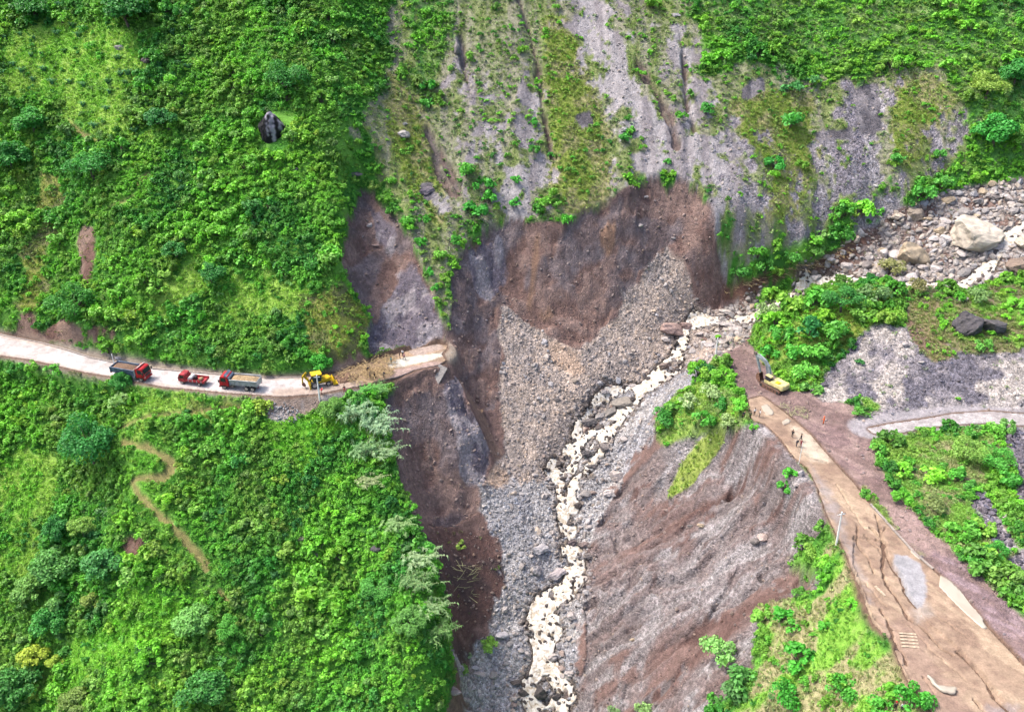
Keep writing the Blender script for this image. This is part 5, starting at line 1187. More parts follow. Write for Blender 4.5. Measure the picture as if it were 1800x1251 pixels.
for a in [
    (1712, 414, 98, 76, "giant pale boulder beside the small waterfall", C(198, 186, 168)), (1602, 440, 60, 58, "big tan rounded boulder in the upper torrent bed", R_TAN), (1786, 462, 44, 40, "brown boulder across the waterfall from the giant one", C(140, 122, 108)), (1808, 424, 40, 36, "pale boulder at the right edge by the waterfall lip", C(190, 176, 158)),
    (1576, 379, 26, 22, "pale block at the lower end of the boulder field", C(196, 182, 164)), (1612, 374, 32, 28, "upright greyish block in the boulder field", C(160, 146, 130)), (1692, 372, 28, 26, "squarish grey block above the giant boulder", R_GREY), (1652, 398, 26, 24, "pale block between the tan and the giant boulder", R_PALE), (1662, 421, 24, 22, "white rounded boulder left of the giant one", C(204, 196, 192)), (1720, 352, 24, 20, "grey block high in the boulder field", R_GREY), (1746, 346, 22, 18, "flat grey block right of the high one", R_MID), (1780, 352, 28, 18, "long grey block at the upper end of the boulder field", R_MID), (1632, 384, 22, 18, "brownish block behind the tan boulder", R_TAN),
    (1432, 486, 22, 18, "lone white boulder on the earth bank below the bushes", C(200, 190, 184)), (1492, 466, 26, 16, "pale boulder in the bed upstream of the hump", R_PALE), (1528, 452, 18, 16, "small pale boulder farther up that bed", R_PALE), (1690, 525, 22, 14, "pale slab at the foot of the waterfall", R_PALE),
    (1178, 574, 46, 30, "long pinkish boulder at the head of the cascade", R_PINK), (1206, 570, 24, 22, "pinkish boulder touching the long one, nearest the water", R_PINK), (1170, 594, 18, 14, "small pale boulder below the long pinkish one", R_PALE), (1186, 602, 14, 22, "dark wet rock below the pinkish boulders", R_DARK), (1231, 586, 18, 16, "pale round boulder left of the torrent pole", R_PALE), (1256, 588, 22, 20, "round grey boulder behind the torrent pole", C(178, 168, 160)),
    (1276, 568, 36, 14, "flat pale slab in the cascade head", R_PALE), (1300, 578, 26, 14, "pale slab under the near end of the hump", R_PALE), (1276, 546, 30, 12, "flat white slab upstream of the cascade head", C(196, 186, 176)), (1250, 604, 26, 10, "thin pale slab by the pole's foot", R_PALE), (1262, 618, 18, 12, "pale block at the pole's foot", R_PALE), (1240, 604, 12, 12, "small grey block left of the pole's foot", R_GREY),
    (1170, 641, 24, 26, "brown boulder splitting the upper cascade", C(140, 124, 116)), (1194, 636, 15, 13, "dark round rock in the upper cascade", C(104, 96, 90)), (1186, 650, 18, 12, "dark flat rock below the round one in the upper cascade", R_DARK), (1092, 703, 44, 30, "grey ridge of rock between the two strands", C(146, 138, 128)), (1074, 722, 30, 18, "grey rock downstream end of the ridge", C(132, 126, 120)), (1038, 740, 34, 20, "dark wedge boulder in the left strand", C(110, 104, 102)), (1056, 730, 20, 18, "paler block beside the dark wedge", R_GREY), (1112, 700, 14, 16, "dark rock in the upper right strand", R_DARK), (1054, 748, 28, 10, "long dark rock between the strands", R_DARK), (1098, 728, 14, 9, "small dark rock in the right strand", R_DARK),
    (1062, 686, 18, 15, "pale boulder on the fan edge over the left strand", R_PALE), (1110, 677, 18, 13, "pale block above the fork of the strands", R_PALE), (1028, 712, 14, 14, "dark rock at the left strand's bank", R_DARK), (1030, 794, 22, 22, "black block in the middle of the cascade", C(88, 84, 84)), (1062, 786, 22, 20, "grey block right of the black one", R_MID), (984, 812, 14, 18, "dark rock in the far left strand", R_DARK), (1012, 812, 12, 16, "dark narrow rock between the left strands", R_DARK), (992, 840, 18, 18, "dark round rock where the left strands join", R_DARK), (1028, 765, 9, 10, "small dark round rock below the wedge", R_DARK), (1040, 818, 24, 16, "dark streaked rock by the right strand", C(104, 98, 96)),
    (1083, 834, 24, 34, "tall pale boulder right of the cascade", C(190, 178, 170)), (1070, 864, 24, 20, "white boulder below the tall pale one", C(204, 194, 188)), (1096, 772, 16, 12, "pale oval boulder on the spur's foot", R_PALE), (1112, 764, 14, 10, "smaller pale boulder on the spur's foot", R_PALE), (1092, 845, 10, 10, "small pale stone touching the tall pale boulder", R_PALE), (1030, 866, 22, 14, "grey boulder on the right bank below the cascade", R_GREY), (1017, 886, 18, 20, "dark boulder pinching the torrent", R_DARK), (1034, 924, 15, 14, "whitish stone on the right bank", R_PALE), (1001, 918, 14, 10, "dark rock standing mid-torrent", R_DARK), (988, 940, 14, 12, "dark rock at the left bank mid-way", R_DARK),
    (1006, 952, 17, 15, "dark purplish boulder mid-torrent", C(104, 92, 92)), (1025, 954, 20, 18, "brownish boulder on the right bank beside the purplish one", C(142, 126, 120)), (1010, 970, 10, 10, "small dark rock below the purplish boulder", R_DARK), (948, 962, 34, 28, "big pale angular boulder on the gravel floor", C(186, 180, 180)), (977, 1006, 38, 28, "big pale pink block at the torrent's left edge", C(190, 178, 176)), (943, 998, 18, 30, "tall pale block between the two big ones", C(178, 172, 172)), (1004, 990, 11, 9, "dark rock in the lower torrent", R_DARK), (1009, 1014, 10, 14, "dark narrow rock in the lower torrent", R_DARK), (988, 1020, 8, 8, "small black rock at the left edge of the lower torrent", R_DARK), (1034, 975, 22, 14, "grey boulder on the right bank, lower torrent", R_MID),
    (881, 1112, 26, 20, "white boulder at the foot of the brown bank", C(196, 190, 190)), (868, 1098, 12, 12, "small white boulder above the big white one", R_PALE), (904, 1112, 14, 12, "pale stone right of the white boulder", R_PALE), (1031, 1075, 18, 11, "pale oval stone below the grey slope", R_PALE), (1004, 1078, 18, 22, "pale upright slab right of the torrent bend", R_PALE), (992, 1072, 10, 10, "grey stone at the torrent bend", R_GREY), (972, 1152, 18, 18, "pale block at the right edge above the last fork", R_PALE), (970, 1138, 14, 10, "pale stone above that block", R_PALE), (961, 1162, 14, 14, "dark rock at the last fork's right edge", R_DARK),
    (948, 1212, 28, 46, "long black rock island dividing the last fork", C(88, 82, 80)), (978, 1222, 18, 22, "black rock in the right arm of the last fork", C(84, 78, 76)), (918, 1214, 24, 18, "black rock left of the last fork", C(86, 80, 78)), (906, 1196, 20, 18, "dark rock upstream left of the last fork", R_DARK), (928, 1230, 10, 10, "small black rock in the left arm of the last fork", R_DARK), (990, 1210, 9, 9, "small dark rock in the right arm of the last fork", R_DARK), (990, 1188, 14, 14, "pale stone on the right bank of the last fork", R_PALE), (1000, 1182, 18, 12, "pale slab on the right bank of the last fork", R_PALE),
    (842, 1182, 30, 10, "flat pale slab low on the gully floor", R_PALE), (834, 1172, 16, 9, "white stone above the flat slab", C(200, 194, 194)), (797, 1212, 28, 24, "pinkish boulder at the foot of the left gully edge", C(170, 152, 150)),
    (1342, 942, 20, 16, "pink-white block on the grey slope", C(190, 170, 160)), (1326, 948, 16, 16, "dark-backed stone next to the pink-white block", R_MID), (1408, 830, 12, 22, "pale upright slab under the road edge", C(184, 178, 176)), (1400, 850, 16, 9, "pale flat stone below the upright slab", R_PALE), (1232, 922, 14, 9, "tan stone on the brown slope", R_TAN), (1216, 924, 18, 9, "dark stone on the brown slope", R_MID),
    (1112, 1122, 12, 11, "tan stone low on the grey slope", R_TAN), (1590, 603, 14, 12, "pale stone on top of the scree mound", R_PALE), (1620, 636, 14, 10, "white stone on the scree mound's face", C(196, 186, 178)), (1448, 674, 18, 12, "dark rock at the scree mound's foot", C(100, 96, 102)), (1770, 905, 22, 14, "pale boulder on the pink gravel", R_PALE), (1786, 912, 16, 12, "pale boulder beside it at the pink gravel's end", R_PALE), (1770, 1010, 14, 14, "white boulder against the dark boulder heap", C(206, 202, 202)), (1702, 842, 18, 12, "reddish boulder under the spreading trees", C(140, 112, 104)),
    (210, 83, 16, 15, "pale rock on the upper meadow", C(176, 168, 162)), (257, 106, 16, 14, "brown-grey rock at the meadow's edge", C(132, 120, 112)), (710, 234, 22, 22, "pale grey rock with dark underside on the ridge", C(170, 166, 160)), (712, 217, 10, 10, "small pale rock just above the ridge rock", C(186, 182, 172)), (516, 298, 18, 10, "dark rock in the thicket below the black face", C(104, 104, 108)), (100, 370, 14, 14, "blackish rock on the mossy strip", C(80, 78, 84)), (803, 84, 14, 28, "grey crag at the top of the left rill", C(140, 134, 132)), (624, 306, 26, 16, "dark crag over the left scar's top", C(92, 90, 92)), (1098, 226, 12, 12, "white rock in the wide chute", C(196, 190, 184)), (1188, 26, 16, 12, "white rock at the top edge over the chutes", C(204, 196, 192)), (1540, 326, 10, 6, "small white rock on the dark scree", C(206, 202, 200)),
    (552, 975, 18, 20, "pale crag in the lower thicket", C(150, 146, 128)), (530, 945, 18, 16, "mossy pale crag above the other in the lower thicket", C(132, 134, 104)), (660, 962, 22, 12, "dark rock in the lower thicket near the cane", C(86, 82, 84)), (208, 628, 14, 9, "pale rock at the roadside behind the post", C(176, 172, 176)), (1346, 706, 10, 8, "dusty stone behind the square puddle", C(150, 128, 108)),
    (650, 395, 12, 9, "pale stone stuck high in the left scar", R_PALE), (660, 430, 14, 10, "pink-white stone in the left scar", R_PINK), (1135, 345, 10, 9, "pale stone under the scarp's brow", R_PALE), (1126, 395, 14, 10, "pale stone in the scarp's upper face", R_PALE), (1184, 418, 9, 7, "white stone above the right fan's apex", R_PALE),
]: boulder(*a)
# the remaining boulders of the bed and the upper field: too alike to tell apart
r9 = np.random.default_rng(905)
BMARKS = [((1650, 430), "between the tan and the giant boulder"), ((1720, 350), "above the giant pale boulder"), ((1790, 370), "at the right edge by the waterfall lip"), ((1560, 400), "at the field's lower end"), ((1500, 460), "in the narrow bed behind the hump"), ((1600, 490), "below the tan rounded boulder"), ((1700, 500), "at the waterfall's foot"), ((1400, 500), "behind the hump's crest"),
          ((1290, 560), "at the cascade's head"), ((1190, 600), "beside the upper cascade"), ((1150, 680), "where the cascade first forks"), ((1080, 690), "on the fan edge over the forks"), ((1100, 760), "at the foot of the spur"), ((1040, 740), "around the dark wedge boulder"), ((970, 820), "left of the far left strand"), ((1060, 830), "near the tall pale boulder"), ((1000, 900), "where the torrent narrows"),
          ((940, 970), "near the big pale angular boulder"), ((1040, 960), "on the right bank below the narrows"), ((940, 1060), "left of the torrent bend"), ((1000, 1080), "right of the torrent bend"), ((920, 1140), "left of the broad lower reach"), ((985, 1140), "right of the broad lower reach"), ((910, 1210), "left of the last fork"), ((1000, 1220), "right of the last fork")]
def many(dens, spacing, n, smin, smax, group, cols, seed):
    p = sample(dens, spacing, seed); u, v, d = to_px(p); ok = (u > 4) & (u < 1796) & (v > 4) & (v < 1247); p = p[ok]
    r9.shuffle(p); p = p[:n]
    for q in p:
        s = smin + (smax - smin) * r9.uniform() ** 1.8; u, v, _ = to_px(q)
        o = link("boulder", RK[r9.integers(len(RK))]); o.location = (q[0], q[1], q[2] + s * 0.22); o.rotation_euler = (r9.normal(0, .2), r9.normal(0, .2), r9.uniform(0, 6.28)); o.scale = (s, s * r9.uniform(.8, 1.1), s * r9.uniform(.75, 1.1))
        c, cn = cols[r9.integers(len(cols))]; where = min(BMARKS, key=lambda m: (m[0][0] - u) ** 2 + (m[0][1] - v) ** 2)[1]
        tag(o, ("large " if s > smin + .55 * (smax - smin) else "small " if s < smin + .12 * (smax - smin) else "") + cn + " loose boulder " + where, "boulder", group); tinted(o, np.asarray(c) * r9.uniform(.9, 1.1))
UPB = BOULD * sstep(36.0, 44.0, GX)
many(UPB, 2.0, 100, 0.6, 1.75, "loose boulders of the torrent", [(R_PALE, "pale"), (R_GREY, "grey"), (R_MID, "dark grey"), (C(200, 190, 184), "whitish"), (R_TAN, "tan")], 911)
LOWB = sstep(4.5, 1.0, WETG) * (1 - UPB) * np.clip(TALUS + GRAVEL + BOULD, 0, 1)
many(LOWB, 1.5, 85, 0.4, 0.85, "loose boulders of the torrent", [(R_PALE, "pale"), (R_GREY, "grey"), (R_MID, "dark grey"), (R_DARK, "blackish"), (C(166, 148, 138), "pinkish")], 912)
stones("boulder_rubble", "jumbled smaller rocks between the upper torrent boulders", np.clip(UPB * 0.95, 0, 1) * DRYM, 0.95, 0.25, 1.05, 1.7, lambda p: np.tile(C(178, 169, 161), (len(p), 1)), 505, mesh=RK)
stones("dark_rubble", "dark angular rubble heaped at the right edge", np.clip(RGRAV, 0, 1), 0.85, 0.25, 0.75, 1.6, lambda p: np.tile(C(116, 110, 120), (len(p), 1)), 506, spread=0.4, mesh=RK)
PILE = area([(470, 715), (500, 708), (530, 722), (528, 740), (495, 746), (470, 738)], feather=0.4)
stones("spoil_rubble", "pale rubble tipped below the road shoulder", PILE, 0.45, 0.15, 0.42, 1.5, lambda p: np.tile(C(172, 168, 166), (len(p), 1)), 507, mesh=RK)
stones("gully_blocks", "scattered blocks over the gravel floor of the gully", np.clip(GRAVEL + TALUS * 0.5, 0, 1) * DRYM * 0.5 * sstep(0.46, 0.62, fbm(GX, GY, 6, 515, 3)), 1.1, 0.3, 0.95, 2.2, lambda p: np.tile(C(178, 170, 165), (len(p), 1)), 508, mesh=RK)

def cliff(u, v, w, h, label, tint, seed):
    """a rock block breaking out of the slope, its wall stained in vertical white streaks"""
    me = rock_mesh("cliff_block", seed, 4, 5, 0.10, (1, 0.9, 1)); n = len(me.vertices); V = np.zeros(n * 3, np.float32); me.vertices.foreach_get("co", V); V = V.reshape(-1, 3)
    V[:, 1] = np.where(V[:, 1] < -0.55, -0.55 + (V[:, 1] + 0.55) * 0.3, V[:, 1]) + 0.14 * (fbm(V[:, 0] * 3, V[:, 2] * 0.7, 1, seed, 3) - .5)
    me.vertices.foreach_set("co", V.ravel()); s = sstep(0.55, 0.62, fbm(V[:, 0] * 7.0, V[:, 2] * 0.6, 1.0, seed + 5, 3))
    me.attributes["shade"].data.foreach_set("value", (0.25 + 8.0 * s).astype(np.float32)); me.update()
    p = g1(u, v + h * 0.3); sc = FOCAL / to_px(p)[2]
    o = link("cliff_outcrop", me); o.location = (p[0], p[1] + 0.35 * w / sc / 2, p[2] + 0.28 * h / sc); o.scale = (w / sc / 2, w / sc / 2, h / sc / 2 * 1.2); tag(o, label, "outcrop"); tinted(o, tint); return o
cliff(482, 226, 56, 60, "black rock face with white streaks breaking out of the thicket", C(58, 56, 60), 31)
boulder(1704, 562, 60, 70, "black mossy outcrop under the bushes by the waterfall", C(86, 82, 84), sink=0.3, name="rock_outcrop", cat="outcrop")
boulder(1748, 570, 54, 60, "smaller black rock beside the mossy outcrop", C(92, 88, 88), sink=0.3, name="rock_outcrop", cat="outcrop")
boulder(750, 332, 30, 26, "purplish grey crag on the ridge beside the left scar", C(122, 112, 118), sink=0.6, name="rock_outcrop", cat="outcrop")

# ------------------------------------------------------------------ machines
class MB:
    def __init__(self): self.V, self.F = [], []
    def add(self, V, F):
        o = len(self.V); self.V += [tuple(map(float, v)) for v in V]; self.F += [tuple(i + o for i in f) for f in F]; return self
    def box(self, x0, x1, y0, y1, z0, z1, tx=0.0, ty=0.0):
        return self.add([(x0, y0, z0), (x1, y0, z0), (x1, y1, z0), (x0, y1, z0), (x0 + tx, y0 + ty, z1), (x1 - tx, y0 + ty, z1), (x1 - tx, y1 - ty, z1), (x0 + tx, y1 - ty, z1)],
                        [(0, 3, 2, 1), (4, 5, 6, 7), (0, 1, 5, 4), (1, 2, 6, 5), (2, 3, 7, 6), (3, 0, 4, 7)])
    def prism(self, prof, y0, y1):                 # profile in x,z
        n = len(prof)
        return self.add([(x, y0, z) for x, z in prof] + [(x, y1, z) for x, z in prof], [tuple(range(n)), tuple(range(2 * n - 1, n - 1, -1))] + [(i, i + n, (i + 1) % n + n, (i + 1) % n) for i in range(n)])
    def cyl(self, c, ax, r, L, n=16, r2=None):
        c = Vector(c); q = Vector((0, 0, 1)).rotation_difference(Vector(ax)); r2 = r if r2 is None else r2
        V = [c + q @ Vector((r * math.cos(6.2832 * k / n), r * math.sin(6.2832 * k / n), -L / 2)) for k in range(n)] + [c + q @ Vector((r2 * math.cos(6.2832 * k / n), r2 * math.sin(6.2832 * k / n), L / 2)) for k in range(n)]
        return self.add(V, [tuple(range(n - 1, -1, -1)), tuple(range(n, 2 * n))] + [(k, (k + 1) % n, (k + 1) % n + n, k + n) for k in range(n)])
    def bar(self, a, b, r, n=6): a, b = Vector(a), Vector(b); return self.cyl((a + b) / 2, (b - a), r, (b - a).length, n)
    def beam(self, pts, wy, hs):                   # box girder along points in x,z with depth hs at each point
        P = [Vector((p[0], 0, p[1])) for p in pts]; V = []
        for i, p in enumerate(P):
            t = (P[min(i + 1, len(P) - 1)] - P[max(i - 1, 0)]).normalized(); nrm = Vector((-t.z, 0, t.x))
            for sy, sn in ((-1, -1), (1, -1), (1, 1), (-1, 1)): V.append(p + nrm * hs[i] / 2 * sn + Vector((0, sy * wy / 2, 0)))
        F = [(3, 2, 1, 0), tuple(range(4 * len(P) - 4, 4 * len(P)))]
        for i in range(len(P) - 1):
            for k in range(4): F.append((i * 4 + k, i * 4 + (k + 1) % 4, i * 4 + 4 + (k + 1) % 4, i * 4 + 4 + k))
        return self.add(V, F)
    def build(self, name, mat, parent=None, bevel=0.0):
        me = bpy.data.meshes.new(name); me.from_pydata(self.V, [], self.F)
        bm = bmesh.new(); bm.from_mesh(me); bmesh.ops.recalc_face_normals(bm, faces=bm.faces)
        if bevel > 0: bmesh.ops.bevel(bm, geom=list(bm.edges), offset=bevel, segments=2, affect='EDGES', clamp_overlap=True)
        bm.to_mesh(me); bm.free(); me.materials.append(mat); me.update()
        return link(name, me, parent)
K2 = 0.62
M_RED = plain("red_cab_paint", srgb(196, 34, 42, 0.62), 0.45, grime=0.5, scale=1.6); M_ROSE = plain("faded_red_paint", srgb(192, 56, 64, 0.6), 0.5, grime=0.5, scale=2)
M_GLASS = plain("dark_window_glass", (0.02, 0.025, 0.03), 0.08, grime=0.05, spec=0.6); M_TYRE = plain("tyre_rubber", (0.03, 0.028, 0.027), 0.9, grime=0.4); M_RIM = plain("dusty_wheel_rim", C(190, 178, 165), 0.6, grime=0.3)
M_BLUEBED = plain("slate_blue_tipper_steel", C(108, 124, 142), 0.55, 0.1, 0.35, 1.5); M_SILVERBED = plain("pale_grey_tipper_steel", C(192, 194, 192), 0.5, 0.1, 0.35, 1.5)
M_CHAS = plain("chassis_grey", C(120, 108, 98), 0.8, grime=0.4); M_YEL = plain("machine_yellow", srgb(232, 192, 24, 0.62), 0.5, grime=0.45, scale=2); M_PYEL = plain("faded_machine_yellow", srgb(224, 210, 146, 0.6), 0.5, grime=0.3, scale=1.5)
M_BLACK = plain("black_plastic", (0.02, 0.02, 0.02), 0.6); M_STEEL = plain("worn_grey_steel", C(168, 178, 180), 0.45, 0.3, 0.35, 2.0); M_RUSTY = plain("rusty_bucket_steel", C(140, 104, 84), 0.7, 0.1, 0.4, 2.0); M_LAMP = plain("lamp_glass", (0.6, 0.58, 0.5), 0.15, grime=0.05); M_WHITE = plain("off_white_paint", C(232, 228, 220), 0.5, grime=0.2)
M_SOILLOAD = plain("soil_load", C(128, 100, 78), 0.95, grime=0.5, scale=5); M_STRAW = plain("straw_coloured_spoil", C(176, 150, 112), 0.95, grime=0.5, scale=5)
def wheel(root, x, y, r, w, rim=M_RIM, name="wheel"):
    t = MB().cyl((x, y, r), (0, 1, 0), r, w, 20).build(name, M_TYRE, root, 0.04)
    s = 1 if y > 0 else -1
    MB().cyl((x, y + s * (w / 2), r), (0, 1, 0), r * 0.6, 0.06, 16).cyl((x, y + s * (w / 2 + 0.05), r), (0, 1, 0), r * 0.22, 0.10, 10).build("rim", rim, t, 0.01)
    return t
def heap(name, x0, x1, y0, y1, z0, h, mat, seed, label, root_m):
    nx, ny = 26, 16; V = []
    for j in range(ny):
        for i in range(nx):
            a, b = i / (nx - 1), j / (ny - 1); e = (math.sin(math.pi * a) * math.sin(math.pi * b)) ** 0.45
            V.append((x0 + (x1 - x0) * a, y0 + (y1 - y0) * b, z0 + h * e * (0.55 + 0.9 * float(fbm(a * 5, b * 3, 1, seed, 3)))))
    o = link(name, fast_mesh(name, np.array(V), grid_faces(nx, ny), [mat], False)); o.matrix_world = root_m; tag(o, label, "soil"); return o
def tipper(name, label, loc, rz, bed, tandem=True, guard=None, canopy=None):
    t = empty(name, loc, rz); tag(t, label, "truck")
    cab = MB().prism([(1.95, 0.75), (3.78, 0.75), (3.85, 1.0), (3.82, 1.75), (3.55, 2.72), (3.35, 2.9), (2.05, 2.9), (1.95, 2.75)], -1.2, 1.2).build("cab", M_RED, t, 0.07)
    MB().prism([(3.835, 1.78), (3.86, 1.80), (3.62, 2.66), (3.585, 2.66)], -1.02, 1.02).build("windscreen", M_GLASS, t)
    for s in (-1, 1):
        d = MB().box(2.35, 3.45, s * 1.205, s * 1.235, 0.95, 1.75).build("door", M_RED, t, 0.01)
        MB().box(2.42, 2.60, s * 1.24, s * 1.27, 1.5, 1.56).build("handle", M_BLACK, d)
        MB().prism([(2.4, 1.8), (3.5, 1.8), (3.32, 2.6), (2.4, 2.6)], s * 1.205, s * 1.225).build("side_window", M_GLASS, t)
        MB().box(3.80, 3.90, s * 1.0 - 0.16, s * 1.0 + 0.16, 0.92, 1.12).build("headlight", M_LAMP, t, 0.02)
        MB().box(3.72, 3.84, s * 1.42 - 0.1, s * 1.42 + 0.1, 1.75, 2.3).bar((3.6, s * 1.2, 2.3), (3.78, s * 1.42, 2.25), 0.03).build("mirror", M_BLACK, t)
        MB().box(-3.5, 2.2, s * 0.36, s * 0.50, 0.75, 1.02).build("chassis_rail", M_CHAS, t)
        MB().box(2.4, 3.65, s * 1.02, s * 1.22, 0.62, 0.95).build("mudguard", M_BLACK, t, 0.03)
    MB().box(3.70, 3.95, -1.2, 1.2, 0.5, 0.85).build("bumper", M_RED, t, 0.05)
    MB().box(3.83, 3.88, -0.7, 0.7, 1.15, 1.6).build("grille", M_BLACK, t, 0.01)
    MB().box(1.0, 1.7, -1.15, -0.6, 0.55, 1.0).build("fuel_tank", M_STEEL, t, 0.08)
    MB().box(1.0, 1.7, 0.6, 1.15, 0.55, 1.0).build("tool_box", M_CHAS, t, 0.04)
    # tipping body: floor, two sides, head board, tail board
    MB().box(-3.7, 1.7, -1.1, 1.1, 1.15, 1.25).build("bed_floor", bed, t)
    for s in (-1, 1):
        w = MB().add([(-3.75, s * 1.12, 1.2), (1.72, s * 1.12, 1.2), (1.72, s * 1.26, 2.3), (-3.75, s * 1.26, 2.3), (-3.75, s * 1.06, 1.2), (1.72, s * 1.06, 1.2), (1.72, s * 1.20, 2.3), (-3.75, s * 1.20, 2.3)],
                      [(0, 1, 2, 3), (7, 6, 5, 4), (0, 4, 5, 1), (3, 2, 6, 7), (0, 3, 7, 4), (1, 5, 6, 2)]).build("bed_side", bed, t)
        for x in (-3.6, -2.5, -1.4, -0.3, 0.8, 1.6): MB().add([(x - .06, s * 1.12, 1.2), (x + .06, s * 1.12, 1.2), (x + .06, s * 1.2, 1.2), (x - .06, s * 1.2, 1.2), (x - .06, s * 1.26, 2.26), (x + .06, s * 1.26, 2.26), (x + .06, s * 1.33, 2.26), (x - .06, s * 1.33, 2.26)], [(0, 3, 2, 1), (4, 5, 6, 7), (0, 1, 5, 4), (1, 2, 6, 5), (2, 3, 7, 6), (3, 0, 4, 7)]).build("rib", bed, w)
        MB().box(-3.78, 1.75, s * 1.18, s * 1.36, 2.3, 2.42).build("top_rail", bed, w, 0.01)
    MB().box(1.68, 1.78, -1.25, 1.25, 1.15, 2.55).build("head_board", guard or bed, t, 0.01)
    MB().add([(1.75, -1.2, 2.5), (1.75, 1.2, 2.5), (2.7, 1.2, 3.12), (2.7, -1.2, 3.12), (1.75, -1.2, 2.6), (1.75, 1.2, 2.6), (2.7, 1.2, 3.2), (2.7, -1.2, 3.2)], [(0, 1, 2, 3), (7, 6, 5, 4), (0, 4, 5, 1), (3, 2, 6, 7), (0, 3, 7, 4), (1, 5, 6, 2)]).build("cab_guard", guard or bed, t)
    MB().box(-3.86, -3.76, -1.25, 1.25, 1.1, 2.3).build("tail_board", bed, t, 0.01)
    for s in (-1, 1):
        wheel(t, 2.95, s * 1.0, 0.52, 0.32)
        for x in ((-1.55, -2.75) if tandem else (-2.2,)): wheel(t, x, s * 0.92, 0.52, 0.56)
        MB().box(-3.9, -3.84, s * 0.9 - 0.15, s * 0.9 + 0.15, 0.85, 1.0).build("tail_light", M_RED, t)
    return t
def road_pose(u, v, flip=False):
    p = g1(u, v); d, z, s = nearest(WROAD_L, p[None, 0], p[None, 1])
    i = np.argmin(np.hypot(*(WROAD_L[:, :2] - p[:2]).T)); a = WROAD_L[max(0, i - 1)]; b = WROAD_L[min(len(WROAD_L) - 1, i + 1)]
    h = math.atan2(b[1] - a[1], b[0] - a[0]) + (math.pi if flip else 0)
    return (float(p[0]), float(p[1]), float(zl(p[None, 0], p[None, 1])[0]) + 0.03), h
bpy.context.view_layer.update()
def put(t): bpy.context.view_layer.update(); return t.matrix_world.copy()
loc, h = road_pose(233, 664); T1 = tipper("dump_truck", "red-cabbed dump truck with a slate-blue bed full of brown soil", loc, h, M_BLUEBED, True, M_WHITE)
heap("soil_load", -3.7, 1.65, -1.15, 1.15, 1.9, 0.6, M_SOILLOAD, 5, "brown soil heaped in the slate-blue truck bed", put(T1))
loc, h = road_pose(425, 683, True); T2 = tipper("dump_truck", "red-cabbed dump truck with a pale grey bed of straw-coloured spoil", loc, h, M_SILVERBED, True, M_BLUEBED)
heap("soil_load", -3.7, 1.65, -1.15, 1.15, 1.95, 0.6, M_STRAW, 6, "straw-coloured spoil heaped in the pale grey truck bed", put(T2))
def small_truck(loc, rz):
    t = empty("flatbed_truck", loc, rz); tag(t, "small all-red flatbed truck between the two dump trucks", "truck")
    MB().prism([(1.2, 0.6), (2.72, 0.6), (2.8, 0.85), (2.76, 1.35), (2.45, 2.1), (2.3, 2.2), (1.3, 2.2), (1.2, 2.1)], -0.95, 0.95).build("cab", M_ROSE, t, 0.06)
    MB().prism([(2.775, 1.38), (2.80, 1.40), (2.52, 2.06), (2.48, 2.06)], -0.8, 0.8).build("windscreen", M_GLASS, t)
    for s in (-1, 1):
        d = MB().box(1.45, 2.35, s * 0.955, s * 0.98, 0.7, 1.35).build("door", M_ROSE, t, 0.01); MB().box(1.5, 1.65, s * 0.98, s * 1.0, 1.15, 1.2).build("handle", M_BLACK, d)
        MB().prism([(1.5, 1.4), (2.4, 1.4), (2.22, 2.0), (1.5, 2.0)], s * 0.955, s * 0.972).build("side_window", M_GLASS, t)
        MB().box(2.74, 2.83, s * 0.75 - .13, s * 0.75 + .13, 0.72, 0.9).build("headlight", M_LAMP, t, 0.02)
        MB().box(2.5, 2.6, s * 1.12 - .08, s * 1.12 + .08, 1.35, 1.7).build("mirror", M_BLACK, t)
        MB().box(-2.7, 1.4, s * 0.3, s * 0.42, 0.6, 0.8).build("chassis_rail", M_CHAS, t)
        w = MB().box(-2.8, 1.1, s * 0.98, s * 1.04, 0.9, 1.35).build("bed_side", M_ROSE, t, 0.01)
        for k in range(9): MB().box(-2.7 + k * 0.45, -2.62 + k * 0.45, s * 1.04, s * 1.08, 0.9, 1.38).build("slat", M_WHITE if k % 2 else M_ROSE, w)
        wheel(t, 2.0, s * 0.82, 0.4, 0.24); wheel(t, -1.6, s * 0.78, 0.4, 0.4)
    MB().box(-2.8, 1.15, -1.0, 1.0, 0.82, 0.9).build("bed_floor", M_ROSE, t); MB().box(1.05, 1.12, -1.0, 1.0, 0.9, 1.75).build("head_board", M_ROSE, t, 0.01)
    MB().box(2.68, 2.88, -0.95, 0.95, 0.42, 0.66).build("bumper", M_WHITE, t, 0.04); MB().box(-2.86, -2.8, -1.0, 1.0, 0.85, 1.35).build("tail_board", M_ROSE, t, 0.01)
    m = put(t)
    o = MB().cyl((0.35, 0, 1.3), (0, 1, 0), 0.42, 1.5, 16).build("water_drum", M_WHITE, None, 0.03); o.matrix_world = m; tag(o, "white drum lying behind the small red truck's cab", "drum")
    o = MB().box(-0.75, -0.3, -0.4, 0.3, 0.91, 1.6).build("black_crate", M_BLACK, None, 0.05); o.matrix_world = m; tag(o, "black crate in the middle of the small red truck's bed", "crate")
    o = MB().box(-1.9, -1.2, -0.6, 0.4, 0.91, 1.35).build("tan_sack", M_STRAW, None, 0.12); o.matrix_world = m; tag(o, "tan sack toward the tail of the small red truck", "sack")
    return t
loc, h = road_pose(342, 675, True); small_truck(loc, h)
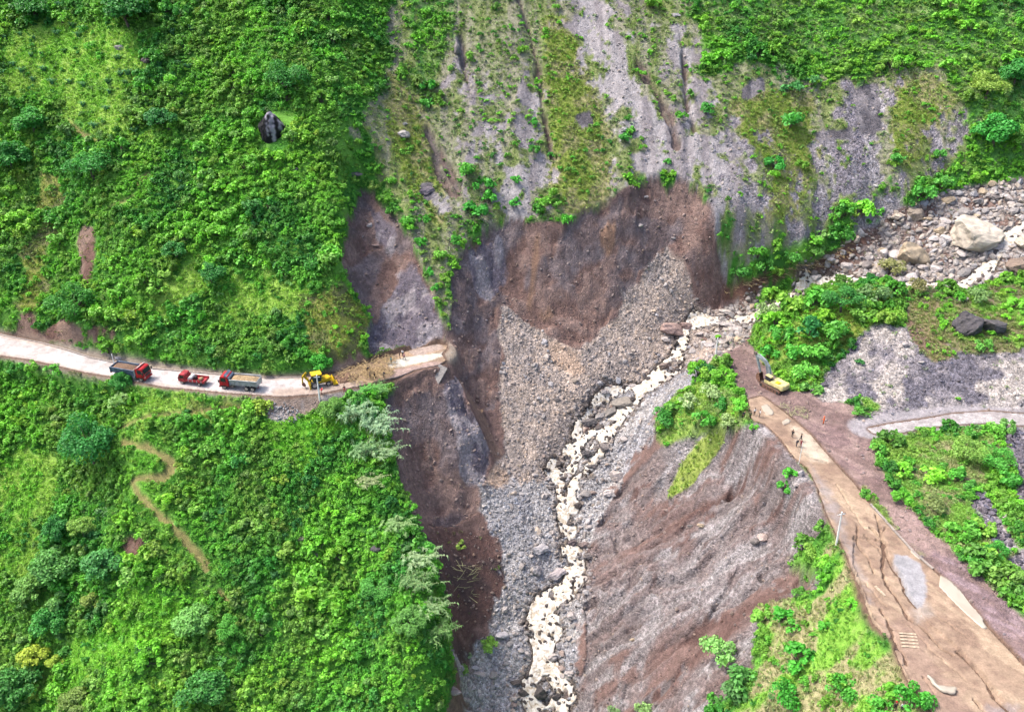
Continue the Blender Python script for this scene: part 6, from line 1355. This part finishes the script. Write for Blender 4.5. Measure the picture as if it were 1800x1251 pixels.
def backhoe(loc, rz):
    t = empty("backhoe_loader", loc, rz); tag(t, "yellow backhoe loader facing the cane debris on the road", "loader")
    MB().prism([(0.55, 0.75), (2.35, 0.75), (2.4, 1.45), (2.2, 1.65), (0.55, 1.8)], -0.5, 0.5).build("engine_hood", M_YEL, t, 0.06)
    MB().box(-1.6, 2.3, -0.42, 0.42, 0.55, 0.85).build("chassis", M_BLACK, t)
    c = MB().box(-1.25, 0.55, -0.72, 0.72, 0.95, 1.25).build("cab", M_YEL, t, 0.03)
    for x, y in ((-1.2, -.68), (-1.2, .68), (0.5, -.68), (0.5, .68)): MB().box(x - .05, x + .05, y - .05, y + .05, 1.25, 2.75).build("cab_post", M_BLACK, c)
    MB().box(-1.38, 0.68, -0.85, 0.85, 2.72, 2.9).build("roof", M_YEL, c, 0.06)
    for s in (-1, 1): MB().box(-1.14, 0.44, s * 0.69 - .01, s * 0.69 + .01, 1.27, 2.7).build("side_window", M_GLASS, c)
    MB().box(0.5, 0.52, -0.62, 0.62, 1.8, 2.7).build("windscreen", M_GLASS, c); MB().box(-0.8, -0.3, -0.25, 0.25, 1.25, 1.95).build("seat", M_BLACK, c)
    for s in (-1, 1):
        wheel(t, -0.95, s * 0.85, 0.72, 0.45); wheel(t, 1.75, s * 0.8, 0.48, 0.32)
        MB().beam([(0.5, 1.5), (1.9, 1.55), (2.75, 0.75)], 0.16, [0.22, 0.3, 0.2]).build("loader_arm", M_YEL, t)
    for o, s in zip([c_ for c_ in t.children if c_.name.startswith("loader_arm")], (-1, 1)): o.location = (0, s * 0.66, 0)
    b = MB().prism([(2.65, 0.15), (3.6, 0.12), (3.55, 0.2), (2.85, 0.3), (2.75, 0.95), (2.9, 1.15), (2.78, 1.2), (2.6, 0.9)], -1.15, 1.15).build("loader_bucket", M_YEL, t)
    for s in (-1, 1): MB().prism([(2.65, 0.15), (3.55, 0.15), (2.9, 1.12), (2.62, 0.9)], s * 1.15 - .03, s * 1.15 + .03).build("bucket_side", M_YEL, b)
    MB().beam([(-1.6, 0.9), (-2.5, 2.5), (-2.25, 3.35)], 0.28, [0.35, 0.42, 0.25]).build("rear_boom", M_YEL, t)
    d = MB().beam([(-2.15, 3.4), (-2.9, 2.6), (-3.1, 1.25)], 0.22, [0.3, 0.32, 0.22]).build("dipper_stick", M_YEL, t)
    MB().prism([(-3.2, 1.3), (-2.95, 1.3), (-2.55, 0.95), (-2.5, 0.5), (-2.75, 0.42), (-3.2, 0.75)], -0.32, 0.32).build("digging_bucket", M_RUSTY, t, 0.03)
    MB().box(-1.95, -1.55, -1.0, 1.0, 0.6, 0.95).build("swing_frame", M_YEL, t, 0.03)
    for s in (-1, 1): MB().box(-1.9, -1.7, s * 1.0 - .1, s * 1.0 + .1, 0.05, 1.6).build("stabiliser", M_YEL, t); 
    MB().cyl((1.3, 0.3, 2.1), (0, 0, 1), 0.05, 0.9, 8).build("exhaust", M_BLACK, t)
    return t
loc, h = road_pose(561, 679); backhoe(loc, h + 0.1)
def excavator(loc, rz):
    t = empty("excavator", loc, rz); tag(t, "pale yellow tracked excavator with folded grey arm on the muddy platform", "excavator")
    prof = [(-1.9, 0.0), (1.9, 0.0), (2.35, 0.3), (2.4, 0.55), (2.1, 0.85), (-2.1, 0.85), (-2.4, 0.55), (-2.35, 0.3)]
    for s in (-1, 1):
        k = MB().prism(prof, s * 1.25 - .28, s * 1.25 + .28).build("track", M_RUSTY, t, 0.03)
        for x in np.arange(-1.9, 2.0, 0.27): MB().box(x - .05, x + .05, s * 1.25 - .3, s * 1.25 + .3, 0.85, 0.9).build("track_shoe", M_CHAS, k)
        for x in (-1.95, -1.2, -.5, .2, .9, 1.95): MB().cyl((x, s * 1.55, 0.42), (0, 1, 0), 0.3 if abs(x) > 1.5 else 0.18, 0.05, 12).build("roller", M_BLACK, k)
    MB().box(-1.2, 1.2, -1.0, 1.0, 0.4, 0.8).build("undercarriage", M_CHAS, t); MB().cyl((0, 0, 0.92), (0, 0, 1), 0.75, 0.25, 20).build("slew_ring", M_BLACK, t)
    MB().add([(-2.35, -1.25, 1.05), (1.0, -1.3, 1.05), (1.0, 1.3, 1.05), (-2.35, 1.25, 1.05), (-2.75, 0, 1.05), (-2.3, -1.2, 1.9), (0.2, -1.25, 1.95), (0.2, 1.25, 1.95), (-2.3, 1.2, 1.9), (-2.65, 0, 1.85)],
             [(0, 4, 3, 2, 1), (5, 6, 7, 8, 9), (0, 1, 6, 5), (1, 2, 7, 6), (2, 3, 8, 7), (3, 4, 9, 8), (4, 0, 5, 9)]).build("upper_body", M_PYEL, t, 0.12)
    MB().add([(-2.75, -1.2, 0.95), (-2.1, -1.28, 0.95), (-2.1, 1.28, 0.95), (-2.75, 1.2, 0.95), (-2.95, 0, 0.95), (-2.7, -1.15, 1.95), (-2.1, -1.24, 2.0), (-2.1, 1.24, 2.0), (-2.7, 1.15, 1.95), (-2.88, 0, 1.95)],
             [(0, 4, 3, 2, 1), (5, 6, 7, 8, 9), (0, 1, 6, 5), (1, 2, 7, 6), (2, 3, 8, 7), (3, 4, 9, 8), (4, 0, 5, 9)]).build("counterweight", M_PYEL, t, 0.12)
    MB().box(-1.6, -0.7, 0.1, 1.0, 1.95, 2.02).build("engine_hatch", M_YEL, t, 0.02)
    c = MB().box(0.15, 1.55, 0.4, 1.28, 1.05, 1.75).build("cab", M_PYEL, t, 0.05)
    MB().prism([(0.2, 1.72), (1.55, 1.72), (1.42, 2.62), (0.25, 2.66)], 0.45, 1.23).build("cab_glass", M_GLASS, c); MB().box(0.12, 1.5, 0.38, 1.30, 2.64, 2.76).build("roof", M_PYEL, c, 0.05)
    MB().beam([(0.9, 1.35), (2.0, 3.9), (2.9, 4.75), (5.0, 5.0)], 0.42, [0.45, 0.72, 0.66, 0.34]).build("boom", M_STEEL, t)
    MB().beam([(5.35, 5.35), (4.9, 4.7), (3.6, 1.9)], 0.3, [0.3, 0.5, 0.26]).build("stick", M_STEEL, t)
    for s in (-1, 1):
        MB().bar((1.4, s * 0.32, 1.35), (2.3, s * 0.32, 3.9), 0.09).bar((1.4, s * .32, 1.35), (1.85, s * .32, 2.6), 0.13).build("boom_cylinder", M_STEEL, t)
    MB().bar((2.7, 0, 5.0), (4.4, 0, 5.55), 0.12).bar((4.2, 0, 5.5), (5.2, 0, 5.45), 0.07).build("stick_cylinder", M_STEEL, t); MB().bar((4.85, 0.0, 4.6), (4.05, 0, 2.4), 0.09).build("bucket_cylinder", M_STEEL, t)
    MB().box(5.0, 5.75, -.25, .25, 5.0, 5.7).build("boom_nose", M_CHAS, t, 0.1)
    b = MB().prism([(3.5, 1.95), (3.9, 1.75), (4.15, 1.2), (4.0, 0.5), (3.45, 0.12), (2.85, 0.15), (2.82, 0.22), (3.4, 0.24), (3.85, 0.6), (3.98, 1.15), (3.75, 1.6), (3.42, 1.82)], -0.55, 0.55).build("bucket", M_RUSTY, t)
    for s in (-1, 1): MB().prism([(3.5, 1.9), (3.9, 1.72), (4.12, 1.2), (3.98, 0.52), (3.45, 0.15), (2.9, 0.18), (3.2, 1.1)], s * .55 - .03, s * .55 + .03).build("bucket_side", M_RUSTY, b)
    for y in (-.45, -.15, .15, .45): MB().box(2.62, 2.9, y - .05, y + .05, 0.12, 0.22).build("tooth", M_STEEL, b)
    return t
p = g1(1360, 682); excavator((p[0], p[1], p[2] + 0.02), math.atan2(0.80, -0.60))

# ------------------------------------------------------------------ poles, kerbs, slabs, debris
M_POLE = plain("pale_concrete_pole", (0.62, 0.6, 0.56), 0.7, grime=0.1)
def pole(u, v, hgt, label, tilt=(0, 0), arm=True, r=0.17):
    p = g1(u, v); t = empty("utility_pole", (p[0], p[1], p[2]), 0.2); t.rotation_euler = (tilt[0], tilt[1], 0.2); tag(t, label, "pole")
    MB().cyl((0, 0, hgt / 2 - 0.4), (0, 0, 1), r, hgt + 0.8, 10, r * 0.65).build("mast", M_POLE, t)
    if arm:
        MB().box(-0.6, 0.6, -0.05, 0.05, hgt - 0.5, hgt - 0.4).build("crossarm", M_POLE, t)
        for x in (-0.5, 0, 0.5): MB().cyl((x, 0, hgt - 0.3), (0, 0, 1), 0.05, 0.2, 8).build("insulator", M_CHAS, t)
    return t
pole(562, 703, 5.6, "pale utility pole rising in front of the yellow backhoe"); pole(1257, 631, 5.0, "pale utility pole standing at the head of the cascade", arm=False)
pole(1470, 957, 6.4, "pale leaning utility pole at the edge of the cracked road", (0.0, -0.05)); pole(201, 641, 2.5, "short white roadside post behind the blue-bed truck", arm=False, r=0.11); pole(1404, 815, 4.4, "thin pale pole just below the people on the cracked road", arm=False, r=0.06)

M_KERB = plain("concrete_kerb", C(168, 156, 146), 0.9, grime=0.35)
def kerb(name, pts, label, w=0.35, h=0.16, zf=zl):
    q = wl(pts, 5); parts = []; V, F = [], []
    for i, p in enumerate(q):
        t = unit((q[min(i + 1, len(q) - 1)] - q[max(i - 1, 0)])[None])[0]; n = np.array([-t[1], t[0], 0]); n /= np.linalg.norm(n); z = float(zf(p[None, 0], p[None, 1])[0])
        for s, zz in ((-1, z - .1), (-1, z + h), (1, z + h), (1, z - .1)): V.append((p[0] + n[0] * w / 2 * s, p[1] + n[1] * w / 2 * s, zz))
    for i in range(len(q) - 1):
        for k in range(4): F.append((i * 4 + k, i * 4 + (k + 1) % 4, i * 4 + 4 + (k + 1) % 4, i * 4 + 4 + k))
    o = link(name, fast_mesh(name, np.array(V), np.array(F), [M_KERB])); tag(o, label, "kerb", kind="structure"); return o
kerb("kerb", [(0, 588), (60, 599), (120, 616), (160, 629), (200, 637), (260, 647), (330, 654), (400, 659), (460, 663), (530, 663)], "concrete kerb along the uphill side of the pale road")
kerb("kerb", [(1530, 886), (1572, 933), (1608, 973), (1640, 1000)], "concrete kerb between the cracked road and its ditch", zf=zr)
def slab(u, v, lx, ly, th, rot, label, mat, name="concrete_slab", lift=0.1):
    p = g1(u, v); o = MB().box(-lx / 2, lx / 2, -ly / 2, ly / 2, -th / 2, th / 2).build(name, mat, None, 0.03); o.location = (p[0], p[1], p[2] + lift); o.rotation_euler = rot; tag(o, label, "slab"); return o
M_SLAB = plain("broken_concrete", C(150, 144, 138), 0.9, grime=0.35)
slab(771, 663, 2.0, 4.2, 0.35, (0.75, 0.25, -0.45), "tilted grey concrete slab hanging under the snapped road end", M_SLAB, lift=0.5)
slab(1440, 814, 5.2, 1.3, 0.3, (0.03, 0.02, -0.52), "pale broken concrete edge lying across the cracked road", plain("pale_broken_concrete", C(196, 180, 164), 0.9, grime=0.3), lift=0.12)
M_BAR = plain("muddy_pale_concrete", C(196, 176, 150), 0.9, grime=0.4)
for k, (v, lab) in enumerate(zip((1117, 1122, 1128, 1134, 1140), ("topmost of five pale bars lying in the sunken road mud", "second of five pale bars lying in the sunken road mud", "middle one of five pale bars in the sunken road mud", "fourth of five pale bars lying in the sunken road mud", "lowest of five pale bars lying in the sunken road mud"))):
    slab(1594 + k * 1.2, v, 2.3, 0.32, 0.12, (0, 0.03, -0.05), lab, M_BAR, "concrete_bar", 0.42)
slab(1546, 1042, 0.45, 2.1, 0.1, (0, 0, 0.35), "short pale plank lying on the muddy road edge", M_BAR, "plank", 0.42)

# torn cane and soil piled across the road
def mound(name, u, v, lx, ly, hgt, rz, tint, label, seed):
    p = g1(u, v); nx, ny = 40, 24; V = []
    for j in range(ny):
        for i in range(nx):
            a, b = i / (nx - 1) * 2 - 1, j / (ny - 1) * 2 - 1; e = max(0.0, 1 - (a * a + b * b)) ** 0.7
            V.append((a * lx / 2, b * ly / 2, -0.25 + hgt * e * (0.5 + float(fbm(a * 4, b * 3, 1, seed, 4))) + 0.25 * float(fbm(a * 9, b * 7, 1, seed + 4, 2)) * (e > 0)))
    o = link(name, fast_mesh(name, np.array(V), grid_faces(nx, ny), [M_GROUND], False, {"tint": np.tile(tint, (nx * ny, 1)), "stone": np.full(nx * ny, 0.4)})); o.location = p; o.rotation_euler = (0, 0, rz); tag(o, label, "heap"); return o
mound("soil_heap", 606, 667, 6.5, 4.0, 1.1, 0.35, C(140, 112, 92), "brown soil heap pushed up in front of the backhoe", 3)
mound("soil_heap", 655, 655, 6.5, 3.6, 0.8, 0.4, C(156, 130, 98), "tan soil heap under the torn cane on the road", 4)
def stalks(name, poly, n, lmin, lmax, label, mat, seed, zup=0.5, ang=None):
    rng = np.random.default_rng(seed); pw = world_poly(poly, 8); x0, y0 = pw[:, :2].min(0); x1, y1 = pw[:, :2].max(0); ps = []
    while len(ps) < n:
        x, y = rng.uniform(x0, x1), rng.uniform(y0, y1)
        if not inside(pw, np.array([x]), np.array([y]))[0]: continue
        z = float(hz(np.array([x]), np.array([y]))[0]) + 0.25 + rng.uniform(0, zup); a = rng.uniform(0, 6.283) if ang is None else rng.normal(ang, .5); L = rng.uniform(lmin, lmax); d = np.array([math.cos(a), math.sin(a), rng.normal(0, .2)]) * L / 2; c = np.array([x, y, z])
        ps.append(tube([c - d, c + rng.normal(0, .06, 3), c + d], [.045, .04, .015], 4))
    v, f = join(ps); o = link(name, fast_mesh(name, v, f, [mat])); tag(o, label, "debris", kind="stuff"); return o
M_DRY = plain("dry_torn_cane", C(208, 180, 130), 0.8, grime=0.35)
stalks("cane_debris", [(590, 660), (620, 648), (660, 632), (690, 626), (698, 640), (690, 662), (660, 674), (620, 678)], 520, 0.6, 2.2, "tangle of torn tan cane strewn across the road", M_DRY, 21, 1.0)
stalks("dry_stalks", [(1270, 520), (1330, 490), (1420, 462), (1500, 430), (1510, 440), (1420, 480), (1330, 505)], 130, 0.8, 2.2, "dry stalks hanging from the torrent's earth bank", M_DRY, 22, 0.4, 2.6)
stalks("fallen_stalks", [(790, 990), (840, 990), (850, 1050), (800, 1060)], 26, 1.5, 4.0, "fallen pale canes lying on the brown gully bank", M_CANE, 23, 0.4)
stalks("fallen_stalks", [(1370, 708), (1410, 718), (1430, 735), (1400, 740), (1375, 728)], 60, 0.5, 1.8, "flattened grass and stalks on the platform edge", M_CANE, 24, 0.25)

# ------------------------------------------------------------------ people
M_SKIN = plain("skin", (0.28, 0.15, 0.09), 0.6, grime=0.05); M_HAIR = plain("dark_hair", (0.012, 0.010, 0.009), 0.7, grime=0.1)
_pm = {}
def pose_joints(pose):
    J = dict(pelvis=(0, 0, .96), waist=(0, 0, 1.10), chest=(0.01, 0, 1.30), neck=(0.02, 0, 1.47), head=(0.04, 0, 1.62), crown=(0.03, 0, 1.74))
    legs = dict(stand=((.02, .46), (-.02, 0)), walk=((.16, .30), (-.14, -.28)), bend=((.06, .0), (.02, -.02)))[pose if pose in ('walk', 'bend') else 'stand']
    for s, n in ((1, 'l'), (-1, 'r')):
        f = (0.26 if s > 0 else -0.22) if pose == 'walk' else 0.03 * s
        J['hip' + n] = (0, s * .09, .92); J['knee' + n] = (f * .55 + .04, s * .105, .50); J['ankle' + n] = (f, s * .11, .09); J['toe' + n] = (f + .17, s * .13, .035)
        af = (-0.22 if s > 0 else 0.24) if pose == 'walk' else (0.22 if pose == 'point' and s > 0 else 0.02)
        J['sh' + n] = (0, s * .185, 1.41); J['el' + n] = (af * .35 - .02, s * .25, 1.14); J['wr' + n] = (af + .06, s * .27, .90); J['palm' + n] = (af + .09, s * .27, .82)
    if pose == 'point': J['ell'] = (.20, .27, 1.22); J['wrl'] = (.42, .22, 1.26); J['palml'] = (.50, .21, 1.27)
    if pose == 'bend':
        for k, v in list(J.items()):
            if v[2] > 1.0 or k[:2] in ('el', 'wr', 'sh') or k[:4] == 'palm':
                x, z = v[0], v[2] - .96; a = 0.75; J[k] = (x * math.cos(a) + z * math.sin(a), v[1], .93 + z * math.cos(a) - x * math.sin(a))
    return J
BONES = [('pelvis', 'waist'), ('waist', 'chest'), ('chest', 'neck'), ('neck', 'head'), ('head', 'crown')] + [(a + n, b + n) for n in 'lr' for a, b in (('hip', 'knee'), ('knee', 'ankle'), ('ankle', 'toe'), ('sh', 'el'), ('el', 'wr'), ('wr', 'palm'))] + [('pelvis', 'hipl'), ('pelvis', 'hipr'), ('chest', 'shl'), ('chest', 'shr')]
RAD = dict(pelvis=(.155, .115), waist=(.14, .10), chest=(.165, .115), neck=(.06, .06), head=(.088, .10), crown=(.055, .06), hip=(.095, .095), knee=(.062, .062), ankle=(.042, .042), toe=(.045, .035), sh=(.065, .065), el=(.045, .045), wr=(.032, .028), palm=(.042, .02))
REG = {'pelvis': 2, 'waist': 1, 'chest': 1, 'sh': 1, 'el': 1, 'hip': 2, 'knee': 2, 'ankle': 3, 'toe': 3, 'wr': 0, 'palm': 0, 'neck': 0, 'head': 0, 'crown': 0}
def key(n): return n[:-1] if n[:-1] in RAD else n
def body_geometry(pose):
    if pose in _pm: return _pm[pose]
    J = pose_joints(pose); names = list(J); me = bpy.data.meshes.new("b"); me.from_pydata([J[n] for n in names], [(names.index(a), names.index(b)) for a, b in BONES], [])
    o = bpy.data.objects.new("b", me); COLL.objects.link(o); o.modifiers.new("s", 'SKIN'); sub = o.modifiers.new("u", 'SUBSURF'); sub.levels = 1
    for i, n in enumerate(names):
        sv = me.skin_vertices[0].data[i]; sv.radius = RAD[key(n)]; sv.use_root = n == 'pelvis'
    dg = bpy.context.evaluated_depsgraph_get(); dg.update(); ev = o.evaluated_get(dg); m2 = ev.to_mesh()
    V = np.array([v.co[:] for v in m2.vertices]); F = [tuple(p.vertices) for p in m2.polygons]; ev.to_mesh_clear(); bpy.data.objects.remove(o); bpy.data.meshes.remove(me)
    jc = np.array([J[n] for n in names]); reg = [REG[key(names[int(np.argmin(((V[list(f)].mean(0) - jc) ** 2).sum(1)))])] for f in F]
    V = V.tolist()
    def addt(path, rad, sides, r):
        v, f = tube(path, rad, sides); o_ = len(V); V.extend(v.tolist()); F.extend([tuple(int(i) + o_ for i in q) for q in f]); F.append(tuple(o_ + len(v) - sides + k for k in range(sides))); reg.extend([r] * (len(f) + 1))
    for n in 'lr':                                           # four fingers and a thumb on each hand
        P = np.array(J['palm' + n]); W_ = np.array(J['wr' + n]); d = (P - W_) / np.linalg.norm(P - W_); sd = np.array([1.0, 0, 0]) if abs(d[0]) < .7 else np.array([0, 0, 1.0]); nrm = np.cross(d, sd)
        for k, L in enumerate((.075, .085, .08, .06)):
            b = P + sd * (.028 - .019 * k); addt([b, b + d * L * .5 + nrm * .006, b + d * L + nrm * .022], [.0095, .009, .007], 5, 0)
        b = W_ * .45 + P * .55 + sd * .03; addt([b, b + sd * .03 + d * .025, b + sd * .036 + d * .058], [.011, .010, .008], 5, 0)
    H_ = np.array(J['head']); fw = np.array(J['neck']) * 0 + np.array([1, 0, 0.0]); hd = np.array(J['crown']) - np.array(J['neck']); hd /= np.linalg.norm(hd); fw = fw - hd * fw.dot(hd); fw /= np.linalg.norm(fw)
    addt([H_ + fw * .075 + hd * .01, H_ + fw * .125 - hd * .012], [.010, .016], 5, 0)                       # nose
    addt([H_ + fw * .092 - hd * .045 + [0, .022, 0], H_ + fw * .092 - hd * .045 - [0, .022, 0]], [.008, .008], 5, 3)    # mouth
    for s in (1, -1):
        addt([H_ + np.array([0, s * .085, 0]), H_ + np.array([0, s * .108, 0]) - fw * .01], [.018, .028], 6, 0)   # ears
        addt([H_ + fw * .085 + hd * .022 + [0, s * .033, 0], H_ + fw * .101 + hd * .022 + [0, s * .033, 0]], [.013, .011], 6, 3)   # eyes
    _pm[pose] = (V, F, reg, J, H_, hd, fw); return _pm[pose]
_cm = {}
def cloth(rgb):
    if rgb not in _cm: _cm[rgb] = plain("cloth", srgb(*rgb, 0.7), 0.85, grime=0.15)
    return _cm[rgb]
M_SHOE = plain("dark_shoes", (0.02, 0.018, 0.016), 0.7)
def person(u, v, face, label, shirt, trousers, pose='stand', hat=None, hf=None, lift=0.0):
    p = g1(u, v); V, F, reg, J, H_, hd, fw = body_geometry(pose)
    me = bpy.data.meshes.new("person"); me.from_pydata(V, [], F)
    for m in (M_SKIN, cloth(shirt), cloth(trousers), M_SHOE): me.materials.append(m)
    me.polygons.foreach_set("material_index", np.array(reg, np.int32)); me.polygons.foreach_set("use_smooth", np.ones(len(F), bool)); me.update()
    z = p[2]
    for pw, zf in ((POLY_L, zl), (POLY_R, zroad)):
        if inside(pw, p[None, 0], p[None, 1])[0]: z = max(z, float(zf(p[None, 0], p[None, 1])[0]))
    o = link("person", me); o.location = (p[0], p[1], z + lift); o.rotation_euler = (0, 0, face); tag(o, label, "person")
    n = 14; HV, HF = [], []                                    # hair or helmet: a cap over the skull
    for j in range(6):
        for i in range(n):
            a, b = 6.2832 * i / n, j / 5 * 1.75; k = 1.0
            r = (0.108 if hat is None else 0.135); q = H_ + hd * (0.035 + r * math.cos(b) * .98) + (fw * math.cos(a) + np.cross(hd, fw) * math.sin(a)) * r * math.sin(b) * k - fw * (.012 if hat is None else 0)
            if hat is None and math.cos(a) > .4 and b > 1.2: q = q - fw * .03 + hd * .03
            HV.append(q)
    HF = grid_faces(n, 6).tolist() + [[j * n + n - 1, j * n, (j + 1) * n, (j + 1) * n + n - 1] for j in range(5)]
    link("hair" if hat is None else "helmet", fast_mesh("hair" if hat is None else "helmet", np.array(HV), np.array(HF), [M_HAIR if hat is None else cloth(hat)], True), o)
    if hat is not None:
        pass
    return o
DK, BLU, RD, WH, PK, TL, OR, MR = (22, 22, 28), (30, 36, 60), (190, 40, 50), (236, 234, 230), (226, 160, 160), (96, 160, 160), (255, 110, 30), (140, 36, 60)
for a in [
    (708, 628, 1.2, "person in a white top and black trousers at the snapped road end", WH, DK, 'stand', None), (703, 632, 0.2, "person dressed in black left of the white-topped one", DK, DK, 'stand', None), (711, 634, 2.8, "person in a pink top with black trousers beside the white-topped one", PK, DK, 'walk', None),
    (688, 641, -0.4, "person in a teal top standing by the pale wet strip", TL, DK, 'stand', None), (646, 657, 0.4, "person in black amid the torn cane on the road", DK, DK, 'bend', None), (651, 669, 0.0, "person in dark blue at the lower edge of the torn cane, left one", BLU, DK, 'stand', None),
    (659, 668, 2.5, "person in black at the lower edge of the torn cane, middle one", DK, DK, 'walk', None), (675, 666, 1.0, "person in black at the lower edge of the torn cane, right one", DK, BLU, 'bend', None), (606, 690, 1.9, "person in black with a red skirt crouching in the verge reeds", DK, RD, 'bend', None), (565, 693, 0.5, "person in a red jacket beside the pole in front of the backhoe", RD, MR, 'bend', None),
    (1334, 739, 3.0, "person in a white shirt and black trousers on the road at the spur's end", WH, DK, 'stand', None), (1305, 735, 0.3, "person in black sitting apart on the stones of the spur's end", DK, DK, 'bend', None), (1318, 736, 1.0, "person in a dark green top on the spur's end stones", (30, 60, 40), DK, 'stand', None), (1325, 736, 2.0, "person in a pale top and dark trousers on the spur's end stones", WH, DK, 'stand', None),
    (1391, 775, 0.8, "person in black standing alone near the crescent road break", DK, DK, 'stand', None), (1406, 782, 2.4, "person in black standing tallest of the group on the road edge", DK, DK, 'walk', None), (1398, 791, 0.2, "person in black bending at the road edge", DK, BLU, 'bend', None), (1406, 792, 1.4, "person in a maroon outfit at the road edge", MR, MR, 'stand', None),
    (1447, 746, 2.6, "worker in bright orange overalls and helmet on the muddy platform", OR, OR, 'point', OR), (1275, 668, 1.2, "person in dark blue at the edge of the platform above the spur", BLU, DK, 'stand', None),
    (1572, 1249, 1.6, "person with a red cap at the bottom edge of the picture", (70, 60, 60), DK, 'stand', (220, 40, 50)), (1584, 1250, 1.8, "person in white at the bottom edge of the picture", WH, BLU, 'stand', None),
]: person(*a)

# neighbours that share a description are told apart by their order up the picture
ORD = ["highest", "second-highest", "third-highest", "fourth-highest", "fifth-highest", "sixth-highest", "seventh-highest", "eighth-highest", "ninth-highest", "tenth-highest", "eleventh-highest", "twelfth-highest"]
same = {}
for o in scene.objects:
    if o.parent is None and o.get("group") and o.name.split(".")[0] in ("shrub", "boulder"): same.setdefault(o["label"], []).append(o)
for lab, os_ in same.items():
    if 1 < len(os_) <= 12:
        os_.sort(key=lambda o: float(to_px(np.array(o.location[:]))[1]))
        for k, o in enumerate(os_): o["label"] = ORD[k] + " " + lab
